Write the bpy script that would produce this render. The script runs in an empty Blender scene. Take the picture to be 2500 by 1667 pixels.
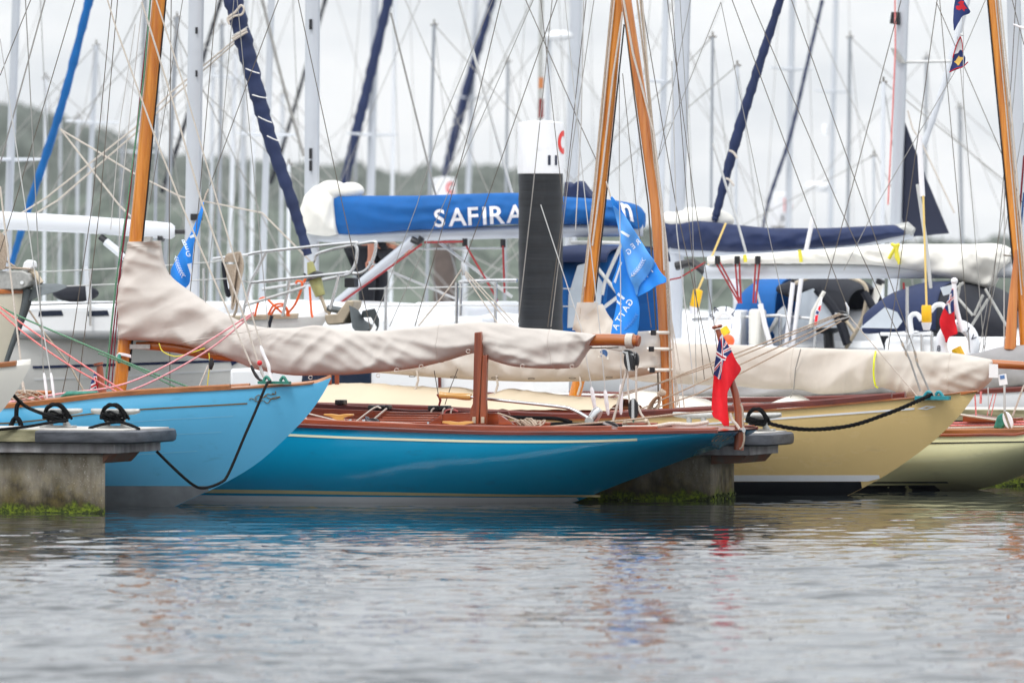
import bpy, math, random
import numpy as np
from mathutils import Vector, noise

random.seed(4); RNG = np.random.default_rng(4)
SC = bpy.context.scene; COL = SC.collection
F, H, CX, HY = 20833.0, 2.06, 1250.0, 600.0     # long lens, eye 2.06 m above the water
YAW = math.radians(18); CO, SI = math.cos(YAW), math.sin(YAW)

def P(px, py, d):
    return ((px-CX)/F*d, d, H-(py-HY)/F*d)
def W(a, p, z):                                   # berth frame (along the fingers, across them, up) -> world
    return (a*CO+p*SI, -a*SI+p*CO, z)
def B(px, py, p):
    k = (px-CX)/F; a = p*(k*CO-SI)/(CO+k*SI); Y = -a*SI+p*CO
    return (a, p, H-(py-HY)/F*Y)
def BW(px, py, p): return W(*B(px, py, p))
def V(t): return Vector(t)
def lerp(a, b, t): return a+(b-a)*t

def pchip(xs, ys):
    xs = np.array(xs, float); ys = np.array(ys, float)
    o = np.argsort(xs); xs, ys = xs[o], ys[o]
    h = np.diff(xs); dl = np.diff(ys)/h; m = np.zeros_like(xs)
    m[0], m[-1] = dl[0], dl[-1]
    for i in range(1, len(xs)-1):
        if dl[i-1]*dl[i] > 0:
            w1 = 2*h[i]+h[i-1]; w2 = h[i]+2*h[i-1]
            m[i] = (w1+w2)/(w1/dl[i-1]+w2/dl[i])
    def f(x):
        if x <= xs[0]: return float(ys[0])
        if x >= xs[-1]: return float(ys[-1])
        i = int(np.searchsorted(xs, x)-1); t = (x-xs[i])/h[i]
        return float((2*t**3-3*t*t+1)*ys[i]+(t**3-2*t*t+t)*h[i]*m[i]+(-2*t**3+3*t*t)*ys[i+1]+(t**3-t*t)*h[i]*m[i+1])
    return f

def curve_pts(pts, n=8):
    """Catmull-Rom through points"""
    ps = [Vector(p) for p in pts]
    if len(ps) < 3: return ps
    out = []
    for i in range(len(ps)-1):
        p0 = ps[i-1] if i else ps[0]*2-ps[1]; p1, p2 = ps[i], ps[i+1]
        p3 = ps[i+2] if i+2 < len(ps) else ps[-1]*2-ps[-2]
        for k in range(n):
            t = k/n
            out.append(0.5*((2*p1)+(p2-p0)*t+(2*p0-5*p1+4*p2-p3)*t*t+(3*p1-p0-3*p2+p3)*t**3))
    out.append(ps[-1]); return out

# ------------------------------------------------------------------ materials
def lin(c):
    return tuple(((x/255)/12.92 if x/255 <= .04045 else ((x/255+.055)/1.055)**2.4) for x in c)+(1,)
MATS = {}
def mat(name, rgb, rough=.5, metal=0., var=.12, vscale=6., bump=0., bscale=40., stretch=(1,1,1), coat=0., rgb2=None, trans=0., alpha=1., spec=.5, rot=0., detail=4, scuff=0., crease=0.):
    if name in MATS: return MATS[name]
    m = bpy.data.materials.new(name); m.use_nodes = True; nt = m.node_tree; N = nt.nodes; L = nt.links
    b = N['Principled BSDF']; b.inputs['Roughness'].default_value = rough; b.inputs['Metallic'].default_value = metal
    b.inputs['Coat Weight'].default_value = coat; b.inputs['Coat Roughness'].default_value = .06
    b.inputs['Transmission Weight'].default_value = trans; b.inputs['Alpha'].default_value = alpha
    b.inputs['Specular IOR Level'].default_value = spec
    tc = N.new('ShaderNodeTexCoord'); mp = N.new('ShaderNodeMapping'); mp.inputs['Scale'].default_value = stretch
    mp.vector_type = 'POINT'
    if rot:
        m0 = N.new('ShaderNodeMapping'); m0.inputs['Rotation'].default_value = (0, 0, rot)
        L.new(tc.outputs['Object'], m0.inputs['Vector']); L.new(m0.outputs['Vector'], mp.inputs['Vector'])
    else: L.new(tc.outputs['Object'], mp.inputs['Vector'])
    no = N.new('ShaderNodeTexNoise'); no.inputs['Scale'].default_value = vscale; no.inputs['Detail'].default_value = detail
    no.inputs['Roughness'].default_value = .6
    L.new(mp.outputs['Vector'], no.inputs['Vector'])
    cr = N.new('ShaderNodeValToRGB'); c = lin(rgb)
    c2 = lin(rgb2) if rgb2 else tuple(min(1, x*(1+var)) for x in c[:3])+(1,)
    c1 = c if rgb2 else tuple(x*(1-var) for x in c[:3])+(1,)
    cr.color_ramp.elements[0].position = .32; cr.color_ramp.elements[1].position = .68
    cr.color_ramp.elements[0].color = c1; cr.color_ramp.elements[1].color = c2
    L.new(no.outputs['Fac'], cr.inputs['Fac']); L.new(cr.outputs['Color'], b.inputs['Base Color'])
    if scuff:                                            # rubs and grime with edges of their own
        n3 = N.new('ShaderNodeTexNoise'); n3.inputs['Scale'].default_value = 4.5; n3.inputs['Detail'].default_value = 8; n3.inputs['Roughness'].default_value = .72
        m3 = N.new('ShaderNodeMapping'); m3.inputs['Scale'].default_value = (.7, .7, 2.2); L.new(tc.outputs['Object'], m3.inputs['Vector']); L.new(m3.outputs['Vector'], n3.inputs['Vector'])
        r3 = N.new('ShaderNodeValToRGB'); r3.color_ramp.elements[0].position = .585; r3.color_ramp.elements[1].position = .68
        r3.color_ramp.elements[0].color = (0, 0, 0, 1); r3.color_ramp.elements[1].color = (scuff,)*3+(1,); L.new(n3.outputs['Fac'], r3.inputs['Fac'])
        x3 = N.new('ShaderNodeMix'); x3.data_type = 'RGBA'; L.new(r3.outputs['Color'], x3.inputs[0]); L.new(cr.outputs['Color'], x3.inputs[6]); x3.inputs[7].default_value = tuple(.3*q+.02 for q in c[:3])+(1,)
        L.new(x3.outputs[2], b.inputs['Base Color'])
        ra = N.new('ShaderNodeMath'); ra.operation = 'MULTIPLY_ADD'; L.new(n3.outputs['Fac'], ra.inputs[0]); ra.inputs[1].default_value = .22; ra.inputs[2].default_value = rough-.07; L.new(ra.outputs[0], b.inputs['Roughness'])
    if bump:
        n2 = N.new('ShaderNodeTexNoise'); n2.inputs['Scale'].default_value = bscale; n2.inputs['Detail'].default_value = 5
        L.new(mp.outputs['Vector'], n2.inputs['Vector'])
        prev = None
        for ra_, sv in (((.5, .6, 0), (1., 1, 4.2)), ((-.3, -.7, 0), (1.3, 1, 5.))) if crease else ():   # short sharp creases in the cloth
            mq = N.new('ShaderNodeMapping'); mq.inputs['Rotation'].default_value = ra_; mq.inputs['Scale'].default_value = sv; L.new(tc.outputs['Object'], mq.inputs['Vector'])
            nq = N.new('ShaderNodeTexNoise'); nq.noise_type = 'RIDGED_MULTIFRACTAL'; nq.inputs['Scale'].default_value = 1.7; nq.inputs['Detail'].default_value = 3
            L.new(mq.outputs['Vector'], nq.inputs['Vector']); bq = N.new('ShaderNodeBump'); bq.inputs['Strength'].default_value = crease; bq.inputs['Distance'].default_value = .02
            L.new(nq.outputs['Fac'], bq.inputs['Height'])
            if prev: L.new(prev.outputs['Normal'], bq.inputs['Normal'])
            prev = bq
        bp = N.new('ShaderNodeBump'); bp.inputs['Strength'].default_value = bump; bp.inputs['Distance'].default_value = .01
        L.new(n2.outputs['Fac'], bp.inputs['Height']); L.new(bp.outputs['Normal'], b.inputs['Normal'])
        if prev: L.new(prev.outputs['Normal'], bp.inputs['Normal'])
    MATS[name] = m; return m

def wood(name, dark, light, along='z', rough=.28, coat=.5, sc=22):
    st = {'z': (1, 1, .05), 'x': (.06, 1, 1)}[along]
    return mat(name, dark, rough, rgb2=light, vscale=sc, stretch=st, coat=coat, bump=.08, bscale=sc*2, rot=(YAW if along == 'x' else 0), detail=6)

M = {}
M['mastwood'] = wood('varnished spruce', (178,98,14), (224,146,46), 'z', rough=.2, coat=.7)
M['mastwood2'] = wood('reddish varnished spruce', (176,96,32), (214,138,66), 'z', rough=.2, coat=.7)
M['boomwood'] = wood('varnished boom', (140,72,16), (188,106,34), 'x')
M['mahog'] = wood('mahogany', (112,44,20), (160,76,40), 'x', coat=.25)
M['mahogdark'] = wood('dark mahogany', (78,24,16), (110,40,26), 'x', coat=.2)
M['mahogz'] = wood('upright mahogany', (112,48,24), (160,82,46), 'z', coat=.25)
M['teak'] = wood('pale deck teak', (150,98,62), (186,132,94), 'x', rough=.5, coat=.1)
M['ashwood'] = wood('blond ash', (196,140,62), (222,172,96), 'x')
M['railwood'] = wood('light teak rail', (124,72,30), (164,102,54), 'x', coat=.15)
M['lightblue'] = mat('light blue hull paint', (104,194,238), .16, var=.03, scuff=.22, vscale=3, coat=.15)
M['turquoise'] = mat('deep turquoise hull paint', (0,150,194), .1, var=.03, scuff=.25, vscale=3, coat=.4)
M['yellow'] = mat('mustard hull paint', (234,203,140), .22, var=.03, scuff=.15, vscale=3, coat=.1)
M['creamhull'] = mat('pale olive cream hull paint', (250,245,194), .12, var=.03, scuff=.15, vscale=3, coat=.35)
M['grey'] = mat('light grey gelcoat', (230,229,225), .25, var=.03, scuff=.2, vscale=2)
M['whitegel'] = mat('white gelcoat', (238,239,240), .3, var=.03, vscale=2)
M['offwhite'] = mat('off white paint', (226,222,212), .35, var=.04, vscale=3)
M['creamgel'] = mat('cream topsides', (222,214,194), .3, var=.04, vscale=3)
M['antifoul'] = mat('grey antifouling', (142,147,152), .6, var=.15, vscale=8)
M['blackboot'] = mat('black antifouling', (14,16,24), .3, var=.2, vscale=6)
M['whiteboot'] = mat('white boot top', (244,245,247), .3, var=.04, vscale=6)
M['tan'] = mat('tan boot stripe', (214,198,148), .4, var=.05)
M['gold'] = mat('gilt line', (150,112,44), .35, metal=.4)
M['palecream'] = mat('cream cove line', (240,236,200), .4, var=.03)
M['cover'] = mat('beige sail cover canvas', (194,186,178), .78, var=.08, vscale=2.5, bump=.25, bscale=14, crease=.5)
M['coverpink'] = mat('pinkish beige sail cover canvas', (198,189,178), .78, var=.08, vscale=2.5, bump=.22, bscale=12, crease=.45)
M['covercream'] = mat('cream tent canvas', (206,190,164), .8, var=.04, vscale=2.5, bump=.15, bscale=10)
M['covergrey'] = mat('grey sail cover canvas', (150,148,148), .8, var=.1, vscale=3, bump=.25, bscale=14, crease=.5)
M['coverwhite'] = mat('white sail cover canvas', (232,229,220), .75, var=.06, vscale=3, bump=.25, bscale=12, crease=.4)
M['royal'] = mat('royal blue canvas', (0,90,160), .8, var=.12, vscale=3, bump=.25, bscale=12, crease=.4)
M['navy'] = mat('navy canvas', (27,42,80), .75, var=.15, vscale=4, bump=.3, bscale=14)
M['navydark'] = mat('dark navy canvas', (14,18,31), .75, var=.15, vscale=4, bump=.3, bscale=14)
M['brightblue'] = mat('bright blue canvas', (0,96,164), .8, var=.12, vscale=4, bump=.25, bscale=14)
M['alu'] = mat('silver anodised aluminium', (196,200,206), .38, metal=.25, var=.05, vscale=1.2)
M['aluwhite'] = mat('pale painted aluminium', (218,221,226), .4, var=.03, vscale=1.2)
M['steel'] = mat('polished stainless', (205,205,205), .2, metal=.9, var=.03)
M['galv'] = mat('galvanised steel', (176,176,172), .5, metal=.4, var=.15, vscale=30)
M['anchorgrey'] = mat('dull anchor steel', (96,102,104), .55, metal=.4, var=.15, vscale=14)
M['bronze'] = mat('verdigris bronze', (58,128,112), .45, metal=.3, var=.25, vscale=30)
M['tealpaint'] = mat('teal painted fitting', (40,136,146), .4, var=.15, vscale=30)
M['black'] = mat('black plastic', (26,26,30), .4, var=.1)
M['wire'] = mat('dark wire', (96,88,78), .4, metal=.3, var=.1)
M['wiregrey'] = mat('grey wire', (150,148,144), .4, metal=.3, var=.1)
M['wirepale'] = mat('pale wire', (196,196,194), .4, metal=.2, var=.1)
M['rope'] = mat('white rope', (222,214,204), .8, rgb2=(176,164,150), vscale=160)
M['ropebeige'] = mat('beige flecked rope', (206,190,170), .8, rgb2=(132,112,96), vscale=170)
M['ropeblack'] = mat('black rope', (8,8,9), .8, rgb2=(20,20,22), vscale=150, spec=.15)
M['ropered'] = mat('red flecked rope', (206,62,66), .8, rgb2=(236,170,166), vscale=120)
M['ropepink'] = mat('pink flecked rope', (232,120,130), .8, rgb2=(246,206,206), vscale=120)
M['ropegreen'] = mat('green rope', (44,110,80), .8, rgb2=(120,160,130), vscale=150)
M['ropedkred'] = mat('crimson rope', (140,24,48), .8, rgb2=(90,20,34), vscale=150)
M['ropeorange'] = mat('orange rope', (246,104,38), .7, var=.1, vscale=60)
M['ropeyellow'] = mat('yellow line', (226,214,70), .7, var=.1, vscale=60)
M['ropeblue'] = mat('blue rope', (40,84,140), .8, var=.2, vscale=60)
M['flagblue'] = mat('bright blue flag cloth', (30,136,232), .75, var=.05, vscale=12)
M['flagblue2'] = mat('paler blue flag cloth', (86,160,236), .75, var=.05, vscale=12)
M['flagred'] = mat('red ensign cloth', (222,12,32), .8, var=.08, vscale=14)
M['flagnavy'] = mat('navy flag cloth', (30,48,104), .8, var=.08, vscale=14)
M['flagwhite'] = mat('white flag cloth', (238,236,238), .8, var=.03)
M['flagwhite2'] = mat('white print', (226,238,252), .8, var=.03)
M['jackred'] = mat('flag cross red', (196,20,40), .8, var=.05)
M['goldcloth'] = mat('gold embroidery', (226,184,92), .8, var=.1, vscale=60)
M['pilewhite'] = mat('white pile cap', (236,236,238), .4, var=.05, vscale=6, stretch=(2,2,.4), scuff=.25)
M['pilered'] = mat('red lettering', (226,52,44), .4, var=.03)
M['pilenavy'] = mat('navy lettering', (34,40,62), .4, var=.03)
M['pileblack'] = mat('ribbed black sleeve', (22,25,30), .5, var=.4, vscale=3, stretch=(.4,.4,9), bump=.4, bscale=5)
M['pilebrown'] = mat('weathered pile steel', (96,84,78), .6, var=.25, vscale=4)
M['rubber'] = mat('grey black rubber', (46,49,56), .5, rgb2=(88,91,98), vscale=5, stretch=(1,1,4), bump=.2, bscale=30)
M['skin'] = mat('skin', (214,146,118), .55, var=.05)
M['clothblack'] = mat('black clothing', (28,30,38), .8, var=.15, vscale=10)
M['hair'] = mat('brown hair', (70,48,34), .7, var=.2, vscale=60)
M['window'] = mat('clear vinyl window', (196,204,212), .2, var=.06, vscale=5)
M['darkglass'] = mat('dark cabin glass', (28,38,58), .12, var=.1)
M['safety'] = mat('yellow plastic', (246,190,16), .45, var=.06)
M['buoywhite'] = mat('white lifebuoy vinyl', (236,238,242), .5, var=.04)
M['redball'] = mat('red bead', (206,34,44), .35, var=.05)
M['orangeplastic'] = mat('orange plastic', (240,96,40), .5, var=.06)
M['olive'] = mat('faded olive drum', (158,156,100), .55, var=.12, vscale=14)
M['beigesteel'] = mat('tarnished bow steel', (186,172,150), .45, metal=.3, var=.12, vscale=10)
M['paper'] = mat('white card', (242,242,242), .7, var=.03)
M['blueprint'] = mat('blue print', (86,124,176), .7, var=.05)
M['linered'] = mat('dull red line', (150,44,46), .8, var=.2)
M['alugrey'] = mat('dull grey aluminium', (150,154,160), .5, metal=.2, var=.08, vscale=1.2)
M['bandred'] = mat('dull red tape', (122,44,42), .6, var=.08)
M['bandorange'] = mat('faded orange tape', (184,116,66), .6, var=.08)
M['sailnavy'] = mat('navy black sailcloth', (32,38,60), .7, var=.1, vscale=3, bump=.2, bscale=10)
M['palepole'] = mat('pale yellow pole', (238,206,126), .5, var=.04)
M['seamhighlight'] = mat('painted plank seam highlight', (150,212,238), .3, var=.1)  # highlight along the plank lines, put into the colour
M['navyhull'] = mat('navy hull gloss', (34,44,72), .2, var=.05)
M['limecord'] = mat('fluorescent yellow cord', (226,236,40), .6, var=.03)

def concrete(name):
    m = bpy.data.materials.new(name); m.use_nodes = True; nt = m.node_tree; N = nt.nodes; L = nt.links
    b = N['Principled BSDF']; b.inputs['Roughness'].default_value = .85
    tc = N.new('ShaderNodeTexCoord')
    def nz(scale, det=5, st=(1,1,1)):
        mp = N.new('ShaderNodeMapping'); mp.inputs['Scale'].default_value = st; L.new(tc.outputs['Object'], mp.inputs['Vector'])
        n = N.new('ShaderNodeTexNoise'); n.inputs['Scale'].default_value = scale; n.inputs['Detail'].default_value = det
        n.inputs['Roughness'].default_value = .65; L.new(mp.outputs['Vector'], n.inputs['Vector']); return n
    def ramp(src, p0, p1, c0, c1):
        r = N.new('ShaderNodeValToRGB'); r.color_ramp.elements[0].position = p0; r.color_ramp.elements[1].position = p1
        r.color_ramp.elements[0].color = c0; r.color_ramp.elements[1].color = c1; L.new(src, r.inputs['Fac']); return r.outputs['Color']
    def mix(fac, a, c):
        x = N.new('ShaderNodeMix'); x.data_type = 'RGBA'; L.new(fac, x.inputs[0]); L.new(a, x.inputs[6]); L.new(c, x.inputs[7]); return x.outputs[2]
    K, O = (0,0,0,1), (1,1,1,1)
    base = ramp(nz(4, 10, (1,1,.45)).outputs['Fac'], .36, .64, lin((138,128,110)), lin((216,208,192)))
    speck = ramp(nz(85, 1).outputs['Fac'], .66, .72, K, O)
    c = mix(speck, base, ramp(nz(3).outputs['Fac'], 0, 1, lin((222,218,206)), lin((236,232,222))))
    sep = N.new('ShaderNodeSeparateXYZ'); L.new(tc.outputs['Object'], sep.inputs[0])
    def band(z0, z1, amp, scale):                    # weed and slime climb unevenly from the waterline
        n = nz(scale, 5, (1,1,.35)); ma = N.new('ShaderNodeMath'); ma.operation = 'MULTIPLY_ADD'
        L.new(n.outputs['Fac'], ma.inputs[0]); ma.inputs[1].default_value = -amp; L.new(sep.outputs['Z'], ma.inputs[2])
        mr = N.new('ShaderNodeMapRange'); mr.inputs['From Min'].default_value = z0; mr.inputs['From Max'].default_value = z1
        mr.inputs['To Min'].default_value = 1; mr.inputs['To Max'].default_value = 0; L.new(ma.outputs[0], mr.inputs['Value']); return mr.outputs[0]
    dark = ramp(nz(9).outputs['Fac'], .4, .62, lin((52,44,28)), lin((104,92,52)))
    c = mix(band(-.50, -.02, 1.05, 2.4), c, dark)
    black = ramp(nz(9).outputs['Fac'], 0, 1, lin((24,22,14)), lin((44,40,22)))
    c = mix(band(-.56, -.40, 1.02, 3.6), c, black)
    green = ramp(nz(40, 3).outputs['Fac'], .4, .65, lin((48,62,12)), lin((128,146,34)))
    c = mix(band(-.10, -.05, .26, 7), c, green)
    L.new(c, b.inputs['Base Color'])
    bp = N.new('ShaderNodeBump'); bp.inputs['Strength'].default_value = .5; bp.inputs['Distance'].default_value = .008
    L.new(nz(45, 6).outputs['Fac'], bp.inputs['Height']); L.new(bp.outputs['Normal'], b.inputs['Normal'])
    return m
M['concrete'] = concrete('weedy pontoon concrete')
M['dockwood'] = mat('mossy dock timber', (108,106,78), .85, rgb2=(172,166,134), vscale=9, stretch=(.4,.4,2), bump=.4, bscale=30)
M['dockgrey'] = mat('grey dock plank', (120,116,116), .8, rgb2=(176,174,176), vscale=7, stretch=(1,1,.3), bump=.3, bscale=30)
M['docktop'] = mat('pale dock top', (182,178,170), .8, rgb2=(206,202,196), vscale=7, bump=.3, bscale=40)
M['rust'] = mat('rusty bracket', (116,66,40), .8, rgb2=(96,88,80), vscale=10)
M['moss'] = mat('green weed', (24,29,11), .9, rgb2=(68,80,24), vscale=30, bump=.6, bscale=60)

# ------------------------------------------------------------------ mesh builder
class MB:
    def __init__(s): s.v, s.f = [], []
    def add(s, vs, fs):
        o = len(s.v); s.v += [tuple(x) for x in vs]; s.f += [tuple(i+o for i in f) for f in fs]; return s
    def tube(s, pts, r, n=6, caps=True, closed=False):
        ps = [Vector(p) for p in pts]; k = len(ps)
        rs = r if isinstance(r, (list, tuple)) else [r]*k
        if len(rs) != k: rs = list(np.interp(np.linspace(0, 1, k), np.linspace(0, 1, len(rs)), rs))
        vs, up = [], None
        for i, p in enumerate(ps):
            if closed: t = (ps[(i+1) % k]-ps[i-1])
            else: t = (ps[min(i+1, k-1)]-ps[max(i-1, 0)])
            t = t.normalized() if t.length > 1e-9 else Vector((0, 0, 1))
            if up is None:
                up = t.orthogonal().normalized() if abs(t.z) > .9 else t.cross(Vector((0, 0, 1))).normalized()
            up = (up-t*up.dot(t)); up = up.normalized() if up.length > 1e-6 else t.orthogonal().normalized()
            w = t.cross(up)
            for j in range(n):
                a = 2*math.pi*j/n; vs.append(p+(up*math.cos(a)+w*math.sin(a))*rs[i])
        fs = []
        for i in range(k if closed else k-1):
            i2 = (i+1) % k
            for j in range(n):
                j2 = (j+1) % n; fs.append((i*n+j, i*n+j2, i2*n+j2, i2*n+j))
        if caps and not closed: fs += [tuple(range(n))[::-1], tuple((k-1)*n+j for j in range(n))]
        return s.add(vs, fs)
    def rings(s, rings, closed=True, caps=True):
        n = len(rings[0]); vs = [p for r in rings for p in r]; fs = []
        for i in range(len(rings)-1):
            for j in range(n if closed else n-1):
                j2 = (j+1) % n; fs.append((i*n+j, i*n+j2, (i+1)*n+j2, (i+1)*n+j))
        if caps and closed: fs += [tuple(range(n))[::-1], tuple((len(rings)-1)*n+j for j in range(n))]
        return s.add(vs, fs)
    def prism(s, poly, vec):
        n = len(poly); v = Vector(vec); a = [Vector(p) for p in poly]
        return s.add(a+[p+v for p in a], [tuple(range(n))[::-1], tuple(range(n, 2*n))]+[(i, (i+1) % n, n+(i+1) % n, n+i) for i in range(n)])
    def box(s, a0, a1, p0, p1, z0, z1):
        c = [W(a, p, z) for z in (z0, z1) for a, p in ((a0, p0), (a1, p0), (a1, p1), (a0, p1))]
        return s.add(c, [(3, 2, 1, 0), (4, 5, 6, 7), (0, 1, 5, 4), (1, 2, 6, 5), (2, 3, 7, 6), (3, 0, 4, 7)])
    def ball(s, c, r, n=10, sq=(1, 1, 1)):
        rings = []
        for i in range(1, n):
            th = math.pi*i/n
            rings.append([(c[0]+r*sq[0]*math.sin(th)*math.cos(2*math.pi*j/n), c[1]+r*sq[1]*math.sin(th)*math.sin(2*math.pi*j/n), c[2]+r*sq[2]*math.cos(th)) for j in range(n)])
        return s.rings(rings)
    def build(s, name, m, parent=None, loc=None, smooth=True, bevel=0, angle=40):
        root = parent
        while root is not None and root.parent is not None: root = root.parent
        L = Vector(root.location) if root is not None else Vector(loc if loc is not None else (0, 0, 0))
        me = bpy.data.meshes.new(name)
        me.from_pydata([tuple(Vector(v)-L) for v in s.v], [], s.f); me.update()
        me.materials.append(m)
        if smooth:
            me.polygons.foreach_set('use_smooth', [True]*len(me.polygons)); me.set_sharp_from_angle(angle=math.radians(angle))
        o = bpy.data.objects.new(name, me); COL.objects.link(o)
        if parent is not None: o.parent = parent
        else: o.location = L
        if bevel:
            b = o.modifiers.new('bevel', 'BEVEL'); b.width = bevel; b.segments = 2; b.limit_method = 'ANGLE'
        return o

def thing(name, label, cat, loc, group=None):
    o = bpy.data.objects.new(name, None); COL.objects.link(o); o.location = loc
    o.empty_display_size = .2
    o['label'] = label; o['category'] = cat
    if group: o['group'] = group
    return o
def tag(o, label, cat, group=None):
    o['label'] = label; o['category'] = cat
    if group: o['group'] = group
    return o
def struct(o): o['kind'] = 'structure'; return o

import bmesh
def densify(vs, fs, step):
    """cut flat outlines into small cells so that they can follow a curved surface"""
    bm = bmesh.new(); bv = [bm.verts.new((x, y, 0)) for x, y in vs]
    for f in fs:
        try: bm.faces.new([bv[i] for i in f])
        except ValueError: pass
    for ax in (0, 1):
        lo, hi = min(v[ax] for v in vs), max(v[ax] for v in vs); k = max(1, math.ceil((hi-lo)/step))
        for i in range(1, k):
            c = [0, 0, 0]; c[ax] = lo+(hi-lo)*i/k; nn = [0, 0, 0]; nn[ax] = 1
            bmesh.ops.bisect_plane(bm, geom=bm.verts[:]+bm.edges[:]+bm.faces[:], plane_co=c, plane_no=nn)
    bm.verts.index_update(); out = ([(v.co.x, v.co.y) for v in bm.verts], [tuple(v.index for v in f.verts) for f in bm.faces]); bm.free(); return out
GL = {}
def glyph(ch, bold=.018):
    if (ch, bold) in GL: return GL[ch, bold]
    cu = bpy.data.curves.new('tmp', 'FONT'); cu.body = ch; cu.size = 1; cu.resolution_u = 4; cu.offset = bold
    o = bpy.data.objects.new('tmp', cu); COL.objects.link(o)
    dg = bpy.context.evaluated_depsgraph_get(); e = o.evaluated_get(dg); me = e.to_mesh()
    vs = [(v.co.x, v.co.y) for v in me.vertices]; fs = [tuple(p.vertices) for p in me.polygons]
    vs, fs = densify(vs, fs, .07)
    e.to_mesh_clear(); bpy.data.objects.remove(o); bpy.data.curves.remove(cu)
    x0, x1 = min(v[0] for v in vs), max(v[0] for v in vs); y0, y1 = min(v[1] for v in vs), max(v[1] for v in vs)
    GL[ch, bold] = ([(v[0]-(x0+x1)/2, v[1]-(y0+y1)/2) for v in vs], fs, x1-x0, y1-y0); return GL[ch, bold]
def letter(mb, ch, fn, cen, xa, ya, bold=.018):
    """glyph centred at cen; ya = vector of one cap height, xa = vector of the same length along the line; fn maps 2D to 3D"""
    vs, fs, w, h = glyph(ch, bold)
    mb.add([fn(cen[0]+xa[0]*x/h+ya[0]*y/h, cen[1]+xa[1]*x/h+ya[1]*y/h) for x, y in vs], fs)

# ------------------------------------------------------------------ hulls
def apx(px, p): return B(px, 600, p)[0]
class Hull:
    def __init__(s, p0, a_bow, dirn, L, bmax, bf, sheer, bottom, rake=0., ef=None, n=90):
        s.p0, s.ab, s.d, s.L, s.bm, s.rake, s.n = p0, a_bow, dirn, L, bmax, rake, n
        s.bf = pchip(*zip(*bf)); s.sheer, s.bottom = sheer, bottom
        s.ef = pchip(*zip(*(ef or [(0, 1.25), (.25, 1.8), (.5, 2.6), (.8, 2.3), (1, 2.0)])))
    def t(s, a): return min(1, max(0, (a-s.ab)/(s.d*s.L)))
    def b(s, a): return s.bm*s.bf(s.t(a))
    def y(s, a, z):
        zs, zb = s.sheer(a), min(s.bottom(a), s.sheer(a)-1e-4)
        w = min(1, max(0, (z-zb)/(zs-zb))); return s.b(a)*(1-(1-w)**s.ef(s.t(a)))
    def sh(s, a, z):
        q = max(0, (s.t(a)-.9)/.1); zs, zb = s.sheer(a), s.bottom(a)
        return a+s.d*s.rake*q*max(0, min(1, (z-zb)/max(zs-zb, .01)))
    def pt(s, a, z, sg, off=0): return W(s.sh(a, z), s.p0+sg*(s.y(a, z)+off), z)
    def stations(s, a0=None, a1=None, n=None):
        n = n or s.n
        if a0 is None:
            ts = np.linspace(0, 1, n)**1.25
            return [s.ab+s.d*s.L*t for t in ts]
        return list(np.linspace(a0, a1, n))
    def hull(s, name, m, parent, K=18):
        mb = MB(); st = s.stations()
        for sg in (-1, 1):
            rings = []
            for a in st:
                zs, zb = s.sheer(a), min(s.bottom(a), s.sheer(a)-1e-4)
                rings.append([s.pt(a, lerp(zb, zs, (k/K)**1.5), sg) for k in range(K+1)])
            mb.rings(rings, closed=False)
        a = st[-1]; zs, zb = s.sheer(a), s.bottom(a)         # transom
        zz = [lerp(zb, zs, k/K) for k in range(K+1)]
        mb.rings([[s.pt(a, z, sg*f) if False else W(s.sh(a, z)+s.d*.035*(1-f*f), s.p0+sg*f*s.y(a, z), z) for z in zz] for sg, f in ((-1, 1), (-1, .7), (-1, .35), (1, 0), (1, .35), (1, .7), (1, 1))], closed=False)
        return mb.build(name, m, parent, angle=50)
    def deck(s, name, m, parent, camber=.04, drop=0., a0=None, a1=None):
        mb = MB(); rings = []
        for a in s.stations(a0, a1, 60):
            z = s.sheer(a)-drop
            rings.append([W(s.sh(a, z)+(s.d*.036*(1-f*f) if s.t(a) > .999 else 0), s.p0+f*max(0, s.y(a, z)-.002), z+camber*(1-f*f)*(0 if s.t(a) > .999 else 1)) for f in np.linspace(-1, 1, 11)])
        mb.rings(rings, closed=False); return mb.build(name, m, parent)
    def band(s, name, m, parent, z0, z1, a0, a1, off=.004, n=60, sides=(-1, 1)):
        """z0,z1: functions of a"""
        mb = MB()
        for sg in sides:
            rings = []
            for a in s.stations(a0, a1, n):
                lo, hi = z0(a), z1(a)
                rings.append([s.pt(a, lerp(lo, hi, k/4), sg, off) for k in range(5)])
            mb.rings(rings, closed=False)
        return mb.build(name, m, parent)
    def rail(s, name, m, parent, a0, a1, w, h, dz=0., out=.012, n=60, sides=(-1, 1)):
        mb = MB()
        for sg in sides:
            rings = []
            for a in s.stations(a0, a1, n):
                z = s.sheer(a)+dz; y = s.y(a, s.sheer(a))
                q = [(y+out, z), (y+out, z+h*.75), (y+out-.3*w, z+h), (y+out-w*.7, z+h), (y+out-w, z+h*.75), (y+out-w, z)]
                rings.append([W(s.sh(a, s.sheer(a)), s.p0+sg*max(.0, yy), zz) for yy, zz in q])
            mb.rings(rings)
        return mb.build(name, m, parent)
def sheer_from_px(p0, bfun, pxs, extra=()):
    """near gunwale seen at these pixels -> sheer height along a"""
    aa, zz = [], []
    for px, py in pxs:
        a = apx(px, p0)
        for _ in range(4): a, _, z = B(px, py, p0-bfun(a))
        aa.append(a); zz.append(z)
    for a, z in extra: aa.append(a); zz.append(z)
    return pchip(aa, zz)

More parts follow.
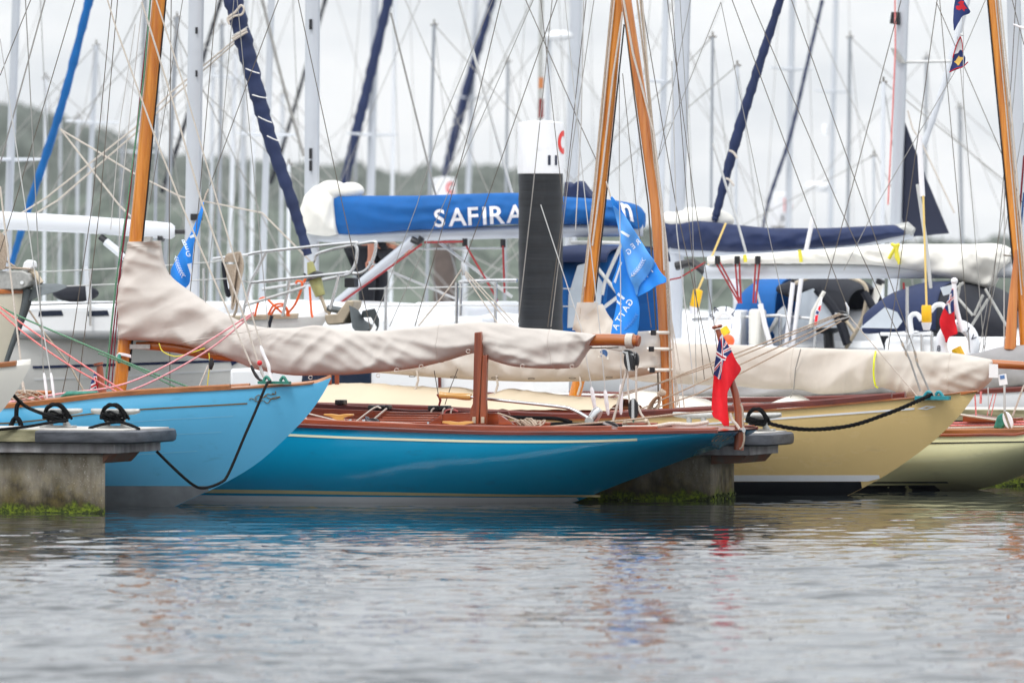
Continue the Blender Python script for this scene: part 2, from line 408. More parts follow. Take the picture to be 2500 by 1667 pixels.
def wire(parent, name, p, pts, px=2.2, m='wire', n=5, d=None):
    """rig line seen through these pixels in the fore-and-aft plane p (or at distance d)"""
    q = [BW(x, y, p) if d is None else P(x, y, d) for x, y in pts]
    return MB().tube(q, px/2/F*(p if d is None else d)/.95, n).build(name, M[m], parent)

def cover(A, Bp, p, wid, n=150, K=40, wr=.02, fs=(3, 7), seed=0, belly=.2, off=0.):
    """cloth wrapped round a boom: lower edge pixels A, upper edge pixels Bp, half thickness wid (list or number)"""
    k = len(A); xs = np.arange(k)
    fa = [pchip(xs, [q[i] for q in A]) for i in (0, 1)]; fb = [pchip(xs, [q[i] for q in Bp]) for i in (0, 1)]
    wf = pchip(xs, wid if isinstance(wid, (list, tuple)) else [wid]*k)
    rings = []
    for i in range(n):
        s = i*(k-1)/(n-1)
        lo = Vector(B(fa[0](s), fa[1](s), p)); hi = Vector(B(fb[0](s), fb[1](s), p)); mid = (lo+hi)/2; ax = (hi-lo)/2
        w = wf(s); ring = []
        for j in range(K):
            t = 2*math.pi*j/K; c, sn = math.cos(t), math.sin(t)
            q = mid+ax*c
            e = w*(abs(sn)**.6)*(1-belly*c)
            u, h, sd = q.x, q.z, seed+(13 if sn > 0 else 0)
            wu = u+.16*noise.noise(Vector((u*1.3, h*1.3, sd+40))); wh = h+.16*noise.noise(Vector((u*1.3+9, h*1.3, sd+50)))
            fold = 0
            for th, lo_, cr_, am in ((.62, .9, 3.6, .8), (-.72, .8, 3.2, .75), (.15, 1.2, 8., .42), (1.15, 1.8, 9., .38), (-.4, 1.6, 12., .26)):
                x_ = wu*math.cos(th)+wh*math.sin(th); y_ = -wu*math.sin(th)+wh*math.cos(th)
                rg_ = 1-2*abs(noise.noise(Vector((x_*lo_, y_*cr_, sd+th*5))))
                mk = max(0., min(1., .55+1.5*noise.noise(Vector((u*1.1+th*7, h*1.1, sd+20)))))
                fold += am*mk*(rg_-.5)*1.15
            e += 2.25*wr*fold*(abs(sn)**.45)
            ring.append(W(q.x, p+off-(e if sn > 0 else -e), q.z))
        rings.append(ring)
    COVER_R[:] = rings
    return MB().rings(rings)
COVER_R = []
def seams(parent, idx, m):
    for i in idx:
        c = sum((Vector(q) for q in COVER_R[i]), Vector())/len(COVER_R[i])
        MB().tube([Vector(q)+(Vector(q)-c).normalized()*.001 for q in COVER_R[i]], .0035, 4, closed=True).build('seam', M[m], parent)
WAVE = .0032
# ------------------------------------------------------------------ camera, sky, light
cam = bpy.data.cameras.new('camera'); co = bpy.data.objects.new('camera', cam); COL.objects.link(co); SC.camera = co
co.location = (0, 0, H); co.rotation_euler = (math.radians(90), 0, 0)
cam.sensor_width = 36; cam.lens = F*36/2500; cam.shift_y = -(833.5-HY)/2500; cam.clip_start = .5; cam.clip_end = 9000
cam.dof.use_dof = True; cam.dof.focus_distance = 68.6; cam.dof.aperture_fstop = 4.0; cam.dof.aperture_blades = 9
SC.view_settings.view_transform = 'Standard'; SC.view_settings.look = 'None'; SC.view_settings.gamma = 1; SC.view_settings.exposure = 0
SC.render.engine = 'CYCLES'; SC.cycles.use_denoising = True; SC.cycles.max_bounces = 8; SC.cycles.caustics_reflective = True; SC.cycles.blur_glossy = .6; SC.cycles.caustics_refractive = False
SC.cycles.sample_clamp_indirect = 4
EL, AZ = math.radians(56), math.radians(205)     # soft sun behind cloud, over the photographer's left shoulder
w = bpy.data.worlds.new('World'); SC.world = w; w.use_nodes = True
nt = w.node_tree; N, L = nt.nodes, nt.links
bg = N['Background']; sky = N.new('ShaderNodeTexSky'); sky.sky_type = 'NISHITA'; sky.sun_disc = False
sky.sun_elevation = EL; sky.sun_rotation = AZ
tc = N.new('ShaderNodeTexCoord'); mp = N.new('ShaderNodeMapping'); mp.inputs['Scale'].default_value = (34, 34, 90)
L.new(tc.outputs['Generated'], mp.inputs['Vector'])
n1 = N.new('ShaderNodeTexNoise'); n1.inputs['Scale'].default_value = 1; n1.inputs['Detail'].default_value = 4; n1.inputs['Roughness'].default_value = .5
L.new(mp.outputs['Vector'], n1.inputs['Vector'])
cr = N.new('ShaderNodeValToRGB'); cr.color_ramp.elements[0].position = .36; cr.color_ramp.elements[1].position = .62
cr.color_ramp.elements[0].color = (8.6, 9.0, 9.5, 1); cr.color_ramp.elements[1].color = (10.5, 10.7, 10.95, 1)   # cloud radiance, scaled by the 0.1 strength below
L.new(n1.outputs['Fac'], cr.inputs['Fac'])
sp = N.new('ShaderNodeSeparateXYZ'); L.new(tc.outputs['Generated'], sp.inputs[0])
zr = N.new('ShaderNodeMapRange'); zr.inputs['From Min'].default_value = .03; zr.inputs['From Max'].default_value = .8
zr.inputs['To Min'].default_value = 1.0; zr.inputs['To Max'].default_value = 2.0                            # overcast skies brighten overhead
L.new(sp.outputs['Z'], zr.inputs['Value'])
mu = N.new('ShaderNodeVectorMath'); mu.operation = 'SCALE'; L.new(cr.outputs['Color'], mu.inputs[0]); L.new(zr.outputs[0], mu.inputs['Scale'])
mx = N.new('ShaderNodeMix'); mx.data_type = 'RGBA'; mx.inputs[0].default_value = .9
L.new(sky.outputs['Color'], mx.inputs[6]); L.new(mu.outputs['Vector'], mx.inputs[7])
L.new(mx.outputs[2], bg.inputs['Color']); bg.inputs['Strength'].default_value = .1
sl = bpy.data.lights.new('sun', 'SUN'); sl.energy = 1.5; sl.angle = math.radians(15); sl.color = (1, .98, .955)
so = bpy.data.objects.new('sun', sl); COL.objects.link(so)
sd = Vector((math.sin(AZ)*math.cos(EL), math.cos(AZ)*math.cos(EL), math.sin(EL)))
so.rotation_euler = sd.to_track_quat('Z', 'Y').to_euler(); so.location = (0, 0, 60)

# ------------------------------------------------------------------ water
def water_mat(name, bump):
    m = bpy.data.materials.new(name); m.use_nodes = True; nt = m.node_tree; N, L = nt.nodes, nt.links
    b = N['Principled BSDF']; b.inputs['Base Color'].default_value = (.022, .028, .03, 1); b.inputs['Roughness'].default_value = .02
    b.inputs['IOR'].default_value = 1.36; b.inputs['Specular Tint'].default_value = (.86, .93, 1, 1)
    if bump:
        tc = N.new('ShaderNodeTexCoord'); mp = N.new('ShaderNodeMapping'); mp.inputs['Scale'].default_value = (2.2, 1.1, 1)
        L.new(tc.outputs['Object'], mp.inputs['Vector']); n = N.new('ShaderNodeTexNoise'); n.inputs['Scale'].default_value = 1.2; n.inputs['Detail'].default_value = 4
        L.new(mp.outputs['Vector'], n.inputs['Vector']); bp = N.new('ShaderNodeBump'); bp.inputs['Strength'].default_value = .12; bp.inputs['Distance'].default_value = .12
        L.new(n.outputs['Fac'], bp.inputs['Height']); L.new(bp.outputs['Normal'], b.inputs['Normal'])
    return m
def grid_mesh(name, X, Y, Z, m):
    ny, nx = X.shape; me = bpy.data.meshes.new(name)
    co_ = np.stack([X, Y, Z], -1).reshape(-1, 3).astype(np.float32)
    idx = np.arange(nx*ny).reshape(ny, nx); q = np.stack([idx[:-1, :-1], idx[:-1, 1:], idx[1:, 1:], idx[1:, :-1]], -1).reshape(-1, 4).astype(np.int32)
    me.vertices.add(len(co_)); me.vertices.foreach_set('co', co_.ravel())
    me.loops.add(q.size); me.loops.foreach_set('vertex_index', q.ravel())
    me.polygons.add(len(q)); me.polygons.foreach_set('loop_start', np.arange(0, q.size, 4, dtype=np.int32)); me.polygons.foreach_set('loop_total', np.full(len(q), 4, np.int32))
    me.polygons.foreach_set('use_smooth', np.ones(len(q), bool)); me.update(calc_edges=True); me.validate()
    me.materials.append(m); o = bpy.data.objects.new(name, me); COL.objects.link(o); return o
ys = np.concatenate([np.arange(33, 79, .034)]); xs = np.arange(-7.2, 7.2, .036)
X, Y = np.meshgrid(xs, ys); Z = np.zeros_like(X)
rg = np.random.default_rng(11)
for k in range(90):                                # wind ripples: many short wave trains running roughly towards the quay
    lam = .085*(10**(rg.random()*1.08)); th = rg.normal(.2, .5); kx, ky = math.sin(th)*2*math.pi/lam, math.cos(th)*2*math.pi/lam
    amp = WAVE*lam**1.0*(.5+rg.random()); wx, wy = rg.normal(0, .12, 2), rg.random(2)*6
    ph = rg.random()*6.28+1.1*np.sin(wx[0]*4*X+wy[0])+1.2*np.sin(wx[1]*3*Y+wy[1]); Z += amp*np.sin(kx*X+ky*Y+ph)
patch = .62+.38*np.sin(.55*X+.9*np.sin(.33*Y)+1)*np.sin(.36*Y+.8*np.sin(.5*X)+.4)     # calmer and busier patches
lee = np.interp(Y, [33, 44, 52, 58, 66, 70, 79], [1.2, 1.15, .95, .58, .33, .2, .2])             # sheltered next to the hulls
Z *= patch*lee
struct(grid_mesh('water', X, Y, Z, water_mat('rippled harbour water', False)))
xs2 = np.array([-2300., -1500, -300, -60, -7.15, 7.15, 60, 300, 1500, 2300]); ys2 = np.array([-300., -200, 0, 33.1, 78.9, 120, 300, 2000])
X2, Y2 = np.meshgrid(xs2, ys2)
o = grid_mesh('water', X2, Y2, np.full_like(X2, -.004), water_mat('open harbour water', True))
me = o.data                                          # leave the rippled patch its own opening
import bmesh
bm = bmesh.new(); bm.from_mesh(me)
bmesh.ops.delete(bm, geom=[f for f in bm.faces if abs(f.calc_center_median().x) < 7 and 33.1 < f.calc_center_median().y < 78.9], context='FACES')
bm.to_mesh(me); bm.free(); struct(o)

# ------------------------------------------------------------------ hills across the water
ridge = pchip([-900, -300, 0, 60, 140, 250, 330, 400, 480, 560, 650, 800, 900, 1000, 1080, 1150, 1220, 1290, 1360, 1450, 1600, 1900, 2500, 3400],
              [250, 262, 262, 264, 298, 326, 362, 394, 404, 406, 410, 414, 422, 430, 424, 414, 418, 432, 470, 532, 580, 596, 604, 606])
def hill(name, d0, d1, lift, m, seed, lo=0., rough=1.):
    px = np.linspace(-900, 3400, 300); fr = np.linspace(0, 1, 40)
    X = np.zeros((40, 300)); Y = X.copy(); Z = X.copy()
    for j, x in enumerate(px):
        top = H-(ridge(x)+lift-HY)/F*d1
        for i, f in enumerate(fr):
            d = lerp(d0, d1, f); z = lo+(top-lo)*(f**.8)
            z += rough*(3.0*noise.noise(Vector((x*.012, d*.012, seed)))+1.6*abs(noise.noise(Vector((x*.05, d*.05, seed)))))*min(1, f*6)*(1 if f < .97 else .5)
            X[i, j], Y[i, j], Z[i, j] = (x-CX)/F*d, d, z
        Z[0, j] = -1.5
    # the far side falls away again
    X = np.vstack([X, X[-1:]*1.25]); Y = np.vstack([Y, Y[-1:]*1.25]); Z = np.vstack([Z, np.full((1, 300), -2.)])
    return struct(grid_mesh(name, X, Y, Z, m))
def hill_mat(name, c1, c2, sc):
    m = bpy.data.materials.new(name); m.use_nodes = True; nt = m.node_tree; N, L = nt.nodes, nt.links
    b = N['Principled BSDF']; b.inputs['Roughness'].default_value = .95; b.inputs['Specular IOR Level'].default_value = .1
    tc = N.new('ShaderNodeTexCoord'); n = N.new('ShaderNodeTexNoise'); n.inputs['Scale'].default_value = sc; n.inputs['Detail'].default_value = 6
    L.new(tc.outputs['Object'], n.inputs['Vector']); cr = N.new('ShaderNodeValToRGB'); cr.color_ramp.elements[0].position = .38; cr.color_ramp.elements[1].position = .62
    cr.color_ramp.elements[0].color = c1; cr.color_ramp.elements[1].color = c2; L.new(n.outputs['Fac'], cr.inputs['Fac']); L.new(cr.outputs['Color'], b.inputs['Base Color'])
    return m
hill('hill', 420, 1500, 0, hill_mat('wooded hillside', (.058,.070,.058,1), (.115,.130,.112,1), .035), 3.)
ridge0 = ridge
ridge = pchip([-900, 200, 420, 600, 800, 1000, 1300, 1700, 2500, 3400], [470, 480, 505, 500, 520, 520, 560, 598, 612, 614])
hill('hill', 250, 420, 0, hill_mat('green shore', (.075,.09,.075,1), (.135,.16,.13,1), .12), 8., rough=.3)

# ------------------------------------------------------------------ damp air
hb_ = [(x, y, z) for z in (-4., 48.) for x, y in ((-2400, -320), (2400, -320), (2400, 2050), (-2400, 2050))]
mb_me = bpy.data.meshes.new('haze'); mb_me.from_pydata(hb_, [], [(3, 2, 1, 0), (4, 5, 6, 7), (0, 1, 5, 4), (1, 2, 6, 5), (2, 3, 7, 6), (3, 0, 4, 7)])
hz = bpy.data.objects.new('haze', mb_me); COL.objects.link(hz); hz['kind'] = 'stuff'
hm = bpy.data.materials.new('damp air'); hm.use_nodes = True; N_ = hm.node_tree.nodes; N_.remove(N_['Principled BSDF'])
pv = N_.new('ShaderNodeVolumePrincipled'); pv.inputs['Color'].default_value = (.93, .95, .97, 1); pv.inputs['Density'].default_value = .00007; pv.inputs['Anisotropy'].default_value = .2
hm.node_tree.links.new(pv.outputs[0], N_['Material Output'].inputs['Volume']); mb_me.materials.append(hm)

# ------------------------------------------------------------------ pontoon fingers
def rope_loop(mb, c, rx, rz, tilt, r=.011, n=26, q=0.):
    pts = []
    for i in range(n):
        t = 2*math.pi*i/n; pts.append(W(c[0]+rx*math.cos(t), c[1]+.05*math.sin(t+q), c[2]+rz*math.sin(t)+tilt*math.cos(t)))
    mb.tube(pts, r, 6, closed=True)
def cleat(parent, a, p, z, s=1.):
    mb = MB(); mb.box(a-.14*s, a+.14*s, p-.045, p+.045, z, z+.018)
    for sg in (-1, 1):
        mb.tube([W(a+sg*.075*s, p, z+.01), W(a+sg*.06*s, p, z+.05), W(a+sg*.062*s, p, z+.12)], [.032, .022, .026], 10)
    mb.tube([W(a-.20*s, p, z+.135), W(a-.16*s, p, z+.13), W(a-.07*s, p, z+.122), W(a+.07*s, p, z+.122), W(a+.16*s, p, z+.13), W(a+.20*s, p, z+.135)], [.016, .023, .029, .029, .023, .016], 10)
    return mb.build('cleat', M['galv'], parent, bevel=.004)
def finger(label, p, pw, aR, aTip, ztop, group, aL=-34., cut=0., dw=None):
    dw = dw or pw
    z0 = ztop
    t = thing('pontoon_finger', label, 'pontoon', W(aR, p, 0), group)
    mb = MB(); n = 60; rings = []
    aa = list(np.linspace(aL, aR-.02, 50))+[aR]
    mb.prism([W(aL, p, -.5), W(aR, p, -.5), W(aR-cut, p+pw, -.5), W(aL, p+pw, -.5)], (0, 0, z0-.19+.5))
    mb.build('concrete_float', M['concrete'], t, bevel=.025)
    mb = MB(); mb.box(aL, aTip-.10, p-.10, p+dw+.10, z0-.185, z0-.105); mb.build('deck_beam', M['dockgrey'], t, bevel=.006)
    mb = MB(); mb.box(aL, aTip-.72, p-.14, p-.102, z0-.10, z0-.004); mb.build('edge_plank', M['dockwood'], t, bevel=.006)
    mb = MB(); mb.box(aL, aTip-.03, p-.10, p+dw+.1, z0-.102, z0); mb.build('walkway', M['docktop'], t, bevel=.004)
    mb = MB()                                          # thick rubber buffer bent round the end
    path = [(aTip-.72, p-.135), (aTip-.2, p-.135), (aTip-.06, p-.10), (aTip, p+.0), (aTip+.01, p+dw/2), (aTip, p+dw), (aTip-.06, p+dw+.1), (aTip-.2, p+dw+.135), (aTip-.72, p+dw+.135)]
    path = [tuple(q) for q in curve_pts([(x, y, 0) for x, y in path], 5)]
    rings = []
    for i, q in enumerate(path):
        a0 = Vector(path[max(0, i-1)]); a1 = Vector(path[min(len(path)-1, i+1)]); tn = (a1-a0).normalized(); nr = Vector((tn.y, -tn.x, 0))
        rings.append([W(q[0]+nr.x*o_, q[1]+nr.y*o_, z0+zz) for o_, zz in ((-.01, -.010), (.034, -.010), (.052, -.022), (.058, -.06), (.052, -.098), (.03, -.110), (-.03, -.110))])
    mb.rings(rings); mb.build('rubber_buffer', M['rubber'], t)
    mb = MB()
    mb.prism([W(aR+.0, p-.06, z0-.186), W(aTip-.14, p-.06, z0-.186), W(aTip-.20, p-.06, z0-.25), W(aR+.0, p-.06, z0-.26)], Vector(W(0, pw+.12, 0)))
    mb.build('end_bracket', M['rust'], t)
    mb = MB(); rr = random.Random(5)                    # weed hanging at the waterline
    for k in range(520):
        a = aR-.02-rr.random()**1.2*5.2; x = rr.random(); z = -.012+.045*rr.random()*max(0., .25+.75*noise.noise(Vector((a*2.2, p, 0)))*1.6); s = .006+.014*rr.random()
        c = W(a, p-.006-.02*rr.random(), z); mb.ball(c, s, 4, (1, .6, .5+rr.random()*.5))
    for k in range(40 if cut == 0 else 0):
        c = W(aR+.005, p+rr.random()*pw, .05*rr.random()); mb.ball(c, .008+.014*rr.random(), 4, (.6, 1, .8))
    o = mb.build('waterline_weed', M['moss'], t); o['kind'] = 'stuff'
    return t
G = 'concrete pontoon fingers between the yachts'
ztop1 = B(100, 1047, 61.4)[2]
aR1 = apx(257, 61.51); aT1 = apx(417, 61.6)-.21
f1 = finger('near pontoon finger with mossy concrete float below the pale blue bow', 61.51, .5, aR1, aT1-.08, ztop1, G, cut=.22, dw=.82)
aR2 = apx(1741, 66.12); aT2 = apx(1942, 66.3)-.20
f2 = finger('pontoon finger behind the turquoise counter stern and in front of the mustard hull', 66.12, .62, aR2, aT2, B(1900, 1056, 66.0)[2], G)
f3 = finger('dark mossy pontoon end under the pale cream counter stern at the right edge', 70.95, .8, apx(2700, 70.95), apx(2860, 70.95), .66, G, aL=-24.5)
for px in (142, 282): cleat(f1, apx(px, 61.9), 61.9, ztop1)
zt2 = B(1900, 1056, 66.0)[2]
for px in (1700, 1850): cleat(f2, apx(px, 66.55), 66.55, zt2)

# ------------------------------------------------------------------ mooring piles with berth markers
def pile(label, px, py_top, py_cap, d, wpx, chars, slv, rough=False):
    r = wpx/2/F*d; x, _, zt = P(px, py_top, d); zc = P(px, py_cap, d)[2]
    t = thing('mooring_pile', label, 'pile', (x, d, 0), 'mooring piles rising behind the classic yachts')
    n = 40; ring = lambda rr, z: [(x+rr*math.cos(2*math.pi*i/n), d+rr*math.sin(2*math.pi*i/n), z) for i in range(n)]
    MB().rings([ring(r, zc), ring(r*1.0, zt-.03), ring(r*.97, zt), ring(r*.4, zt+.02)]).build('marker_cap', M['pilewhite'], t)
    mb = MB(); rs = []; z = -1.
    while z < zc-.03:
        k = 1+.012*math.sin(z*31); rs.append(ring(r*.955*k, z)); z += .05
    rs.append(ring(r*.955, zc-.002)); mb.rings(rs).build('sleeve', M[slv], t)
    for ch, cx, cy, hh, key in chars:
        mb = MB()
        def fn(u, v, mb=mb):
            th = (u-px)/F*d/r; return (x+(r+.004)*math.sin(th), d-(r+.004)*math.cos(th), H-(v-HY)/F*d)
        wv = hh*(1.25 if ch == '1' else .84)
        letter(mb, ch, fn, (cx, cy), (wv, 0), (0, -hh), .045); mb.build('lettering', M[key], t)
    return t
# character positions are measured round the drum, so that they foreshorten at its edge
pile('tall black sleeved pile with white cap reading C 11 before the royal blue cover', 1320, 300, 424, 80.3, 113,
     [('C', 1388, 348, 58, 'pilered'), ('1', 1341, 392, 24, 'pilenavy'), ('1', 1360, 392, 24, 'pilenavy')], 'pileblack')
pile('distant pile with white cap reading D 13 above the navy boom cover', 1907, 474, 553, 167, 53,
     [('D', 1927, 501, 34, 'pilered'), ('1', 1909, 533, 18, 'pilenavy'), ('3', 1921, 533, 18, 'pilenavy')], 'pilebrown')
pile('distant brown pile with one red letter on its cap, left of the C 11 pile', 1085, 435, 482, 158, 57,
     [('C', 1100, 459, 30, 'pilered')], 'pilebrown')
# ------------------------------------------------------------------ classic one-design yachts (fore-and-aft planes p)
BF = [(0, .0), (.06, .17), (.15, .42), (.28, .74), (.42, .96), (.55, 1.), (.7, .93), (.83, .76), (.93, .56), (1, .42)]
pLB, pTQ, pYL, pCR, pFC, pNB, pCC = 63.36, 65.25, 67.9, 69.7, 73.0, 60.2, 70.5
def cpt(pxs, p, more=()):
    q = [B(x, y, p) for x, y in pxs]; aa = [t[0] for t in q]+[m[0] for m in more]; zz = [t[2] for t in q]+[m[1] for m in more]
    return pchip(aa, zz)
def mast(parent, p, pts, dpx, m, name='mast', r0=1., r1=1.):
    q = [BW(x, y, p) for x, y in pts]; r = dpx/2/F*p/.95
    return MB().tube(q, [r*r0, r*r1], 20).build(name, M[m], parent)
def turnbuckle(parent, p, pts, m='flagwhite', px=9):
    q = curve_pts([BW(x, y, p) for x, y in pts], 5); r = px/2/F*p
    return MB().tube(q, [r*.5, r, r*.85, r*1.05, r*.8, r*.9, r*.45], 8).build('turnbuckle', M[m], parent)
def block(parent, p, px, py, s=1., ang=0., m='black', name='block', w=.018):
    """sheave block: rounded cheeks with a pale strap"""
    c = Vector(B(px, py, p)); mb = MB(); out = []
    for i in range(18):
        t = 2*math.pi*i/18; x, z = .022*s*math.cos(t), .044*s*math.sin(t)
        out.append((x*math.cos(ang)-z*math.sin(ang), x*math.sin(ang)+z*math.cos(ang)))
    mb.prism([W(c.x+x, c.y-w, c.z+z) for x, z in out], Vector(W(0, 2*w, 0)))
    o = mb.build(name, M[m], parent, bevel=.004)
    mb = MB(); q = [(-.006, -.046), (.006, -.046), (.006, .046), (-.006, .046)]
    q = [((x*math.cos(ang)-z*math.sin(ang))*s, (x*math.sin(ang)+z*math.cos(ang))*s) for x, z in q]
    mb.prism([W(c.x+x, c.y-w-.003, c.z+z) for x, z in q], Vector(W(0, .004, 0))); mb.build('strap', M['steel'], o)
    return o
def horn_cleat(parent, p, px0, px1, py, zb, m='ashwood'):
    a0, a1 = B(px0, py, p)[0], B(px1, py, p)[0]; z = B((px0+px1)/2, py, p)[2]; c, h = (a0+a1)/2, (a1-a0)/2
    prof = [(-1, .0), (-.55, -.012), (-.35, -.022), (-.42, zb-z), (.42, zb-z), (.35, -.022), (.55, -.012), (1, .0), (.98, .013), (.5, .014), (0, .006), (-.5, .014), (-.98, .013)]
    return MB().prism([W(c+x*h, p-.018, z+zz) for x, zz in prof], Vector(W(0, .036, 0))).build('cleat', M[m], parent, bevel=.006)
def sprig(mb, fn, strokes, r=.004):
    for st in strokes: mb.tube([fn(x, y) for x, y in curve_pts2(st)], r, 4)
def curve_pts2(st): return [(q.x, q.y) for q in curve_pts([(x, y, 0) for x, y in st], 4)]
def near_fn(h, off=.006):
    """pixels -> point on the near topsides of hull h"""
    def fn(x, y):
        p = h.p0-h.bm*.5
        for _ in range(6):
            a, _, z = B(x, y, p); p = h.p0-h.y(a, z)-off
        return BW(x, y, p)
    return fn

# ---- pale blue yacht, bow to the right
L_ = 8.0; ab = B(808, 922, pLB)[0]; bLB = lambda a, f=pchip(*zip(*BF)): .88*f(min(1, max(0, (ab-a)/8.0)))
sh = sheer_from_px(pLB, bLB, [(0, 997), (300, 966), (640, 946), (767, 936), (808, 922)], [(ab-5.5, .70), (ab-8, .78)])
bt = cpt([(808, 924), (795, 950), (762, 1000), (702, 1065), (622, 1135), (540, 1183), (470, 1216), (400, 1246)], pLB, [(ab-3.4, -.3), (ab-4.2, -.42), (ab-5.6, -.4), (ab-6.8, .02), (ab-7.5, .32), (ab-8, .5)])
hLB = Hull(pLB, ab, -1, L_, .88, BF, sh, bt, .25)
tLB = thing('classic_yacht', 'pale blue wooden yacht, bow pointing right, black mooring rope looped at its stem', 'yacht', W(ab, pLB, 0), 'classic one-design yachts along the fingers')
hLB.hull('hull', M['lightblue'], tLB); hLB.deck('deck', M['teak'], tLB, .03, .004)
hLB.band('waterline_band', M['antifoul'], tLB, lambda a: hLB.bottom(a)+.002 if hLB.bottom(a) > -.3 else -.3, lambda a: max(hLB.bottom(a)+.004, .165), ab-7., ab-1.02, .004)
hLB.rail('toe_rail', M['railwood'], tLB, ab-7.9, apx(586, pLB)+.0, .045, .045, -.002)
hLB.rail('bow_strip', M['railwood'], tLB, apx(586, pLB)+.0, apx(769, pLB), .04, .018, -.002)
hLB.band('gilt_line', M['gold'], tLB, lambda a: hLB.sheer(a)-.122, lambda a: hLB.sheer(a)-.112, ab-7, apx(602, pLB-.2), .005)
fnb = near_fn(hLB)
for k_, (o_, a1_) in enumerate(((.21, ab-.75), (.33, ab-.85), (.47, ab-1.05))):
    hLB.band('plank_seam_highlight', M['seamhighlight'], tLB, lambda a: max(hLB.bottom(a)+.03, hLB.sheer(a)-o_-.002), lambda a: max(hLB.bottom(a)+.032, hLB.sheer(a)-o_+.0015), ab-6.5, a1_, .002)  # paler strips paint the faint highlights that follow the planking
mb = MB()
sprig(mb, fnb, [[(608, 976), (614, 972), (620, 975), (628, 972)], [(622, 978), (634, 980), (642, 976)], [(622, 971), (632, 964), (640, 970), (652, 966)], [(640, 972), (652, 962), (662, 963), (672, 962)], [(644, 978), (654, 984), (664, 972), (684, 968)], [(652, 970), (668, 974), (684, 969)], [(664, 960), (673, 962), (672, 955)]], .003)
mb.build('scroll_ornament', M['gold'], tLB)
q = B(672, 928, pLB-.12)
mb = MB(); mb.box(q[0]-.13, q[0]+.13, pLB-.17, pLB-.11, q[2]-.03, q[2]-.008)
for x0, x1, x2 in ((642, 648, 660), (702, 694, 684)): mb.tube(curve_pts([BW(x0, 934, pLB-.14), BW(x1, 922, pLB-.14), BW(x1+(x2-x1)*.4, 921, pLB-.14), BW(x2, 930, pLB-.14)], 5), .013, 8)
mb.build('bow_fairlead', M['bronze'], tLB, bevel=.004)
wire(tLB, 'forestay', pLB, [(346, 6), (418, 236), (494, 500), (596, 775), (631, 887)], 5, 'rope')
wire(tLB, 'jib_halyard', pLB, [(381, 0), (443, 191), (533, 500), (638, 845)], 4, 'rope')
wire(tLB, 'inner_stay', pLB, [(287, 80), (250, -40)], 4, 'rope'); wire(tLB, 'inner_stay', pLB, [(287, 80), (376, 328), (443, 500), (614, 893)], 4.6, 'rope')
turnbuckle(tLB, pLB, [(636, 843), (642, 862), (655, 892), (658, 912), (664, 932)], 'flagwhite', 10)
turnbuckle(tLB, pLB, [(631, 880), (636, 898), (642, 915), (650, 928)], 'wirepale', 9)
turnbuckle(tLB, pLB, [(613, 891), (620, 908), (632, 925), (645, 932)], 'black', 9)
MB().ball(BW(634, 886, pLB-.02), .021, 12).build('halyard_bead', M['redball'], tLB)
wire(tLB, 'shroud', pLB-.5, [(62, 0), (88, 500), (106, 915)], 3, 'wiregrey'); wire(tLB, 'shroud', pLB-.5, [(0, 95), (61, 500), (102, 785), (123, 912)], 3, 'wirepale')
wire(tLB, 'shroud', pLB-.5, [(0, 455), (28, 690), (52, 895)], 5, 'rope')
for x in (107, 124): turnbuckle(tLB, pLB-.55, [(x, 910), (x+3, 930), (x+6, 955), (x+8, 972)], 'flagwhite', 8)
turnbuckle(tLB, pLB-.5, [(55, 930), (57, 945), (62, 960)], 'rope', 8)
wire(tLB, 'stay', pLB+.4, [(75, 0), (0, 185)], 2.4, 'wire'); wire(tLB, 'stay', pLB+.4, [(183, 0), (35, 500), (0, 615)], 2.4, 'wire')
q = [(44, 955), (62, 961), (95, 960), (126, 957)]
MB().tube([BW(x, y, pLB-.35) for x, y in q], [.012, .022, .024, .012], 8).build('belaying_cleat', M['boomwood'], tLB)
mb = MB()
for k in range(7):
    r = .05+.008*k; c = B(56+k*2, 962+k, pLB-.45); mb.tube([W(c[0]+r*1.5*math.cos(t*.5), c[1]+.04*math.sin(t*.5), c[2]+r*.5*math.sin(t*.5+k)) for t in range(13)], .006, 5)
mb.build('rope_coil', M['ropebeige'], tLB)
mb = MB(); mb.tube([BW(150, 968, pLB-.1), BW(165, 962, pLB-.1), BW(208, 960, pLB-.1), BW(238, 957, pLB-.1)], [.01, .024, .02, .008], 8); mb.build('winch_handle', M['bronze'], tLB)

# ---- turquoise yacht, stern to the right
pT = pTQ; L_ = 8.3; aS = B(1775, 1090, pT)[0]-.10; abT = aS-L_
BFT = [(0, 0), (.06, .17), (.15, .42), (.28, .74), (.42, .96), (.52, 1.), (.66, .98), (.8, .89), (.9, .79), (.96, .71), (1, .65)]
bTQ = lambda a, f=pchip(*zip(*BFT)): .86*f(min(1, max(0, (a-abT)/8.3)))
sh = sheer_from_px(pT, bTQ, [(735, 1042), (900, 1049), (1100, 1057), (1250, 1060), (1400, 1060), (1550, 1058), (1700, 1055), (1790, 1053)], [(abT, .98), (abT+1.5, .82), (abT+3.2, .68)])
bt = cpt([(1776, 1089), (1740, 1098), (1650, 1129), (1560, 1163), (1470, 1198), (1410, 1223)], pT, [(aS-2.2, -.22), (aS-3.2, -.42), (aS-4.5, -.45), (abT+2.2, -.1), (abT+1., .4), (abT+.3, .78), (abT, .96)])
hTQ = Hull(pT, abT, 1, L_, .86, BFT, sh, bt, .19)
tTQ = thing('classic_yacht', 'turquoise wooden yacht with mahogany deck, its counter stern to the right', 'yacht', W(aS, pT, 0), 'classic one-design yachts along the fingers')
hTQ.hull('hull', M['turquoise'], tTQ); hTQ.deck('deck', M['mahog'], tTQ, .035, -.012)
hTQ.rail('rubbing_strake', M['mahogdark'], tTQ, abT+.3, aS+.0, .03, .03, -.004, .022)
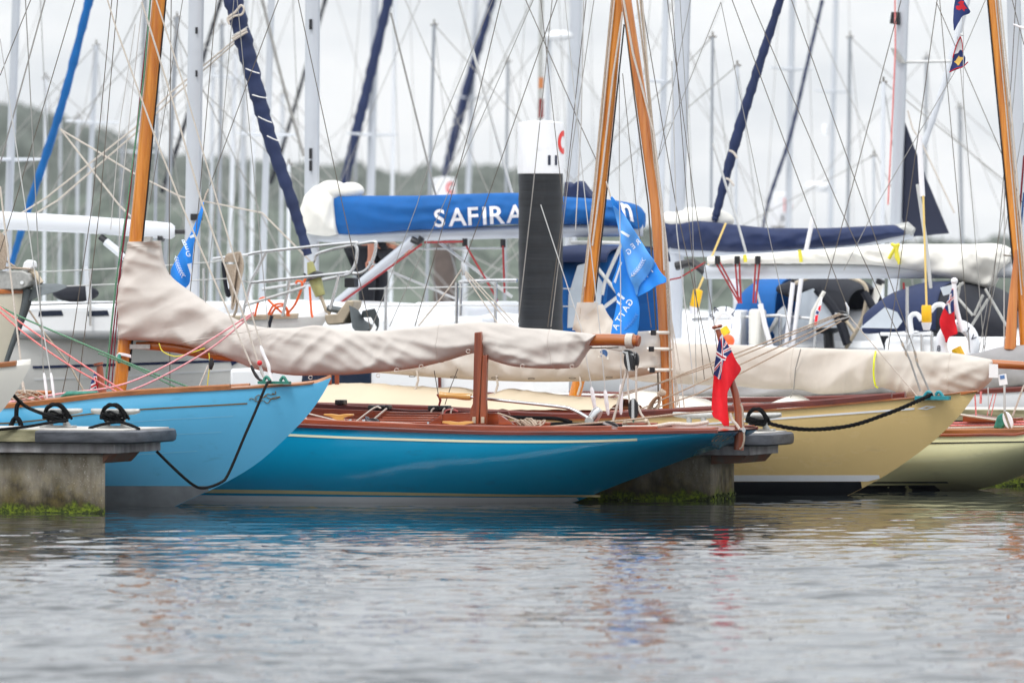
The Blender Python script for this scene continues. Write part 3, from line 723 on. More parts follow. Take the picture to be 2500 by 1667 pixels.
hTQ.rail('covering_board', M['mahog'], tTQ, abT+.3, aS-.02, .11, .012, .0265, .0)
hTQ.rail('toe_rail', M['mahog'], tTQ, abT+.3, aS-.7, .03, .03, .036, -.03)
hTQ.rail('toe_rail', M['mahog'], tTQ, aS-.66, aS-.4, .03, .022, .036, -.03)
fnt = near_fn(hTQ)
cz = pchip([B(x, y, pT-.75)[0] for x, y in ((690, 1060), (900, 1069), (1250, 1078), (1400, 1078), (1545, 1073))], [B(x, y, pT-.75)[2] for x, y in ((690, 1060), (900, 1069), (1250, 1078), (1400, 1078), (1545, 1073))])
hTQ.band('cove_line', M['palecream'], tTQ, lambda a: cz(a)-.009, lambda a: cz(a)+.010, abT+1, B(1545, 1075, pT-.55)[0], .005)
mb = MB()
sprig(mb, fnt, [[(1548, 1072), (1549, 1077)], [(1556, 1076), (1572, 1075), (1586, 1074)], [(1558, 1073), (1566, 1069), (1572, 1069)], [(1558, 1077), (1566, 1079), (1572, 1080)], [(1572, 1074), (1577, 1070), (1580, 1069)], [(1572, 1076), (1577, 1078), (1581, 1079)]], .0045)
mb.build('leaf_ornament', M['palecream'], tTQ)
def zline(pts, off=.62): return pchip([B(x, y, pT-off)[0] for x, y in pts], [B(x, y, pT-off)[2] for x, y in pts])
zt0, zt1 = zline([(300, 1200), (600, 1203), (1250, 1215), (1430, 1219)]), zline([(300, 1191), (600, 1194), (1250, 1209), (1430, 1214)])
zw1 = zline([(300, 1205), (600, 1209), (1250, 1217), (1430, 1221)])
hTQ.band('boot_stripe', M['tan'], tTQ, zt0, zt1, abT+2.4, B(1438, 1214, pT-.3)[0], .004, sides=(-1, 1))
hTQ.band('waterline_band', M['whiteboot'], tTQ, lambda a: max(hTQ.bottom(a)+.002, -.3), lambda a: max(hTQ.bottom(a)+.004, zw1(a)), abT+2.4, B(1405, 1222, pT-.1)[0], .004)
mb = MB()                                             # name on the transom
a_t = aS; zs_, zb_ = hTQ.sheer(aS), hTQ.bottom(aS)
def trf(x, z):
    f = x/hTQ.y(aS, zs_); return W(hTQ.sh(aS, z)+.035*(1-f*f)+.006, pT+x, z)
for k, ch in enumerate('COILA'): letter(mb, ch, trf, (-.47+k*.078, zs_-.05), (.05, .004), (-.012, .05))
letter(mb, 'C', trf, (.36, zs_-.048), (.05, 0), (-.012, .05))
letter(mb, '.', trf, (.31, zs_-.07), (.008, 0), (0, .009))
mb.build('name_lettering', M['gold'], tTQ)

# cockpit
zd = B(1100, 1046, pT-.8)[2]
mb = MB()
def wall(mb, p, pts, th=.022):
    mb.prism([W(B(x, y, p)[0], p, B(x, y, p)[2]) for x, y in pts], Vector(W(0, th, 0)))
wall(mb, pT+.42, [(640, 985), (770, 984), (900, 992), (1000, 1000), (1240, 1003), (1250, 1022), (640, 1022)])
mb.build('coaming', M['mahogdark'], tTQ, bevel=.006)
mb = MB(); wall(mb, pT+.30, [(640, 995), (770, 996), (1000, 1006), (1080, 1006), (1080, 1040), (640, 1030)]); wall(mb, pT-.12, [(640, 1014), (940, 1026), (940, 1040), (640, 1034)])
mb.build('cockpit_side', M['mahog'], tTQ, bevel=.005)
for k in range(6):                                    # slatted seat
    y0 = 1007+5.6*k; x0 = 952-7.5*k; p_ = pT+.28-.12*k
    mb = MB(); q0, q1 = B(x0, y0, p_), B(1078-7*k, y0+2.5, p_)
    mb.box(q0[0], q1[0], p_-.04, p_+.04, q0[2]-.012, q0[2]+.004); mb.build('slat', M['mahog'], tTQ, bevel=.004)
for pts in ([(1078, 1010), (1148, 1006), (1148, 1036), (1078, 1038)], [(1186, 1007), (1217, 1008), (1217, 1036), (1186, 1036)]):
    mb = MB(); wall(mb, pT-.02, pts); mb.build('bulkhead', M['mahog'], tTQ, bevel=.004)
for pts in ([(1040, 1038), (1078, 1010), (1078, 1038)], [(1217, 1010), (1253, 1036), (1217, 1037)]):
    mb = MB(); wall(mb, pT-.22, pts, .05); mb.build('knee', M['mahog'], tTQ, bevel=.004)
# boom crutch: two upright planks, slot between
mb = MB(); pk = pT-.185
def plank(pts, p_, th):
    mb = MB(); mb.prism([W(B(x, y, p_)[0], p_, B(x, y, p_)[2]) for x, y in pts], Vector(W(0, th, 0))); return mb
crutch = plank([(1158, 812), (1174, 810), (1176, 866), (1170, 975), (1168, 1034), (1146, 1034), (1147, 1001), (1154, 985)], pk, .045).build('boom_crutch', M['mahogz'], tTQ, bevel=.004)
plank([(1178, 868), (1189, 866), (1186, 975), (1187, 1000), (1186, 1034), (1171, 1034), (1173, 975)], pk+.012, .045).build('crutch_plank', M['mahogz'], crutch, bevel=.004)
for x in (1157, 1178):
    mb = MB(); q = B(x, 1033, pk-.012); mb.box(q[0]-.014, q[0]+.014, pk-.014, pk-.002, q[2], q[2]+.05); mb.build('hinge', M['beigesteel'], crutch, bevel=.003)
# tiller
mb = MB(); til = MB().tube(curve_pts([BW(1074, 964, pT), BW(1110, 966, pT), BW(1150, 969, pT)], 4), [.029, .026, .024, .024, .027, .031, .026], 14).build('tiller_grip', M['ashwood'], tTQ)
MB().tube(curve_pts([BW(1150, 969, pT), BW(1250, 980, pT), (BW(1370, 993, pT)), BW(1400, 1001, pT), BW(1428, 1016, pT), BW(1440, 1024, pT)], 6), [.0125, .0125, .0135, .0145, .016, .016, .018], 12).build('tiller_rod', M['steel'], tTQ)
MB().tube([BW(1174, 970, pT), BW(1184, 971, pT)], .022, 10).build('lashing', M['ropeblack'], tTQ)
mb = MB(); c = B(1440, 1028, pT-.03)
mb.tube([W(c[0], pT-.06, c[2]), W(c[0], pT+.06, c[2])], .036, 20); mb.build('tiller_head', M['galv'], tTQ, bevel=.006)
MB().tube([BW(1438, 1045, pT), BW(1448, 1022, pT), BW(1459, 1004, pT), BW(1464, 998, pT)], [.044, .046, .044, .03], 18).build('rudder_stock_cap', M['steel'], tTQ)
# varnished cleats, jammers, winch pads
zc_ = hTQ.sheer(apx(830, pT-.6))+.05
horn_cleat(tTQ, pT-.35, 791, 864, 1014, B(828, 1028, pT-.35)[2]); horn_cleat(tTQ, pT-.42, 1081, 1156, 1032, B(1118, 1041, pT-.42)[2])
for p_, y, xs in ((pT+.42, 981, (827, 838)), (pT+.40, 994, (908, 921, 934, 948)), (pT+.42, 995, (1054, 1067, 1080, 1093))):
    for x in xs:
        q = B(x, y, p_); mb = MB(); mb.box(q[0]-.019, q[0]+.019, p_-.05, p_+.05, q[2]-.022, q[2]+.018); mb.build('jammer', M['black'], tTQ, bevel=.008)
for x, y in ((855, 1037), (888, 1037), (1045, 1043)):
    q = B(x, y, pT-.58); s = .06 if x < 1000 else .036
    mb = MB(); mb.tube([W(q[0], q[1], q[2]-.015), W(q[0], q[1], q[2]+.005), W(q[0], q[1], q[2]+.012)], [s, s, s*.55], 18); e = mb.build('deck_pad', M['mahogdark'], tTQ)
    mb = MB(); mb.tube([W(q[0], q[1], q[2]), W(q[0], q[1], q[2]+.045)], [s*.3, s*.2], 10); mb.build('eye', M['steel'], e)
block(tTQ, pT-.5, 853, 1031, .8, 1.4, 'galv'); block(tTQ, pT-.5, 912, 1028, 1.1, 1.5); block(tTQ, pT-.5, 898, 1025, .7, .4, 'rubber')
for pts, px, m in (([(755, 1010), (800, 1021), (850, 1034)], 4, 'rope'), ([(864, 1033), (914, 995), (930, 996)], 4.5, 'rope'), ([(912, 1024), (944, 997)], 5, 'rope'), ([(912, 1030), (985, 1033), (1035, 1037)], 4.5, 'rope'), ([(740, 1020), (752, 1026), (764, 1035)], 7, 'rope')):
    MB().tube(curve_pts([BW(x, y, pT-.45) for x, y in pts], 4), px/2/F*68, 6).build('sheet', M[m], tTQ)
for x0, x1, m in ((1052, 1060, 'rope'), (1080, 1086, 'rope'), (1100, 1106, 'rope')):
    MB().tube(curve_pts([BW(x1, 996, pT+.3), BW(x0+2, 1001, pT+.28), BW(x0, 1010, pT+.27)], 4), .007, 6).build('control_line', M[m], tTQ)
MB().tube(curve_pts([BW(1083, 1010, pT+.3), BW(1090, 1001, pT+.3), BW(1105, 999, pT+.3), BW(1118, 1004, pT+.3)], 4), .007, 6).build('control_line', M['ropered'], tTQ)

# spars, sail cover, rigging
mast(tTQ, pT, [(286, 990), (298, 900), (340, 500), (388, 0), (500, -1200)], 35, 'mastwood')
wire(tTQ, 'mast_track', pT-.0, [(316, 905), (357, 500), (405, 0), (450, -480)], 5, 'black'); wire(tTQ, 'mast_track', pT+.02, [(313, 905), (354, 500), (402, 0), (447, -480)], 4, 'wirepale')
mb = MB(); A1, A2 = BW(334, 842, pT), BW(1555, 832, pT)
boom = MB().tube(curve_pts([BW(334, 843, pT), BW(420, 847, pT), BW(600, 868, pT), BW(1100, 846, pT), BW(1440, 830, pT), BW(1556, 832, pT)], 6), [.03, .045, .05, .05, .05, .048], 14).build('boom', M['boomwood'], tTQ)
MB().tube([BW(1530, 832, pT), BW(1547, 832, pT)], .062, 14).build('boom_end_lashing', M['rope'], boom)
mb = MB(); mb.box(B(322, 843, pT)[0], B(372, 843, pT)[0], pT-.055, pT-.045, B(340, 852, pT)[2], B(340, 840, pT)[2]); mb.build('gooseneck_plate', M['galv'], boom, bevel=.003)
MB().tube([BW(1556, 832, pT), BW(1561, 833, pT)], [.05, .044], 14).build('boom_end_plate', M['mahogz'], boom)
A = [(315, 591), (306, 640), (296, 690), (292, 740), (292, 790), (291, 827), (370, 833), (450, 843), (545, 868), (640, 905), (740, 917), (840, 915), (930, 908), (1010, 899), (1080, 883), (1160, 862), (1200, 878), (1270, 896), (1345, 900), (1402, 898), (1424, 868), (1455, 822)]
Bq = [(391, 588), (397, 636), (420, 678), (468, 714), (515, 747), (560, 772), (615, 794), (670, 801), (720, 800), (770, 794), (830, 803), (890, 808), (950, 806), (1010, 800), (1080, 793), (1170, 786), (1235, 790), (1275, 800), (1330, 803), (1390, 809), (1430, 813), (1458, 817)]
Wd = [.085, .095, .105, .12, .13, .13, .13, .12, .12, .13, .13, .13, .13, .12, .12, .11, .12, .12, .11, .10, .09, .06]
cvT = cover(A, Bq, pT, Wd, 260, 56, .034, (3, 7), 2.1, .3); cvT = cvT.build('sail_cover', M['cover'], tTQ, angle=70)
seams(cvT, (3, 84, 172, 225), 'cover')
for x, y in ((970, 902), (1030, 893), (1145, 856), (1277, 892), (1398, 893), (925, 915), (760, 920)):
    c = B(x, y, pT-.15); MB().tube([W(c[0]+.016*math.cos(t*.7), pT-.17-.003*t*.2, c[2]+.012*math.sin(t*.7)-.001*t) for t in range(10)], .0035, 5).build('cover_lacing', M['rope'], tTQ)
mb = MB(); mb.prism([BW(x, y, pT-.14) for x, y in ((352, 578), (368, 578), (366, 590), (350, 592))], Vector(W(0, .05, 0))); mb.build('halyard_shackle', M['galv'], tTQ)
mb = MB()
for k in range(3): mb.tube([BW(285+x, 862+k*2+y, pT-.07) for x, y in ((0, 6), (6, 0), (20, 2), (35, 6))], .006, 6)
mb.build('mast_strap', M['flagwhite'], tTQ)
MB().tube([BW(291, 865, pT-.09), BW(291, 876, pT-.1), BW(291, 886, pT-.09)], [.012, .02, .012], 8).build('mast_cleat', M['bronze'], tTQ)
for pts, px, m in (([(348, 0), (293, 500), (289, 700)], 2.4, 'wirepale'), ([(330, 60), (293, 300), (270, 560)], 2.2, 'wirepale'), ([(367, 0), (352, 180), (311, 500), (283, 690), (256, 950)], 5, 'ropegreen'), ([(372, -40), (314, 500), (290, 680), (262, 950)], 4, 'ropedkred'), ([(316, 470), (296, 640), (272, 950)], 3.4, 'ropedkred')):
    wire(tTQ, 'halyard', pT-.08, pts, px, m)
for pts, px, m in (([(273, 0), (225, 500), (169, 878), (152, 960)], 2.4, 'wire'), ([(287, 0), (244, 500), (199, 878), (190, 960)], 2.4, 'wire'), ([(418, 0), (413, 500), (415, 950)], 2.4, 'wire'), ([(446, 0), (365, 500)], 1.8, 'wire'), ([(528, 0), (485, 500), (464, 715)], 2.2, 'wire'), ([(571, 0), (526, 500), (500, 760)], 2, 'wiregrey'), ([(579, 0), (627, 500), (665, 912)], 2.2, 'wiregrey'), ([(728, 0), (836, 500), (905, 805)], 2.3, 'wire'), ([(680, 0), (600, 214), (512, 455)], 2.2, 'wire')):
    wire(tTQ, 'shroud' if px > 2 else 'stay', pT, pts, px, m)
for pts, px, m in (([(1224, 0), (1163, 255), (1096, 500), (1013, 796)], 2.3, 'wire'), ([(1302, 0), (1250, 121), (1082, 500), (951, 797)], 2., 'wiregrey'), ([(1203, 0), (1072, 319), (1018, 500), (906, 804)], 2., 'wiregrey'), ([(1360, 0), (1200, 456), (1133, 641)], 2.2, 'wire')):
    wire(tTQ, 'backstay' if px > 2.1 else 'lazy_jack', pT, pts, px, m)
wire(tTQ, 'runner', pT+.4, [(1060, 905), (1066, 940), (1074, 985)], 2.4, 'wire'); wire(tTQ, 'runner', pT+.4, [(1118, 900), (1100, 945), (1086, 988)], 2.2, 'wire'); wire(tTQ, 'red_lashing', pT+.38, [(1068, 962), (1076, 976), (1072, 990)], 6, 'linered')
for pts, px in (([(1131, 650), (1095, 705), (1022, 795)], 4), ([(1131, 665), (1216, 790)], 3.4), ([(1134, 664), (1240, 786)], 3.4), ([(1137, 662), (1256, 788)], 3.4)):
    wire(tTQ, 'bridle', pT, pts, px, 'rope')
MB().tube([BW(1129, 640, pT), BW(1131, 655, pT), BW(1132, 672, pT)], [.01, .018, .012], 8).build('bridle_ring', M['steel'], tTQ)
# mainsheet at the boom end
wire(tTQ, 'span', pT, [(1480, 850), (1530, 858), (1548, 862)], 4, 'rope'); wire(tTQ, 'span', pT, [(1440, 850), (1510, 848)], 3, 'wire')
block(tTQ, pT, 1535, 862, 1.1, 1.3); block(tTQ, pT-.03, 1535, 882, 1.7, .15); block(tTQ, pT+.03, 1549, 882, 1.7, -.1)
block(tTQ, pT, 1547, 998, 1.9, 0); block(tTQ, pT-.2, 1493, 1039, 1.5, 1.2)
MB().tube([BW(1547, 1018, pT), BW(1547, 1032, pT)], .012, 8).build('shackle', M['bronze'], tTQ)
for pts, px in (([(1533, 890), (1515, 960), (1494, 1037)], 7), ([(1532, 880), (1533, 950), (1538, 990)], 5), ([(1553, 892), (1553, 960), (1554, 995)], 6), ([(1554, 985), (1565, 1010), (1577, 1026)], 6)):
    wire(tTQ, 'mainsheet', pT, pts, px, 'rope')
MB().tube(curve_pts([BW(1520, 1042, pT), BW(1523, 1034, pT), BW(1530, 1031, pT), BW(1575, 1028, pT), BW(1582, 1031, pT), BW(1586, 1040, pT)], 5), .012, 8).build('sheet_horse', M['beigesteel'], tTQ)
for x, y in ((1526, 1031), (1579, 1029)):
    q = B(x, y, pT); MB().tube([W(q[0]-.012, pT, q[2]), W(q[0]+.012, pT, q[2])], .022, 14).build('horse_stop', M['beigesteel'], tTQ)
for x0, x1, y0, y1 in ((1444, 1453, 945, 1000), (1477, 1485, 952, 1013), (1516, 1516, 938, 1012)):
    turnbuckle(tTQ, pT+.5, [(x0, y0), ((x0+x1)/2, (y0+y1)/2), (x1, y1)], 'flagwhite', 11)
for pts in ([(1320, 500), (1418, 798), (1444, 945)], [(1379, 0), (1430, 500), (1465, 810), (1477, 952)], [(1512, 420), (1515, 700), (1516, 938)]):
    wire(tTQ, 'shroud', pT+.5, pts, 2.6, 'wirepale')
mb = MB(); rr = random.Random(3)                       # rope pile by the tiller
for k in range(9):
    c = B(1296+rr.uniform(-14, 14), 1034+rr.uniform(-5, 3), pT-.3); r = rr.uniform(.05, .09)
    mb.tube([W(c[0]+r*math.cos(t*.55+k), c[1]+.05*math.sin(t*.55), c[2]+.028*math.sin(t*.55*2+k)) for t in range(11)], .0075, 5)
mb.build('rope_coil', M['ropebeige'], tTQ)
MB().tube(curve_pts([BW(x, y, pT-.2) for x, y in ((1215, 1008), (1260, 1024), (1300, 1042), (1400, 1036), (1520, 1026), (1640, 1012), (1740, 1004))], 6), .008, 6).build('sheet_tail', M['ropebeige'], tTQ)
MB().tube(curve_pts([BW(x, y, pT-.1) for x, y in ((1245, 1018), (1310, 1020), (1360, 1022), (1396, 1032), (1345, 1036), (1450, 1036), (1560, 1042), (1640, 1040))], 6), .015, 8).build('mooring_line', M['ropeblack'], tTQ)
MB().tube(curve_pts([BW(x, y, pT-.3) for x, y in ((1520, 1043), (1590, 1042), (1640, 1034), (1690, 1036), (1730, 1030))], 6), .016, 8).build('mooring_line', M['rope'], tTQ)

# ---- mustard yacht, bow to the right
p = pYL; L_ = 7.6; ab = B(2385, 954, p)[0]; abY = ab
bYL = lambda a, f=pchip(*zip(*BF)): .86*f(min(1, max(0, (abY-a)/7.6)))
sh = sheer_from_px(p, bYL, [(1400, 1026), (1600, 1017), (1829, 1005), (2000, 993), (2170, 977), (2300, 965), (2385, 953)], [(ab-4.6, .68), (ab-7.6, .72)])
bt = cpt([(2386, 955), (2352, 1003), (2292, 1065), (2222, 1120), (2150, 1167), (2035, 1223)], p, [(ab-2.4, -.32), (ab-3.4, -.44), (ab-5.4, -.4), (ab-6.6, .05), (ab-7.6, .45)])
hYL = Hull(p, ab, -1, L_, .86, BF, sh, bt, .2)
tYL = thing('classic_yacht', 'mustard yellow wooden yacht with white diamond at its bow and black boot top', 'yacht', W(ab, p, 0), 'classic one-design yachts along the fingers')
hYL.hull('hull', M['yellow'], tYL); hYL.deck('deck', M['teak'], tYL, .0, .012)
hYL.rail('toe_rail', M['mahogdark'], tYL, ab-7.5, apx(2166, p-.35), .04, .05, .012)
hYL.rail('rubbing_strake', M['railwood'], tYL, ab-7.5, apx(2340, p-.1), .03, .014, -.004, .02)
hYL.band('waterline_band', M['blackboot'], tYL, lambda a: max(hYL.bottom(a)+.002, -.3), lambda a: max(hYL.bottom(a)+.004, .115), ab-6.6, B(2105, 1190, p)[0], .004)
hYL.band('boot_stripe', M['whiteboot'], tYL, lambda a: max(hYL.bottom(a)+.002, .117), lambda a: max(hYL.bottom(a)+.006, .17), ab-6.6, B(2148, 1168, p)[0], .004)
wz = zline = None
def zl(p_, pts): return pchip([B(x, y, p_)[0] for x, y in pts], [B(x, y, p_)[2] for x, y in pts])
wz = zl(p-.5, [(1600, 1044), (1850, 1025), (2222, 998)])
hYL.band('cove_line', M['whiteboot'], tYL, lambda a: wz(a)-.008, lambda a: wz(a)+.008, ab-5.5, B(2222, 998, p-.28)[0], .005)
fny = near_fn(hYL); mb = MB()
out = [(2239, 998), (2262, 990), (2286, 992), (2262, 1000)]; inn = [(2252, 997), (2262, 993), (2273, 993.5), (2262, 997.5)]
for i in range(4): mb.add([fny(*q) for q in (out[i], out[(i+1) % 4], inn[(i+1) % 4], inn[i])], [(0, 1, 2, 3)])
mb.build('diamond_mark', M['whiteboot'], tYL)
q = B(2280, 970, p-.13); mb = MB(); mb.box(q[0]-.15, q[0]+.14, p-.18, p-.11, q[2]-.02, q[2]+.012)
for x0, x1, x2 in ((2254, 2262, 2276), (2305, 2296, 2284)): mb.tube(curve_pts([BW(x0, 972, p-.14), BW(x1, 959, p-.14), BW(x1+(x2-x1)*.5, 957, p-.14), BW(x2, 964, p-.14)], 5), .014, 8)
mb.build('bow_fairlead', M['tealpaint'], tYL, bevel=.005)
MB().prism([BW(x, y, p-.04) for x, y in ((2326, 964), (2345, 956), (2385, 953), (2384, 957), (2340, 966))], Vector(W(0, .08, 0))).build('stem_cap', M['boomwood'], tYL, bevel=.004)
mast(tYL, p, [(1633, 1002), (1629, 960), (1620, 760), (1601, 500), (1565, 240), (1529, 0), (1440, -700)], 31, 'mastwood2', r1=.8)
wire(tYL, 'mast_track', p-.03, [(1608, 1000), (1605, 850), (1583, 500), (1544, 200), (1520, 0)], 4, 'wire')
for pts, px, m in (([(1522, 0), (1545, 130), (1595, 319), (1616, 500), (1622, 660)], 6, 'rope'), ([(1555, 0), (1576, 170), (1598, 400), (1617, 520), (1630, 740), (1640, 1000)], 5, 'ropebeige'), ([(1563, 0), (1583, 200), (1604, 420), (1622, 560), (1634, 760), (1636, 1000)], 5, 'ropebeige'), ([(1568, 0), (1592, 300), (1628, 600), (1640, 800), (1650, 998)], 4, 'rope'), ([(1600, 400), (1634, 700), (1654, 990)], 3.4, 'rope'), ([(1632, 760), (1648, 900), (1660, 1000)], 3, 'rope'), ([(1636, 760), (1660, 900), (1671, 1000)], 3, 'rope')):
    wire(tYL, 'halyard', p-.06, pts, px, m)
for pts, px, m in (([(1566, 0), (1650, 500), (1735, 890), (1758, 985)], 2.3, 'wire'), ([(1629, 0), (1697, 500), (1742, 780), (1760, 940)], 2, 'wire'), ([(1640, 0), (1678, 500), (1720, 930)], 2, 'wire'), ([(1660, 0), (1690, 500), (1700, 930)], 1.8, 'wiregrey'), ([(1640, 150), (1652, 560), (1696, 960)], 3, 'wirepale'), ([(1686, 0), (1608, 383)], 1.8, 'wiregrey'), ([(1760, 6), (1605, 392)], 1.8, 'wiregrey'), ([(1760, 6), (1850, 443), (1929, 817)], 2, 'wiregrey'), ([(1833, 0), (2047, 500), (2200, 832)], 2.2, 'wire'), ([(1932, 0), (2109, 500), (2232, 855)], 2.2, 'wire'), ([(1787, 0), (1850, 169), (1972, 500), (2065, 740)], 2.2, 'wire')):
    wire(tYL, 'stay', p, pts, px, m)
wire(tYL, 'forestay_rod', p, [(2200, 832), (2222, 880), (2247, 955)], 5, 'wiregrey'); wire(tYL, 'forestay_rod', p, [(2232, 855), (2240, 890), (2270, 957)], 5.5, 'wiregrey')
for x, y in ((2204, 842), (2212, 862), (2234, 862), (2238, 878)): MB().tube([BW(x-2, y-8, p), BW(x, y, p), BW(x+3, y+8, p)], [.005, .012, .006], 7).build('lashing', M['ropebeige'], tYL)
wire(tYL, 'jib_tack_line', p, [(2070, 768), (2092, 795), (2195, 915), (2240, 968)], 3, 'rope')
block(tYL, p-.03, 2055, 767, 1.2, 1.45); block(tYL, p, 2058, 778, 1.25, 1.9)
MB().tube([BW(2064, 738, p), BW(2070, 752, p), BW(2070, 768, p)], [.006, .013, .01], 8).build('shackle', M['steel'], tYL)
for pts in ([(2050, 765), (1800, 862), (1600, 938), (1330, 1010)], [(2052, 768), (1800, 872), (1560, 952), (1390, 1010)], [(2050, 778), (1800, 893), (1640, 965), (1560, 1000)], [(2054, 784), (1800, 915), (1700, 962), (1560, 1010)]):
    wire(tYL, 'jib_sheet', p-.1, pts, 3.6, 'ropebeige')
mb = MB()
for k in range(6):
    c = B(1602, 984, p-.2); r = .034+.008*k
    mb.tube([W(c[0]+r*.62*math.cos(2*math.pi*t/18)+(r*1.25*math.sin(2*math.pi*t/18))*.5, c[1]-.016*k, c[2]+r*1.25*math.sin(2*math.pi*t/18)-.006*k) for t in range(18)], .0062, 5, closed=True)
mb.tube([BW(1608, 962, p-.25), BW(1616, 958, p-.27), BW(1624, 960, p-.25)], [.02, .034, .02], 8)
mb.build('rope_coil', M['ropebeige'], tYL)
A = [(868, 906), (950, 912), (1060, 921), (1200, 929), (1320, 932), (1440, 930), (1520, 924), (1612, 908), (1618, 905)]
Bq = [(868, 896), (950, 860), (1060, 838), (1200, 822), (1320, 815), (1440, 815), (1520, 812), (1606, 806), (1614, 806)]
cover(A, Bq, p, [.03, .09, .12, .14, .15, .15, .15, .12, .08], 170, 44, .022, (4, 7), 8.4, .15).build('sail_cover', M['coverpink'], tYL, angle=70)
for x in (1009, 1110, 1210, 1300, 1400, 1490): 
    c = B(x, 928-abs(x-1320)*.02, p-.14); MB().tube([W(c[0]+.03*math.cos(t*.7), p-.17, c[2]+.006*math.sin(t*.7)+.012) for t in range(10)], .0028, 5).build('cover_eyelet', M['wire'], tYL)
for y, x0 in ((812, 1585), (852, 1580), (903, 1582)):
    s = B(x0, y, p-.17); e = B(1634, y, p-.06); mb = MB()
    mb.tube([W(s[0], s[1], s[2]), W(s[0]+.08, s[1]+.01, s[2]), W(e[0]-.02, p-.085, e[2]), W(e[0]+.01, p-.02, e[2])], .016, 6); mb.build('cover_strap', M['offwhite'], tYL)
    mb = MB(); mb.box(s[0]+.02, s[0]+.065, s[1]-.028, s[1]-.012, s[2]-.022, s[2]+.022); mb.build('buckle', M['black'], tYL, bevel=.003)
mb = MB(); fnp = lambda x, y: BW(x, y, p-.172)
mb.prism([fnp(1460, 872), fnp(1466, 852), fnp(1484, 858), fnp(1486, 878)], Vector(W(0, .01, 0))); tagp = mb.build('maker_patch', M['offwhite'], tYL)
mb = MB(); c = B(1474, 863, p-.176)
mb.rings([[W(c[0]+r*math.cos(2*math.pi*i/24), p-.176, c[2]+r*math.sin(2*math.pi*i/24)) for i in range(24)] for r in (.026, .034)]); mb.tube([BW(1468, 870, p-.176), BW(1474, 858, p-.176), BW(1480, 870, p-.176)], .005, 4); mb.build('emblem', M['blueprint'], tagp)
for x, y in ((1212, 930), (1415, 928), (1018, 918)):
    wire(tYL, 'cover_tie', p-.12, [(x, y-14), (x+3, y+10), (x-5, y+36)], 6, 'rope')
# cockpit tent on the mustard boat
def tent(parent, name, m, p_, top, bot, w, ridge_p=0., n=60):
    ft = pchip(*zip(*top)); fb = pchip(*zip(*bot)); rings = []
    for i in range(n):
        x = lerp(top[0][0], top[-1][0], i/(n-1)); hi = B(x, ft(x), p_); lo = B(x, fb(x), p_-w)
        row = []
        for j in range(15):
            u = -1+2*j/14; s = abs(u); z = lerp(hi[2], lo[2], s**1.5)+.016*noise.noise(Vector((x*.02, u*2, p_)))*(1-s)+.012*noise.noise(Vector((x*.05, u*5, p_)))
            row.append(W(hi[0], p_+u*w, z))
        rings.append(row)
    return MB().rings(rings, closed=False).build(name, m, parent, angle=80)
tent(tYL, 'cockpit_tent', M['covercream'], p, [(640, 985), (760, 952), (830, 935), (910, 936), (1030, 944), (1120, 945), (1190, 962), (1250, 948), (1330, 958), (1420, 968), (1528, 972)], [(640, 1010), (760, 990), (1000, 1002), (1200, 1004), (1260, 1000), (1400, 1000), (1528, 1003)], .5)
mb = MB(); q0, q1 = apx(1200, p), apx(1560, p); mb.box(q0, q1, p-.45, p+.45, B(1300, 1025, p-.45)[2], B(1300, 1000, p-.45)[2]); mb.build('coach_roof', M['mahog'], tYL, bevel=.01)
mb = MB(); mb.tube([BW(1788, 990, p-.3), BW(1825, 989, p-.3), BW(1862, 988, p-.3)], [.014, .02, .014], 8); mb.build('belaying_pin', M['mahog'], tYL)

# ---- pale cream yacht, stern to the right
p = pCR; L_ = 8.3; aS = apx(2800, p); abC = aS-L_
bCR = lambda a, f=pchip(*zip(*BFT)): .86*f(min(1, max(0, (a-abC)/8.3)))
sh = sheer_from_px(p, bCR, [(2310, 1064), (2400, 1063), (2500, 1062)], [(abC, .80), (abC+1.6, .72), (abC+3.4, .62), (aS-.85, .503), (aS, .535)])
bt = cpt([(2414, 1189), (2460, 1173), (2500, 1158)], p, [(abC, .78), (abC+.3, .62), (abC+1., .3), (abC+2.2, -.1), (aS-4.5, -.45), (aS-2.6, -.3), (aS-1.95, -.06), (aS-.4, .38), (aS, .45)])
hCR = Hull(p, abC, 1, L_, .86, BFT, sh, bt, .19, [(0, 1.25), (.25, 1.8), (.5, 3), (.8, 3.6), (1, 3.2)])
tCR = thing('classic_yacht', 'pale cream wooden yacht with teak deck and dark cove line behind the mustard bow', 'yacht', W(aS, p, 0), 'classic one-design yachts along the fingers')
hCR.hull('hull', M['creamhull'], tCR); hCR.deck('deck', M['teak'], tCR, .035, -.01)
hCR.rail('rubbing_strake', M['mahog'], tCR, abC+.3, aS, .03, .022, -.004, .018); hCR.rail('toe_rail', M['railwood'], tCR, abC+.3, aS-.4, .035, .04, .018, -.02)
cz2 = zl(p-.7, [(2200, 1083), (2290, 1081), (2500, 1078)])
hCR.band('cove_line', M['blackboot'], tCR, lambda a: cz2(a)-.005, lambda a: cz2(a)+.005, abC+1, aS-.6, .005)
hCR.band('waterline_band', M['blackboot'], tCR, lambda a: max(hCR.bottom(a)+.002, -.3), lambda a: max(hCR.bottom(a)+.004, .048), abC+2.3, aS-1.75, .004)
hCR.band('boot_stripe', M['blackboot'], tCR, lambda a: max(hCR.bottom(a)+.002, .066), lambda a: max(hCR.bottom(a)+.004, .08), abC+2.3, aS-1.62, .004)
mast(tCR, p, [(1397, 990), (1413, 930), (1436, 735), (1462, 500), (1489, 240), (1510, 0), (1570, -700)], 31, 'mastwood', r1=.85)
wire(tCR, 'mast_track', p-.02, [(1452, 735), (1478, 500), (1505, 240), (1524, 60)], 4, 'black')
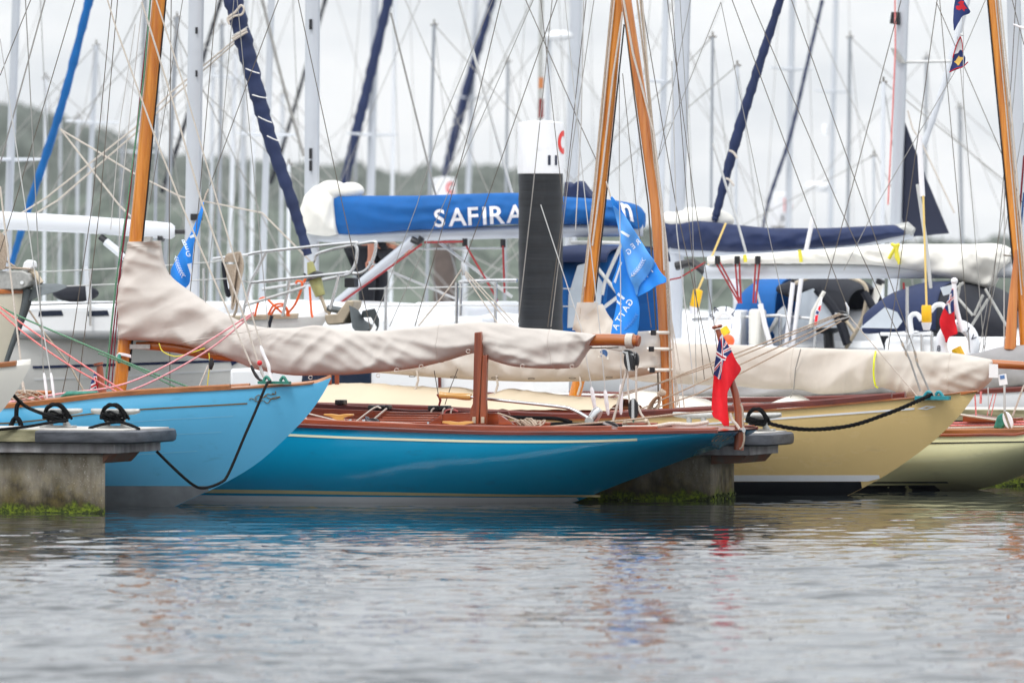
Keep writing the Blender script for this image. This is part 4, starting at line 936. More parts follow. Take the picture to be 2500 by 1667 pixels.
for pts, px, m in (([(1494, 0), (1470, 250), (1447, 500), (1424, 700), (1405, 900)], 6, 'ropebeige'), ([(1500, 0), (1476, 240), (1450, 500), (1427, 700)], 4, 'rope'), ([(1520, 30), (1497, 180), (1470, 420), (1446, 600)], 5, 'rope')):
    wire(tCR, 'halyard', p-.07, pts, px, m)
for pts, px, m in (([(1283, 0), (1328, 102), (1407, 284), (1480, 445)], 2.2, 'wire'), ([(1348, 0), (1336, 128), (1297, 500), (1265, 788)], 2.6, 'wiregrey'), ([(1320, 0), (1375, 500)], 2, 'wire'), ([(1379, 0), (1425, 450)], 2, 'wire'), ([(1431, 0), (1377, 500), (1337, 798)], 2.2, 'wire'), ([(1450, 0), (1396, 367), (1345, 798)], 2.2, 'wiregrey'), ([(1425, 0), (1419, 300), (1405, 560)], 3, 'wirepale'), ([(1512, 160), (1512, 420)], 2.2, 'wiregrey'), ([(1520, 180), (1555, 520), (1590, 800)], 2, 'wire')):
    wire(tCR, 'shroud', p, pts, px, m)
A = [(1402, 800), (1440, 850), (1560, 930), (1680, 938), (1800, 943), (1880, 950), (1940, 950), (2010, 962), (2080, 958), (2150, 946), (2210, 965), (2270, 985), (2330, 970), (2390, 952), (2418, 922), (2421, 900)]
Bq = [(1470, 742), (1500, 790), (1580, 832), (1680, 838), (1800, 842), (1880, 847), (1940, 848), (2010, 850), (2080, 853), (2150, 855), (2210, 857), (2270, 858), (2330, 862), (2390, 872), (2424, 879), (2427, 884)]
cvC = cover(A, Bq, p, [.08, .12, .12, .13, .12, .12, .13, .12, .11, .12, .12, .12, .12, .10, .08, .05], 240, 50, .03, (3.4, 7), 5.7, .2).build('sail_cover', M['coverpink'], tCR, angle=70)
seams(cvC, (96, 190), 'coverpink')
mb = MB(); cv = [(1412, 740), (1458, 742), (1464, 800), (1396, 798)]
rings = []
for i in range(10):
    f = i/9; xl, xr, y = lerp(1410, 1398, f), lerp(1459, 1463, f), lerp(738, 806, f); c = B((xl+xr)/2, y, p); h_ = (B(xr, y, p)[0]-B(xl, y, p)[0])/2
    rings.append([W(c[0]+h_*math.cos(t*math.pi/12), p+(.085+.012*noise.noise(Vector((f*4, t*.5, 3))))*math.sin(t*math.pi/12), c[2]) for t in range(24)])
mb.rings(rings).build('mast_cover', M['cover'], tCR)
MB().tube([BW(2380, 884, p), BW(2440, 889, p), BW(2560, 896, p)], .036, 14).build('boom', M['boomwood'], tCR)
wire(tCR, 'outhaul', p, [(2425, 880), (2470, 882), (2500, 884)], 4, 'rope'); wire(tCR, 'cover_tie', p-.17, [(1955, 852), (1942, 900), (1938, 950), (1930, 970)], 3, 'wiregrey')
MB().tube(curve_pts([BW(2138, 858, p-.1), BW(2134, 880, p-.2), BW(2133, 915, p-.2), BW(2137, 940, p-.18), BW(2143, 946, p-.1)], 6), .008, 6).build('cover_tie', M['limecord'], tCR)
MB().prism([BW(x, y, p-.12) for x, y in ((2415, 888), (2436, 889), (2437, 922), (2414, 922))], Vector(W(0, .006, 0))).build('hanging_card', M['paper'], tCR)
crd = MB().prism([BW(x, y, p-.10) for x, y in ((2436, 915), (2456, 912), (2460, 938), (2440, 941))], Vector(W(0, .006, 0))).build('hanging_card', M['paper'], tCR)
MB().prism([BW(x, y, p-.104) for x, y in ((2441, 917), (2452, 915), (2453, 924), (2442, 926))], Vector(W(0, .003, 0))).build('emblem', M['blueprint'], crd)
tent(tCR, 'cockpit_tent', M['coverwhite'], p, [(1440, 1000), (1500, 980), (1560, 950), (1640, 962), (1700, 968), (1760, 992), (1860, 990), (1940, 964), (1990, 984), (2060, 974), (2150, 966), (2170, 980)], [(1440, 1012), (1700, 1002), (1800, 1000), (2000, 996), (2170, 988)], .5)
for k, (y, m) in enumerate(((1030, 'ropered'), (1036, 'ropered'), (1042, 'rope'), (1048, 'ropeyellow'))):
    MB().tube([BW(2280, y+3, p-.1-.12*k), BW(2400, y+1, p-.1-.12*k), BW(2560, y-2, p-.1-.12*k)], .009, 6).build('control_line', M[m], tCR)
mb = MB(); mb.prism([BW(x, y, p-.25) for x, y in ((2350, 1012), (2430, 1024), (2470, 1020), (2470, 1030), (2350, 1030))], Vector(W(0, .4, 0))); mb.build('hatch', M['mahog'], tCR, bevel=.006)
mb = MB(); mb.prism([BW(x, y, p-.45) for x, y in ((2428, 1034), (2434, 1016), (2444, 1008), (2458, 1012), (2462, 1024), (2444, 1048), (2424, 1044))], Vector(W(0, .07, 0))); mb.build('winch_base', M['bronze'], tCR, bevel=.012)
block(tCR, p-.5, 2461, 1026, 1.7, .35, 'flagwhite'); wire(tCR, 'sheet', p-.4, [(2345, 1012), (2400, 1020), (2440, 1026)], 6, 'rope'); wire(tCR, 'mainsheet', p, [(2500, 940), (2472, 1015)], 5, 'rope')
for pts, m, px in (([(2380, 960), (2383, 1015)], 'ropered', 4), ([(2395, 955), (2394, 985)], 'ropered', 6), ([(2412, 945), (2414, 1010)], 'wirepale', 3), ([(2452, 940), (2453, 1012)], 'wirepale', 6), ([(2425, 960), (2410, 1014)], 'ropered', 2.5), ([(2432, 960), (2420, 1014)], 'ropered', 2.5)):
    wire(tCR, 'runner', p-.2, pts, px, m)

# ---- classic yacht at the far right, grey boom cover
p = pFC; L_ = 8.6; ab = apx(3150, p); abF = ab
bFC = lambda a, f=pchip(*zip(*BF)): .86*f(min(1, max(0, (abF-a)/8.6)))
hFC = Hull(p, ab, -1, L_, .86, BF, pchip([ab-8.6, ab-5, ab-2, ab], [.74, .68, .8, .98]), pchip([ab-8.6, ab-7.6, ab-6.6, ab-4, ab-2.2, ab-1, ab], [.5, .28, 0, -.4, -.1, .4, .96]), .2)
tFC = thing('classic_yacht', 'white wooden yacht with a grey boom cover and varnished mast at the right edge', 'yacht', W(ab, p, 0), 'classic one-design yachts along the fingers')
hFC.hull('hull', M['whitegel'], tFC); hFC.deck('deck', M['offwhite'], tFC); hFC.rail('toe_rail', M['mahogdark'], tFC, ab-8.4, ab-.3, .04, .045, 0)
mast(tFC, p, [(2512, 1040), (2508, 940), (2498, 760), (2473, 500), (2448, 240), (2424, 0), (2370, -700)], 27, 'mastwood', r1=.85)
wire(tFC, 'mast_track', p-.03, [(2484, 760), (2459, 500), (2434, 240), (2411, 0)], 4, 'black')
for pts, px, m in (([(2436, 0), (2460, 240), (2481, 480), (2500, 700)], 4.5, 'ropebeige'), ([(2442, 0), (2465, 230), (2486, 470), (2505, 700)], 4.5, 'rope'), ([(2430, 0), (2455, 260), (2476, 500), (2494, 720)], 3, 'rope')):
    wire(tFC, 'halyard', p-.07, pts, px, m)
for pts, px, m in (([(2200, 0), (2069, 500), (2014, 708)], 2.2, 'wire'), ([(2288, 0), (2235, 376), (2168, 855)], 2.2, 'wire'), ([(2286, 6), (2450, 386), (2500, 505)], 2, 'wire'), ([(2294, 0), (2339, 500), (2368, 861)], 2, 'wire'), ([(2406, 0), (2329, 179), (2141, 500), (2060, 660)], 1.9, 'wiregrey'), ([(2338, 90), (2374, 500), (2403, 858)], 2, 'wiregrey'), ([(2471, 0), (2500, 110)], 2, 'wire'), ([(2480, 0), (2470, 180), (2440, 560), (2404, 850)], 2, 'wire'), ([(2490, 60), (2450, 520), (2390, 856)], 1.8, 'wiregrey'), ([(2500, 300), (2440, 640), (2398, 858)], 1.8, 'wiregrey'), ([(2452, 450), (2451, 940)], 3, 'wirepale'), ([(2500, 380), (2486, 560), (2462, 800)], 5, 'ropedkred'), ([(2500, 470), (2470, 800)], 5, 'ropeblue')):
    wire(tFC, 'shroud', p, pts, px, m)
MB().tube([BW(2474, 60, p), BW(2500, 70, p), BW(2540, 84, p)], [.008, .012, .012], 8).build('spreader', M['flagwhite'], tFC)
MB().tube([BW(2450, 623, p), BW(2500, 628, p)], .008, 6).build('gooseneck_pin', M['wire'], tFC)
MB().tube([BW(2466, 852, p-.1), BW(2474, 720, p-.1), BW(2481, 610, p-.1)], [.055, .04, .012], 12).build('spare_spar', M['mastwood2'], tFC)
A = [(1520, 974), (1640, 975), (1800, 974), (2000, 970), (2200, 962), (2380, 956), (2450, 950), (2520, 940)]
Bq = [(1520, 962), (1640, 935), (1800, 915), (2000, 900), (2200, 880), (2380, 862), (2450, 846), (2520, 840)]
cover(A, Bq, p, [.04, .12, .14, .15, .16, .16, .17, .15], 130, 40, .03, (5, 7), 1.7, .2).build('sail_cover', M['covergrey'], tFC, angle=70)

mb = MB(); mb.prism([BW(x, y, p-.62) for x, y in ((738, 908), (905, 905), (905, 936), (735, 938))], Vector(W(0, .03, 0))); mb.build('cabin_window', M['darkglass'], tFC, bevel=.008)
mb = MB(); mb.prism([BW(x, y, p-.60) for x, y in ((560, 900), (1300, 893), (1300, 985), (560, 985))], Vector(W(0, 1.1, 0))); mb.build('coach_roof', M['whitegel'], tFC, bevel=.03)
MB().tube([BW(1073, 905, p-.66), BW(1074, 975, p-.66)], .016, 8).build('stanchion', M['mahogdark'], tFC)
for x in (804, 822): MB().tube([BW(x, 890, pYL-.05), BW(x+1, 946, pYL-.05)], .026, 4).build('boom_crutch', M['mahogz'], tYL)

# ---- bow tip of the next boat, nearest of all, left edge
p = pNB; ab = B(75, 889, p)[0]; abN = ab
BFN = [(0, 0), (.05, .16), (.12, .34), (.3, .74), (.5, 1), (.8, .8), (1, .45)]
hNB = Hull(p, ab, -1, 7.8, .85, BFN, pchip([ab-7.8, ab-4, ab-.55, ab], [.75, .82, B(0, 915, p)[2]+.02, B(75, 889, p)[2]]), cpt([(75, 891), (58, 925), (40, 955), (20, 983), (0, 1008)], p, [(ab-1.6, .1), (ab-2.4, -.25), (ab-5, -.4), (ab-6.6, .1), (ab-7.8, .45)]), .2)
tNB = thing('classic_yacht', 'blurred off-white bow tip with a teak rail, closest to the left edge', 'yacht', W(ab, p, 0), 'classic one-design yachts along the fingers')
hNB.hull('hull', M['offwhite'], tNB); hNB.deck('deck', M['offwhite'], tNB); hNB.rail('toe_rail', M['railwood'], tNB, ab-7.6, apx(44, p), .035, .04, .0)

# ---- cream cruiser with an anchor on its bow roller, left edge
p = pCC; ab = B(72, 708, p)[0]; abCC = ab
hCC = Hull(p, ab, -1, 8.5, 1.2, BFN, pchip([ab-8.5, ab-1, ab], [1.35, B(0, 722, p)[2], B(72, 716, p)[2]]), cpt([(72, 718), (48, 790), (26, 850), (8, 905), (-30, 1010)], p, [(ab-1.9, -.2), (ab-2.8, -.5), (ab-6.5, -.5), (ab-8.5, .1)]), .1)
tCC = thing('cruising_yacht', 'cream cruiser bow with a dark anchor on its bow roller, left edge', 'yacht', W(ab, p, 0))
hCC.hull('hull', M['creamgel'], tCC); hCC.deck('deck', M['offwhite'], tCC); hCC.rail('rubbing_strake', M['boomwood'], tCC, ab-8.2, ab-.02, .05, .04, .0)
MB().tube(curve_pts([BW(x, y, p) for x, y in ((68, 705), (64, 740), (48, 792), (26, 852), (8, 906))], 6), [.05, .045, .03, .025, .02], 10).build('stem_band', M['anchorgrey'], tCC)
MB().prism([BW(x, y, p-.1) for x, y in ((-60, 664), (55, 660), (70, 668), (74, 685), (68, 700), (50, 707), (-60, 710))], Vector(W(0, .2, 0))).build('bow_plate', M['galv'], tCC, bevel=.012)
MB().tube([BW(53, 690, p-.115), BW(53.5, 690, p-.105)], .016, 14).build('plate_bolt', M['whitegel'], tCC)
MB().prism([BW(x, y, p-.06) for x, y in ((52, 660), (58, 640), (66, 634), (78, 638), (80, 652), (68, 662))], Vector(W(0, .12, 0))).build('roller_cheek', M['whitegel'], tCC, bevel=.01)
an = MB().tube([BW(60, 655, p), BW(85, 668, p), BW(100, 692, p)], .03, 8).build('anchor_shank', M['beigesteel'], tCC)
mb = MB(); mb.rings([[BW(66, 738, p-.02), BW(80, 700, p-.05), BW(92, 690, p), BW(80, 702, p+.05), BW(66, 738, p+.02)], [BW(100, 722, p-.2), BW(102, 700, p-.12), BW(104, 692, p), BW(102, 700, p+.12), BW(100, 722, p+.2)], [BW(140, 712, p-.16), BW(140, 700, p-.09), BW(140, 692, p), BW(140, 700, p+.09), BW(140, 712, p+.16)], [BW(163, 702, p-.02), BW(163, 700, p-.01), BW(163, 696, p), BW(163, 700, p+.01), BW(163, 702, p+.02)]])
mb.build('anchor_fluke', M['anchorgrey'], tCC, bevel=.008)
mb = MB()
for k in range(8):
    mb.tube([BW(-6+k*3, 560+k*3, p-.12), BW(-2+k*3, 600, p-.13), BW(-8+k*2.6, 658, p-.12)], .009, 5)
mb.build('rope_hank', M['ropebeige'], tCC); wire(tCC, 'guard_line', p-.1, [(-10, 652), (40, 655), (75, 657)], 6, 'ropebeige'); wire(tCC, 'guard_line', p-.1, [(-10, 620), (38, 652)], 5, 'ropebeige')
wire(tCC, 'bobstay', p, [(71, 757), (110, 815), (170, 890), (205, 955)], 5, 'ropebeige')
for pts, px, m in (([(110, 0), (54, 204), (0, 400)], 4, 'wiregrey'),): wire(tCC, 'stay', p, pts, px, m)
# ------------------------------------------------------------------ modern yachts behind
BFM = [(0, .0), (.05, .16), (.15, .42), (.3, .74), (.5, 1.), (.75, .98), (1, .78)]
GB = 'cruising yachts moored behind the classic yachts'
def modern(label, p, px_bow, dirn, L_, fb, m='whitegel', group=GB, bmax=1.4, bow_y=None):
    ab = apx(px_bow, p); zb = fb*1.12 if bow_y is None else B(px_bow, bow_y, p)[2]
    a2 = lambda f: ab+dirn*L_*f
    h = Hull(p, ab, dirn, L_, bmax, BFM, pchip([a2(0), a2(.35), a2(1)], [zb, lerp(zb, fb, .75), fb]),
             pchip([a2(0), a2(.02), a2(.06), a2(.13), a2(.3), a2(.8), a2(.93), a2(1)], [zb-.02, zb*.72, zb*.3, -.15, -.45, -.3, .05, .2]), .1, n=40)
    t = thing('sailing_yacht', label, 'yacht', W(ab+dirn*L_*.4, p, 0), group)
    h.hull('hull', M[m], t, 10); h.deck('deck', M['whitegel'], t, .06, 0)
    return t, h
def cabin(t, h, f0, f1, hgt, w=.62, m='whitegel'):
    mb = MB(); rings = []
    for i in range(14):
        f = lerp(f0, f1, i/13); a = h.ab+h.d*h.L*f; k = hgt*math.sin(math.pi*min(1, max(.0, .12+.76*i/13)))**.5
        b_ = h.b(a)*w; z = h.sheer(a)
        rings.append([W(a, h.p0+y, zz) for y, zz in ((-b_, z-.02), (-b_*.92, z+k*.7), (-b_*.7, z+k), (0, z+k*1.12), (b_*.7, z+k), (b_*.92, z+k*.7), (b_, z-.02))])
    mb.rings(rings); return mb.build('coach_roof', M[m], t)
def tube_px(t, name, pts, p, px, m, n=8, smooth=0):
    q = [BW(x, y, p) for x, y in pts]
    if smooth: q = curve_pts(q, smooth)
    return MB().tube(q, px/2/F*p/.95, n).build(name, M[m], t)
def furled(t, pts, p, px, m, name='furled_jib', seed=0.):
    q = curve_pts([BW(x, y, p) for x, y in pts], 16); k = len(q); rs = []
    pxs = px if isinstance(px, (list, tuple)) else [px, px]
    for i in range(k):
        base = float(np.interp(i/(k-1), np.linspace(0, 1, len(pxs)), pxs))/2/F*p/.95
        rs.append(base*(1+.24*((i*.23+seed) % 1)-.12+.07*noise.noise(Vector((i*.45, seed, 0)))))
    return MB().tube(q, rs, 10).build(name, M[m], t)
def mastpx(t, pts, p, px, m='alu', name='mast', ex=1.):
    (x0, y0), (x1, y1) = pts; dx = (x1-x0)/(y1-y0)
    ytop = -900 if y0 <= 5 else y0
    q = [BW(x1+dx*(HY+320-y1), HY+320, p), BW(x1, y1, p), BW(x0+(ytop-y0)*dx, ytop, p)]
    r = px/2/F*p/.95; mb = MB(); rings = []
    for c in q:                                        # oval extrusion with a sail groove
        c = Vector(c); rings.append([tuple(c+Vector(W(r*math.cos(2*math.pi*i/20)*(1 if math.cos(2*math.pi*i/20) < .95 else .9), r*.72*math.sin(2*math.pi*i/20), 0))) for i in range(20)])
    return mb.rings(rings).build(name, M[m], t)

# ---- grey yacht, bow right, with navy furled jib
p = pGY = 74.6
tGY, h = modern('light grey yacht with navy furled jib, steel pulpit and grey anchor at its bow', p, 798, -1, 11.5, 1.22, 'grey', None, 1.4, 772)
hGY = h; ab = h.ab
cabin(tGY, h, .30, .74, .34)
rl = h.rail('gunwale', M['beigesteel'], tGY, ab-11.3, ab-.25, .05, .05, -.01, .02)
bl = zl(p-1.0, [(70, 897), (300, 890), (560, 880)])
h.band('blue_line', M['navy'], tGY, lambda a: bl(a)-.012, lambda a: bl(a)+.012, B(40, 897, p-1.2)[0], B(557, 880, p-.9)[0], .006)
b2 = zl(p-1.0, [(70, 927), (300, 917), (560, 902)])
h.band('white_line', M['whitegel'], tGY, lambda a: b2(a)-.008, lambda a: b2(a)+.008, B(40, 897, p-1.2)[0], B(600, 900, p-.85)[0], .006)
mb = MB(); fg = near_fn(h, .008); mb.add([fg(562, 878), fg(592, 876), fg(566, 893)], [(0, 1, 2)]); mb.build('arrow_mark', M['navy'], tGY)
mastpx(tGY, [(480, 0), (472, 500)], p, 41, 'alu'); 
for y, w_ in ((75, 5), (180, 4), (530, 30)):
    c = B(478, y, p-.09); mb = MB(); mb.box(c[0]-w_/2/F*78, c[0]+w_/2/F*78, p-.08, p-.06, c[2]-.03, c[2]+.03); mb.build('mast_fitting', M['black'], tGY)
mb = MB(); rings = []
for x, y, hh in ((-30, 542, 23), (0, 538, 23), (200, 548, 22), (380, 561, 21), (418, 564, 20), (427, 565, 13)):
    c = Vector(BW(x, y, p)); r = hh/F*78; rings.append([tuple(c+Vector((0, r*.7*math.cos(2*math.pi*i/18), r*math.sin(2*math.pi*i/18)))) for i in range(18)])
bo = mb.rings(rings).build('boom', M['aluwhite'], tGY)
tube_px(tGY, 'gooseneck', [(412, 578), (420, 572), (428, 566), (455, 566)], p, 12, 'black')
vg = tube_px(tGY, 'kicker', [(245, 578), (300, 622), (420, 720)], p, 17, 'black'); tube_px(vg, 'kicker_sleeve', [(258, 590), (305, 628)], p, 20, 'aluwhite')
tube_px(tGY, 'gooseneck_fitting', [(388, 578), (400, 580)], p, 22, 'black')
furled(tGY, [(520, -180), (569, 0), (612, 165), (655, 325), (712, 490), (752, 622)], p, [46, 46, 41, 35, 29, 22], 'navy')
for (xa, ya, xb, yb) in ((566, 88, 605, 66), (600, 168, 634, 180), (616, 232, 652, 240), (630, 285, 664, 300), (652, 332, 682, 345)):
    tube_px(tGY, 'sail_tie', [(xa, ya), ((xa+xb)/2, (ya+yb)/2+1), (xb, yb)], p-.10, 3, 'wirepale', 6, 4)
for pts in ([(560, 60), (556, 45), (575, 30), (588, 14), (596, 22), (590, 36), (572, 40), (556, 52)], [(566, 95), (585, 82), (602, 72)], [(570, 98), (590, 86), (604, 78)]):
    tube_px(tGY, 'sheet_knot', pts, p-.11, 6, 'rope', 6, 4)
for pts in ([(600, 76), (418, 226), (330, 312), (110, 485), (-20, 565)], [(600, 82), (440, 222), (335, 322), (140, 490), (-20, 585)], [(148, 315), (205, 390), (290, 500), (352, 560)], [(150, 318), (230, 365), (320, 420), (440, 480), (640, 520), (760, 640)]):
    tube_px(tGY, 'sheet', pts, p+.2, 4.5, 'rope', 6)
tk = tube_px(tGY, 'furling_drum', [(742, 668), (750, 676), (775, 677), (795, 672)], p, 6, 'black')
MB().tube([BW(757, 640, p), BW(763, 672, p)], [.03, .05], 12).build('drum_neck', M['olive'], tGY)
c0, c1 = BW(768, 678, p), BW(782, 722, p); MB().tube([c0, V(c0).lerp(V(c1), .1), c1], [.05, .062, .048], 16).build('drum_barrel', M['olive'], tGY)
c0, c1 = BW(766, 664, p), BW(771, 681, p); MB().tube([c0, V(c0).lerp(V(c1), .4), c1], [.04, .085, .1], 18).build('drum_flange', M['black'], tGY)
tube_px(tGY, 'forestay_tang', [(783, 722), (796, 757), (806, 766)], p, 9, 'beigesteel')
for off, pr in ((-.38, [[(520, 632), (603, 622), (648, 614), (855, 593), (868, 600), (872, 614), (868, 642), (856, 665), (842, 672)], [(612, 690), (740, 677), (860, 664)], [(648, 616), (632, 650), (612, 690), (600, 735), (590, 780)], [(828, 672), (818, 710), (806, 755)], [(706, 681), (700, 720), (690, 772)]]),
                (.38, [[(758, 655), (768, 636), (785, 616), (905, 591), (917, 600), (915, 618), (905, 645), (890, 662), (870, 668), (845, 664)], [(640, 706), (760, 688), (845, 672)]])):
    for pts in pr: tube_px(tGY, 'pulpit_rail', pts, p+off, 8, 'steel', 10, 6)
mb = MB(); q = B(856, 690, p-.3); mb.box(q[0]-.05, q[0]+.045, p-.34, p-.2, q[2]-.045, q[2]+.045); mb.build('bow_lamp', M['black'], tGY, bevel=.01)
for k, pts in enumerate([[(622, 772), (632, 735), (648, 728), (668, 745), (690, 765)], [(655, 768), (668, 746), (690, 742), (700, 755), (702, 772)], [(700, 768), (722, 740), (738, 695), (728, 686), (722, 692)], [(742, 688), (746, 680), (742, 690)], [(756, 700), (760, 760), (763, 775)], [(660, 770), (676, 750), (698, 750), (706, 772)]]):
    tube_px(tGY, 'furling_line', pts, p-.3, 6, 'ropeorange', 6, 6)
tube_px(tGY, 'lifeline', [(0, 668), (300, 655), (520, 640), (605, 622)], p-1., 3, 'wirepale'); tube_px(tGY, 'lifeline', [(0, 705), (300, 693), (560, 680), (612, 690)], p-1., 3, 'wirepale'); tube_px(tGY, 'lifeline', [(600, 745), (745, 700)], p-.4, 7, 'wirepale')
for x, y in ((497, 655), (220, 660)): tube_px(tGY, 'stanchion', [(x, y), (x+1, 795)], p-1., 7, 'steel')
for x, yt in ((210, 650),): tube_px(tGY, 'whisker_pole', [(x, yt), (x+5, 720), (x+11, 790)], p-.9, 9, 'aluwhite')
ck = MB()                                               # coil hung on the lifeline
for k in range(9):
    ck.tube(curve_pts([BW(x, y, p-1.02-.008*k) for x, y in ((548+k*4, 640), (556+k*3.4, 622-k*.6), (572+k*2, 624), (576+k*2, 660), (572-k*.6, 735+k*2.6), (562+k, 700), (550+k*3.4, 645))], 5), .010, 5)
ck.build('rope_hank', M['ropebeige'], tGY)
MB().tube(curve_pts([BW(x, y, p-.98) for x, y in ((545, 640), (550, 690), (558, 722), (566, 690), (562, 650))], 5), .02, 6).build('rope_hank', M['navydark'], tGY)
tube_px(tGY, 'hank_tail', [(580, 730), (576, 760), (562, 780), (540, 790)], p-1., 7, 'ropebeige', 6, 5)
tube_px(tGY, 'bow_line', [(664, 770), (658, 790), (652, 830)], p-.75, 9, 'navydark')
# bow roller and plough anchor
MB().prism([BW(x, y, p-.12) for x, y in ((792, 768), (822, 766), (846, 733), (864, 734), (862, 748), (838, 790), (800, 794), (794, 786))], Vector(W(0, .24, 0))).build('bow_roller', M['beigesteel'], tGY, bevel=.012)
an = MB().tube([BW(800, 752, p), BW(850, 762, p), BW(880, 778, p)], [.03, .035, .03], 8).build('anchor_shank', M['anchorgrey'], tGY)
mb = MB()
mb.rings([[BW(852, 745, p-.16), BW(868, 752, p-.10), BW(876, 758, p), BW(868, 752, p+.10), BW(852, 745, p+.16)], [BW(860, 800, p-.22), BW(880, 788, p-.1), BW(892, 782, p), BW(880, 788, p+.1), BW(860, 800, p+.22)], [BW(880, 822, p-.18), BW(900, 806, p-.08), BW(912, 794, p), BW(900, 806, p+.08), BW(880, 822, p+.18)], [BW(852, 850, p-.05), BW(870, 850, p-.04), BW(880, 848, p), BW(870, 850, p+.04), BW(852, 850, p+.05)]])
mb.rings([[BW(880, 776, p-.02), BW(884, 758, p-.04), BW(888, 774, p+.02)], [BW(905, 775, p-.1), BW(915, 752, p-.16), BW(922, 770, p-.06)], [BW(920, 800, p-.1), BW(926, 778, p-.18), BW(926, 795, p-.04)], [BW(900, 840, p-.06), BW(915, 836, p-.1), BW(910, 838, p-.02)]])
mb.build('anchor_fluke', M['anchorgrey'], tGY, bevel=.006)
# white cabin sides and hatch seen past the classic rigging
mb = MB(); mb.box(B(60, 770, p)[0], B(520, 770, p)[0], p-.95, p+.9, 1.2, B(200, 738, p-.95)[2]); mb.build('trunk_cabin', M['whitegel'], tGY, bevel=.08)
tube_px(tGY, 'handrail', [(70, 752), (72, 744), (180, 741), (288, 738), (290, 746)], p-.98, 5, 'steel', 6)
for x0, x1 in ((95, 150), (215, 262)):
    mb = MB(); mb.prism([BW(x, y, p-.96) for x, y in ((x0, 759), (x1, 757), (x1+4, 770), (x0-2, 772))], Vector(W(0, .01, 0))); mb.build('port_light', M['darkglass'], tGY, bevel=.004)
mb = MB(); mb.ball(BW(185, 716, p-.4), .18, 12, (1.2, .6, .45)); mb.build('folded_dodger', M['navydark'], tGY)

# ---- yacht with royal blue boom cover
p = pSF = 78.2
tSF, h = modern('white yacht whose royal blue boom cover carries white capital letters', p, -700, 1, 11., 1.05)
cabin(tSF, h, .35, .8, .42)
mastpx(tSF, [(764, 0), (762, 470)], p, 39, 'alu')
for y in (60, 375, 405): 
    c = B(757, y, p-.09); mb = MB(); mb.box(c[0]-.012, c[0]+.012, p-.085, p-.06, c[2]-.05, c[2]+.05); mb.build('mast_fitting', M['black'], tSF)
A = [(818, 571), (870, 573), (1000, 563), (1130, 557), (1250, 548), (1400, 548), (1500, 552), (1560, 560), (1570, 556)]
Bq = [(806, 480), (850, 478), (1000, 478), (1130, 474), (1250, 471), (1400, 482), (1500, 489), (1556, 502), (1574, 520)]
cv = cover(A, Bq, p, [.10, .15, .18, .18, .18, .17, .16, .14, .06], 160, 40, .022, (4, 7), 3.3, .1)
cv = cv.build('boom_cover', M['royal'], tSF, angle=70)
dg = bpy.context.evaluated_depsgraph_get()
def on_near(o, x, y, off=.012):
    """point where the line of sight through a pixel meets object o, lifted slightly towards the near side"""
    Lr = o.matrix_world.translation if o.parent is None else o.parent.location if o.parent.parent is None else o.parent.parent.location
    src = Vector((0, 0, H)); dr = Vector(P(x, y, 1.))-src; dr.normalize()
    ok, loc, nr, _ = o.ray_cast(src-Lr, dr, depsgraph=dg)
    if not ok: return None
    return loc+Lr-dr*off
def letters_on(o, t, chars, m, p_, off=.012):
    bpy.context.view_layer.update(); global dg; dg = bpy.context.evaluated_depsgraph_get()
    for ch, cx, cy, xa, ya in chars:
        mb = MB()
        last = [BW(cx, cy, p_-.2)]
        def fn(u, v):
            q = on_near(o, u, v, off)
            if q is None: q = BW(u, v, p_-.19)
            return q
        letter(mb, ch, fn, (cx, cy), xa, ya); mb.build('lettering', M[m], t)
letters_on(cv, cv, [(c, x, y, (45, -2.5), (-2, -44)) for c, x, y in (('S', 1073, 533), ('A', 1117, 530), ('F', 1155, 528), ('I', 1183, 527), ('R', 1214, 525), ('A', 1258, 522))]+[('n', 1531, 518, (30, 10), (-8, -40))], 'flagwhite', p)
mb = MB(); rings = []
for x, y, hh in ((740, 580, 8), (830, 580, 14), (1000, 574, 15), (1250, 566, 16), (1420, 563, 16), (1570, 562, 15)):
    c = Vector(BW(x, y, p)); r = hh/F*82; rings.append([tuple(c+Vector((0, r*.8*math.cos(2*math.pi*i/16), r*math.sin(2*math.pi*i/16)))) for i in range(16)])
mb.rings(rings).build('boom', M['alu'], tSF)
A = [(770, 572), (745, 545), (736, 510), (742, 500), (776, 575), (800, 576), (826, 572)]
A = [(736, 512), (742, 560), (770, 574), (800, 577), (828, 572)]
Bq = [(738, 500), (752, 474), (778, 452), (800, 458), (818, 478)]
cover(A, Bq, p-.02, [.03, .12, .17, .19, .16], 60, 36, .04, (6, 7), 12., .1).build('mast_cover', M['coverwhite'], tSF, angle=70)
mb = MB(); mb.ball(BW(856, 466, p+.02), .12, 16, (1.1, .9, .7)); mb.ball(BW(810, 466, p), .13, 16, (1.2, .9, .8)); mb.build('flaked_sail', M['coverwhite'], tSF)
tube_px(tSF, 'boom_strut', [(815, 747), (985, 606), (1010, 585)], p-.1, 24, 'alu', 12)
tube_px(tSF, 'kicker_block', [(1005, 585), (1022, 592), (1030, 580)], p-.12, 18, 'black')
for pts in ([(1036, 592), (1130, 590)], [(1030, 596), (990, 625), (900, 690), (830, 740)], [(1138, 600), (1205, 715), (1215, 735)], [(1228, 600), (1232, 715)]): tube_px(tSF, 'red_line', pts, p-.15, 5, 'linered')
for x, y in ((1135, 592), (1228, 594)): tube_px(tSF, 'boom_block', [(x, y-10), (x, y+10)], p-.12, 13, 'black')
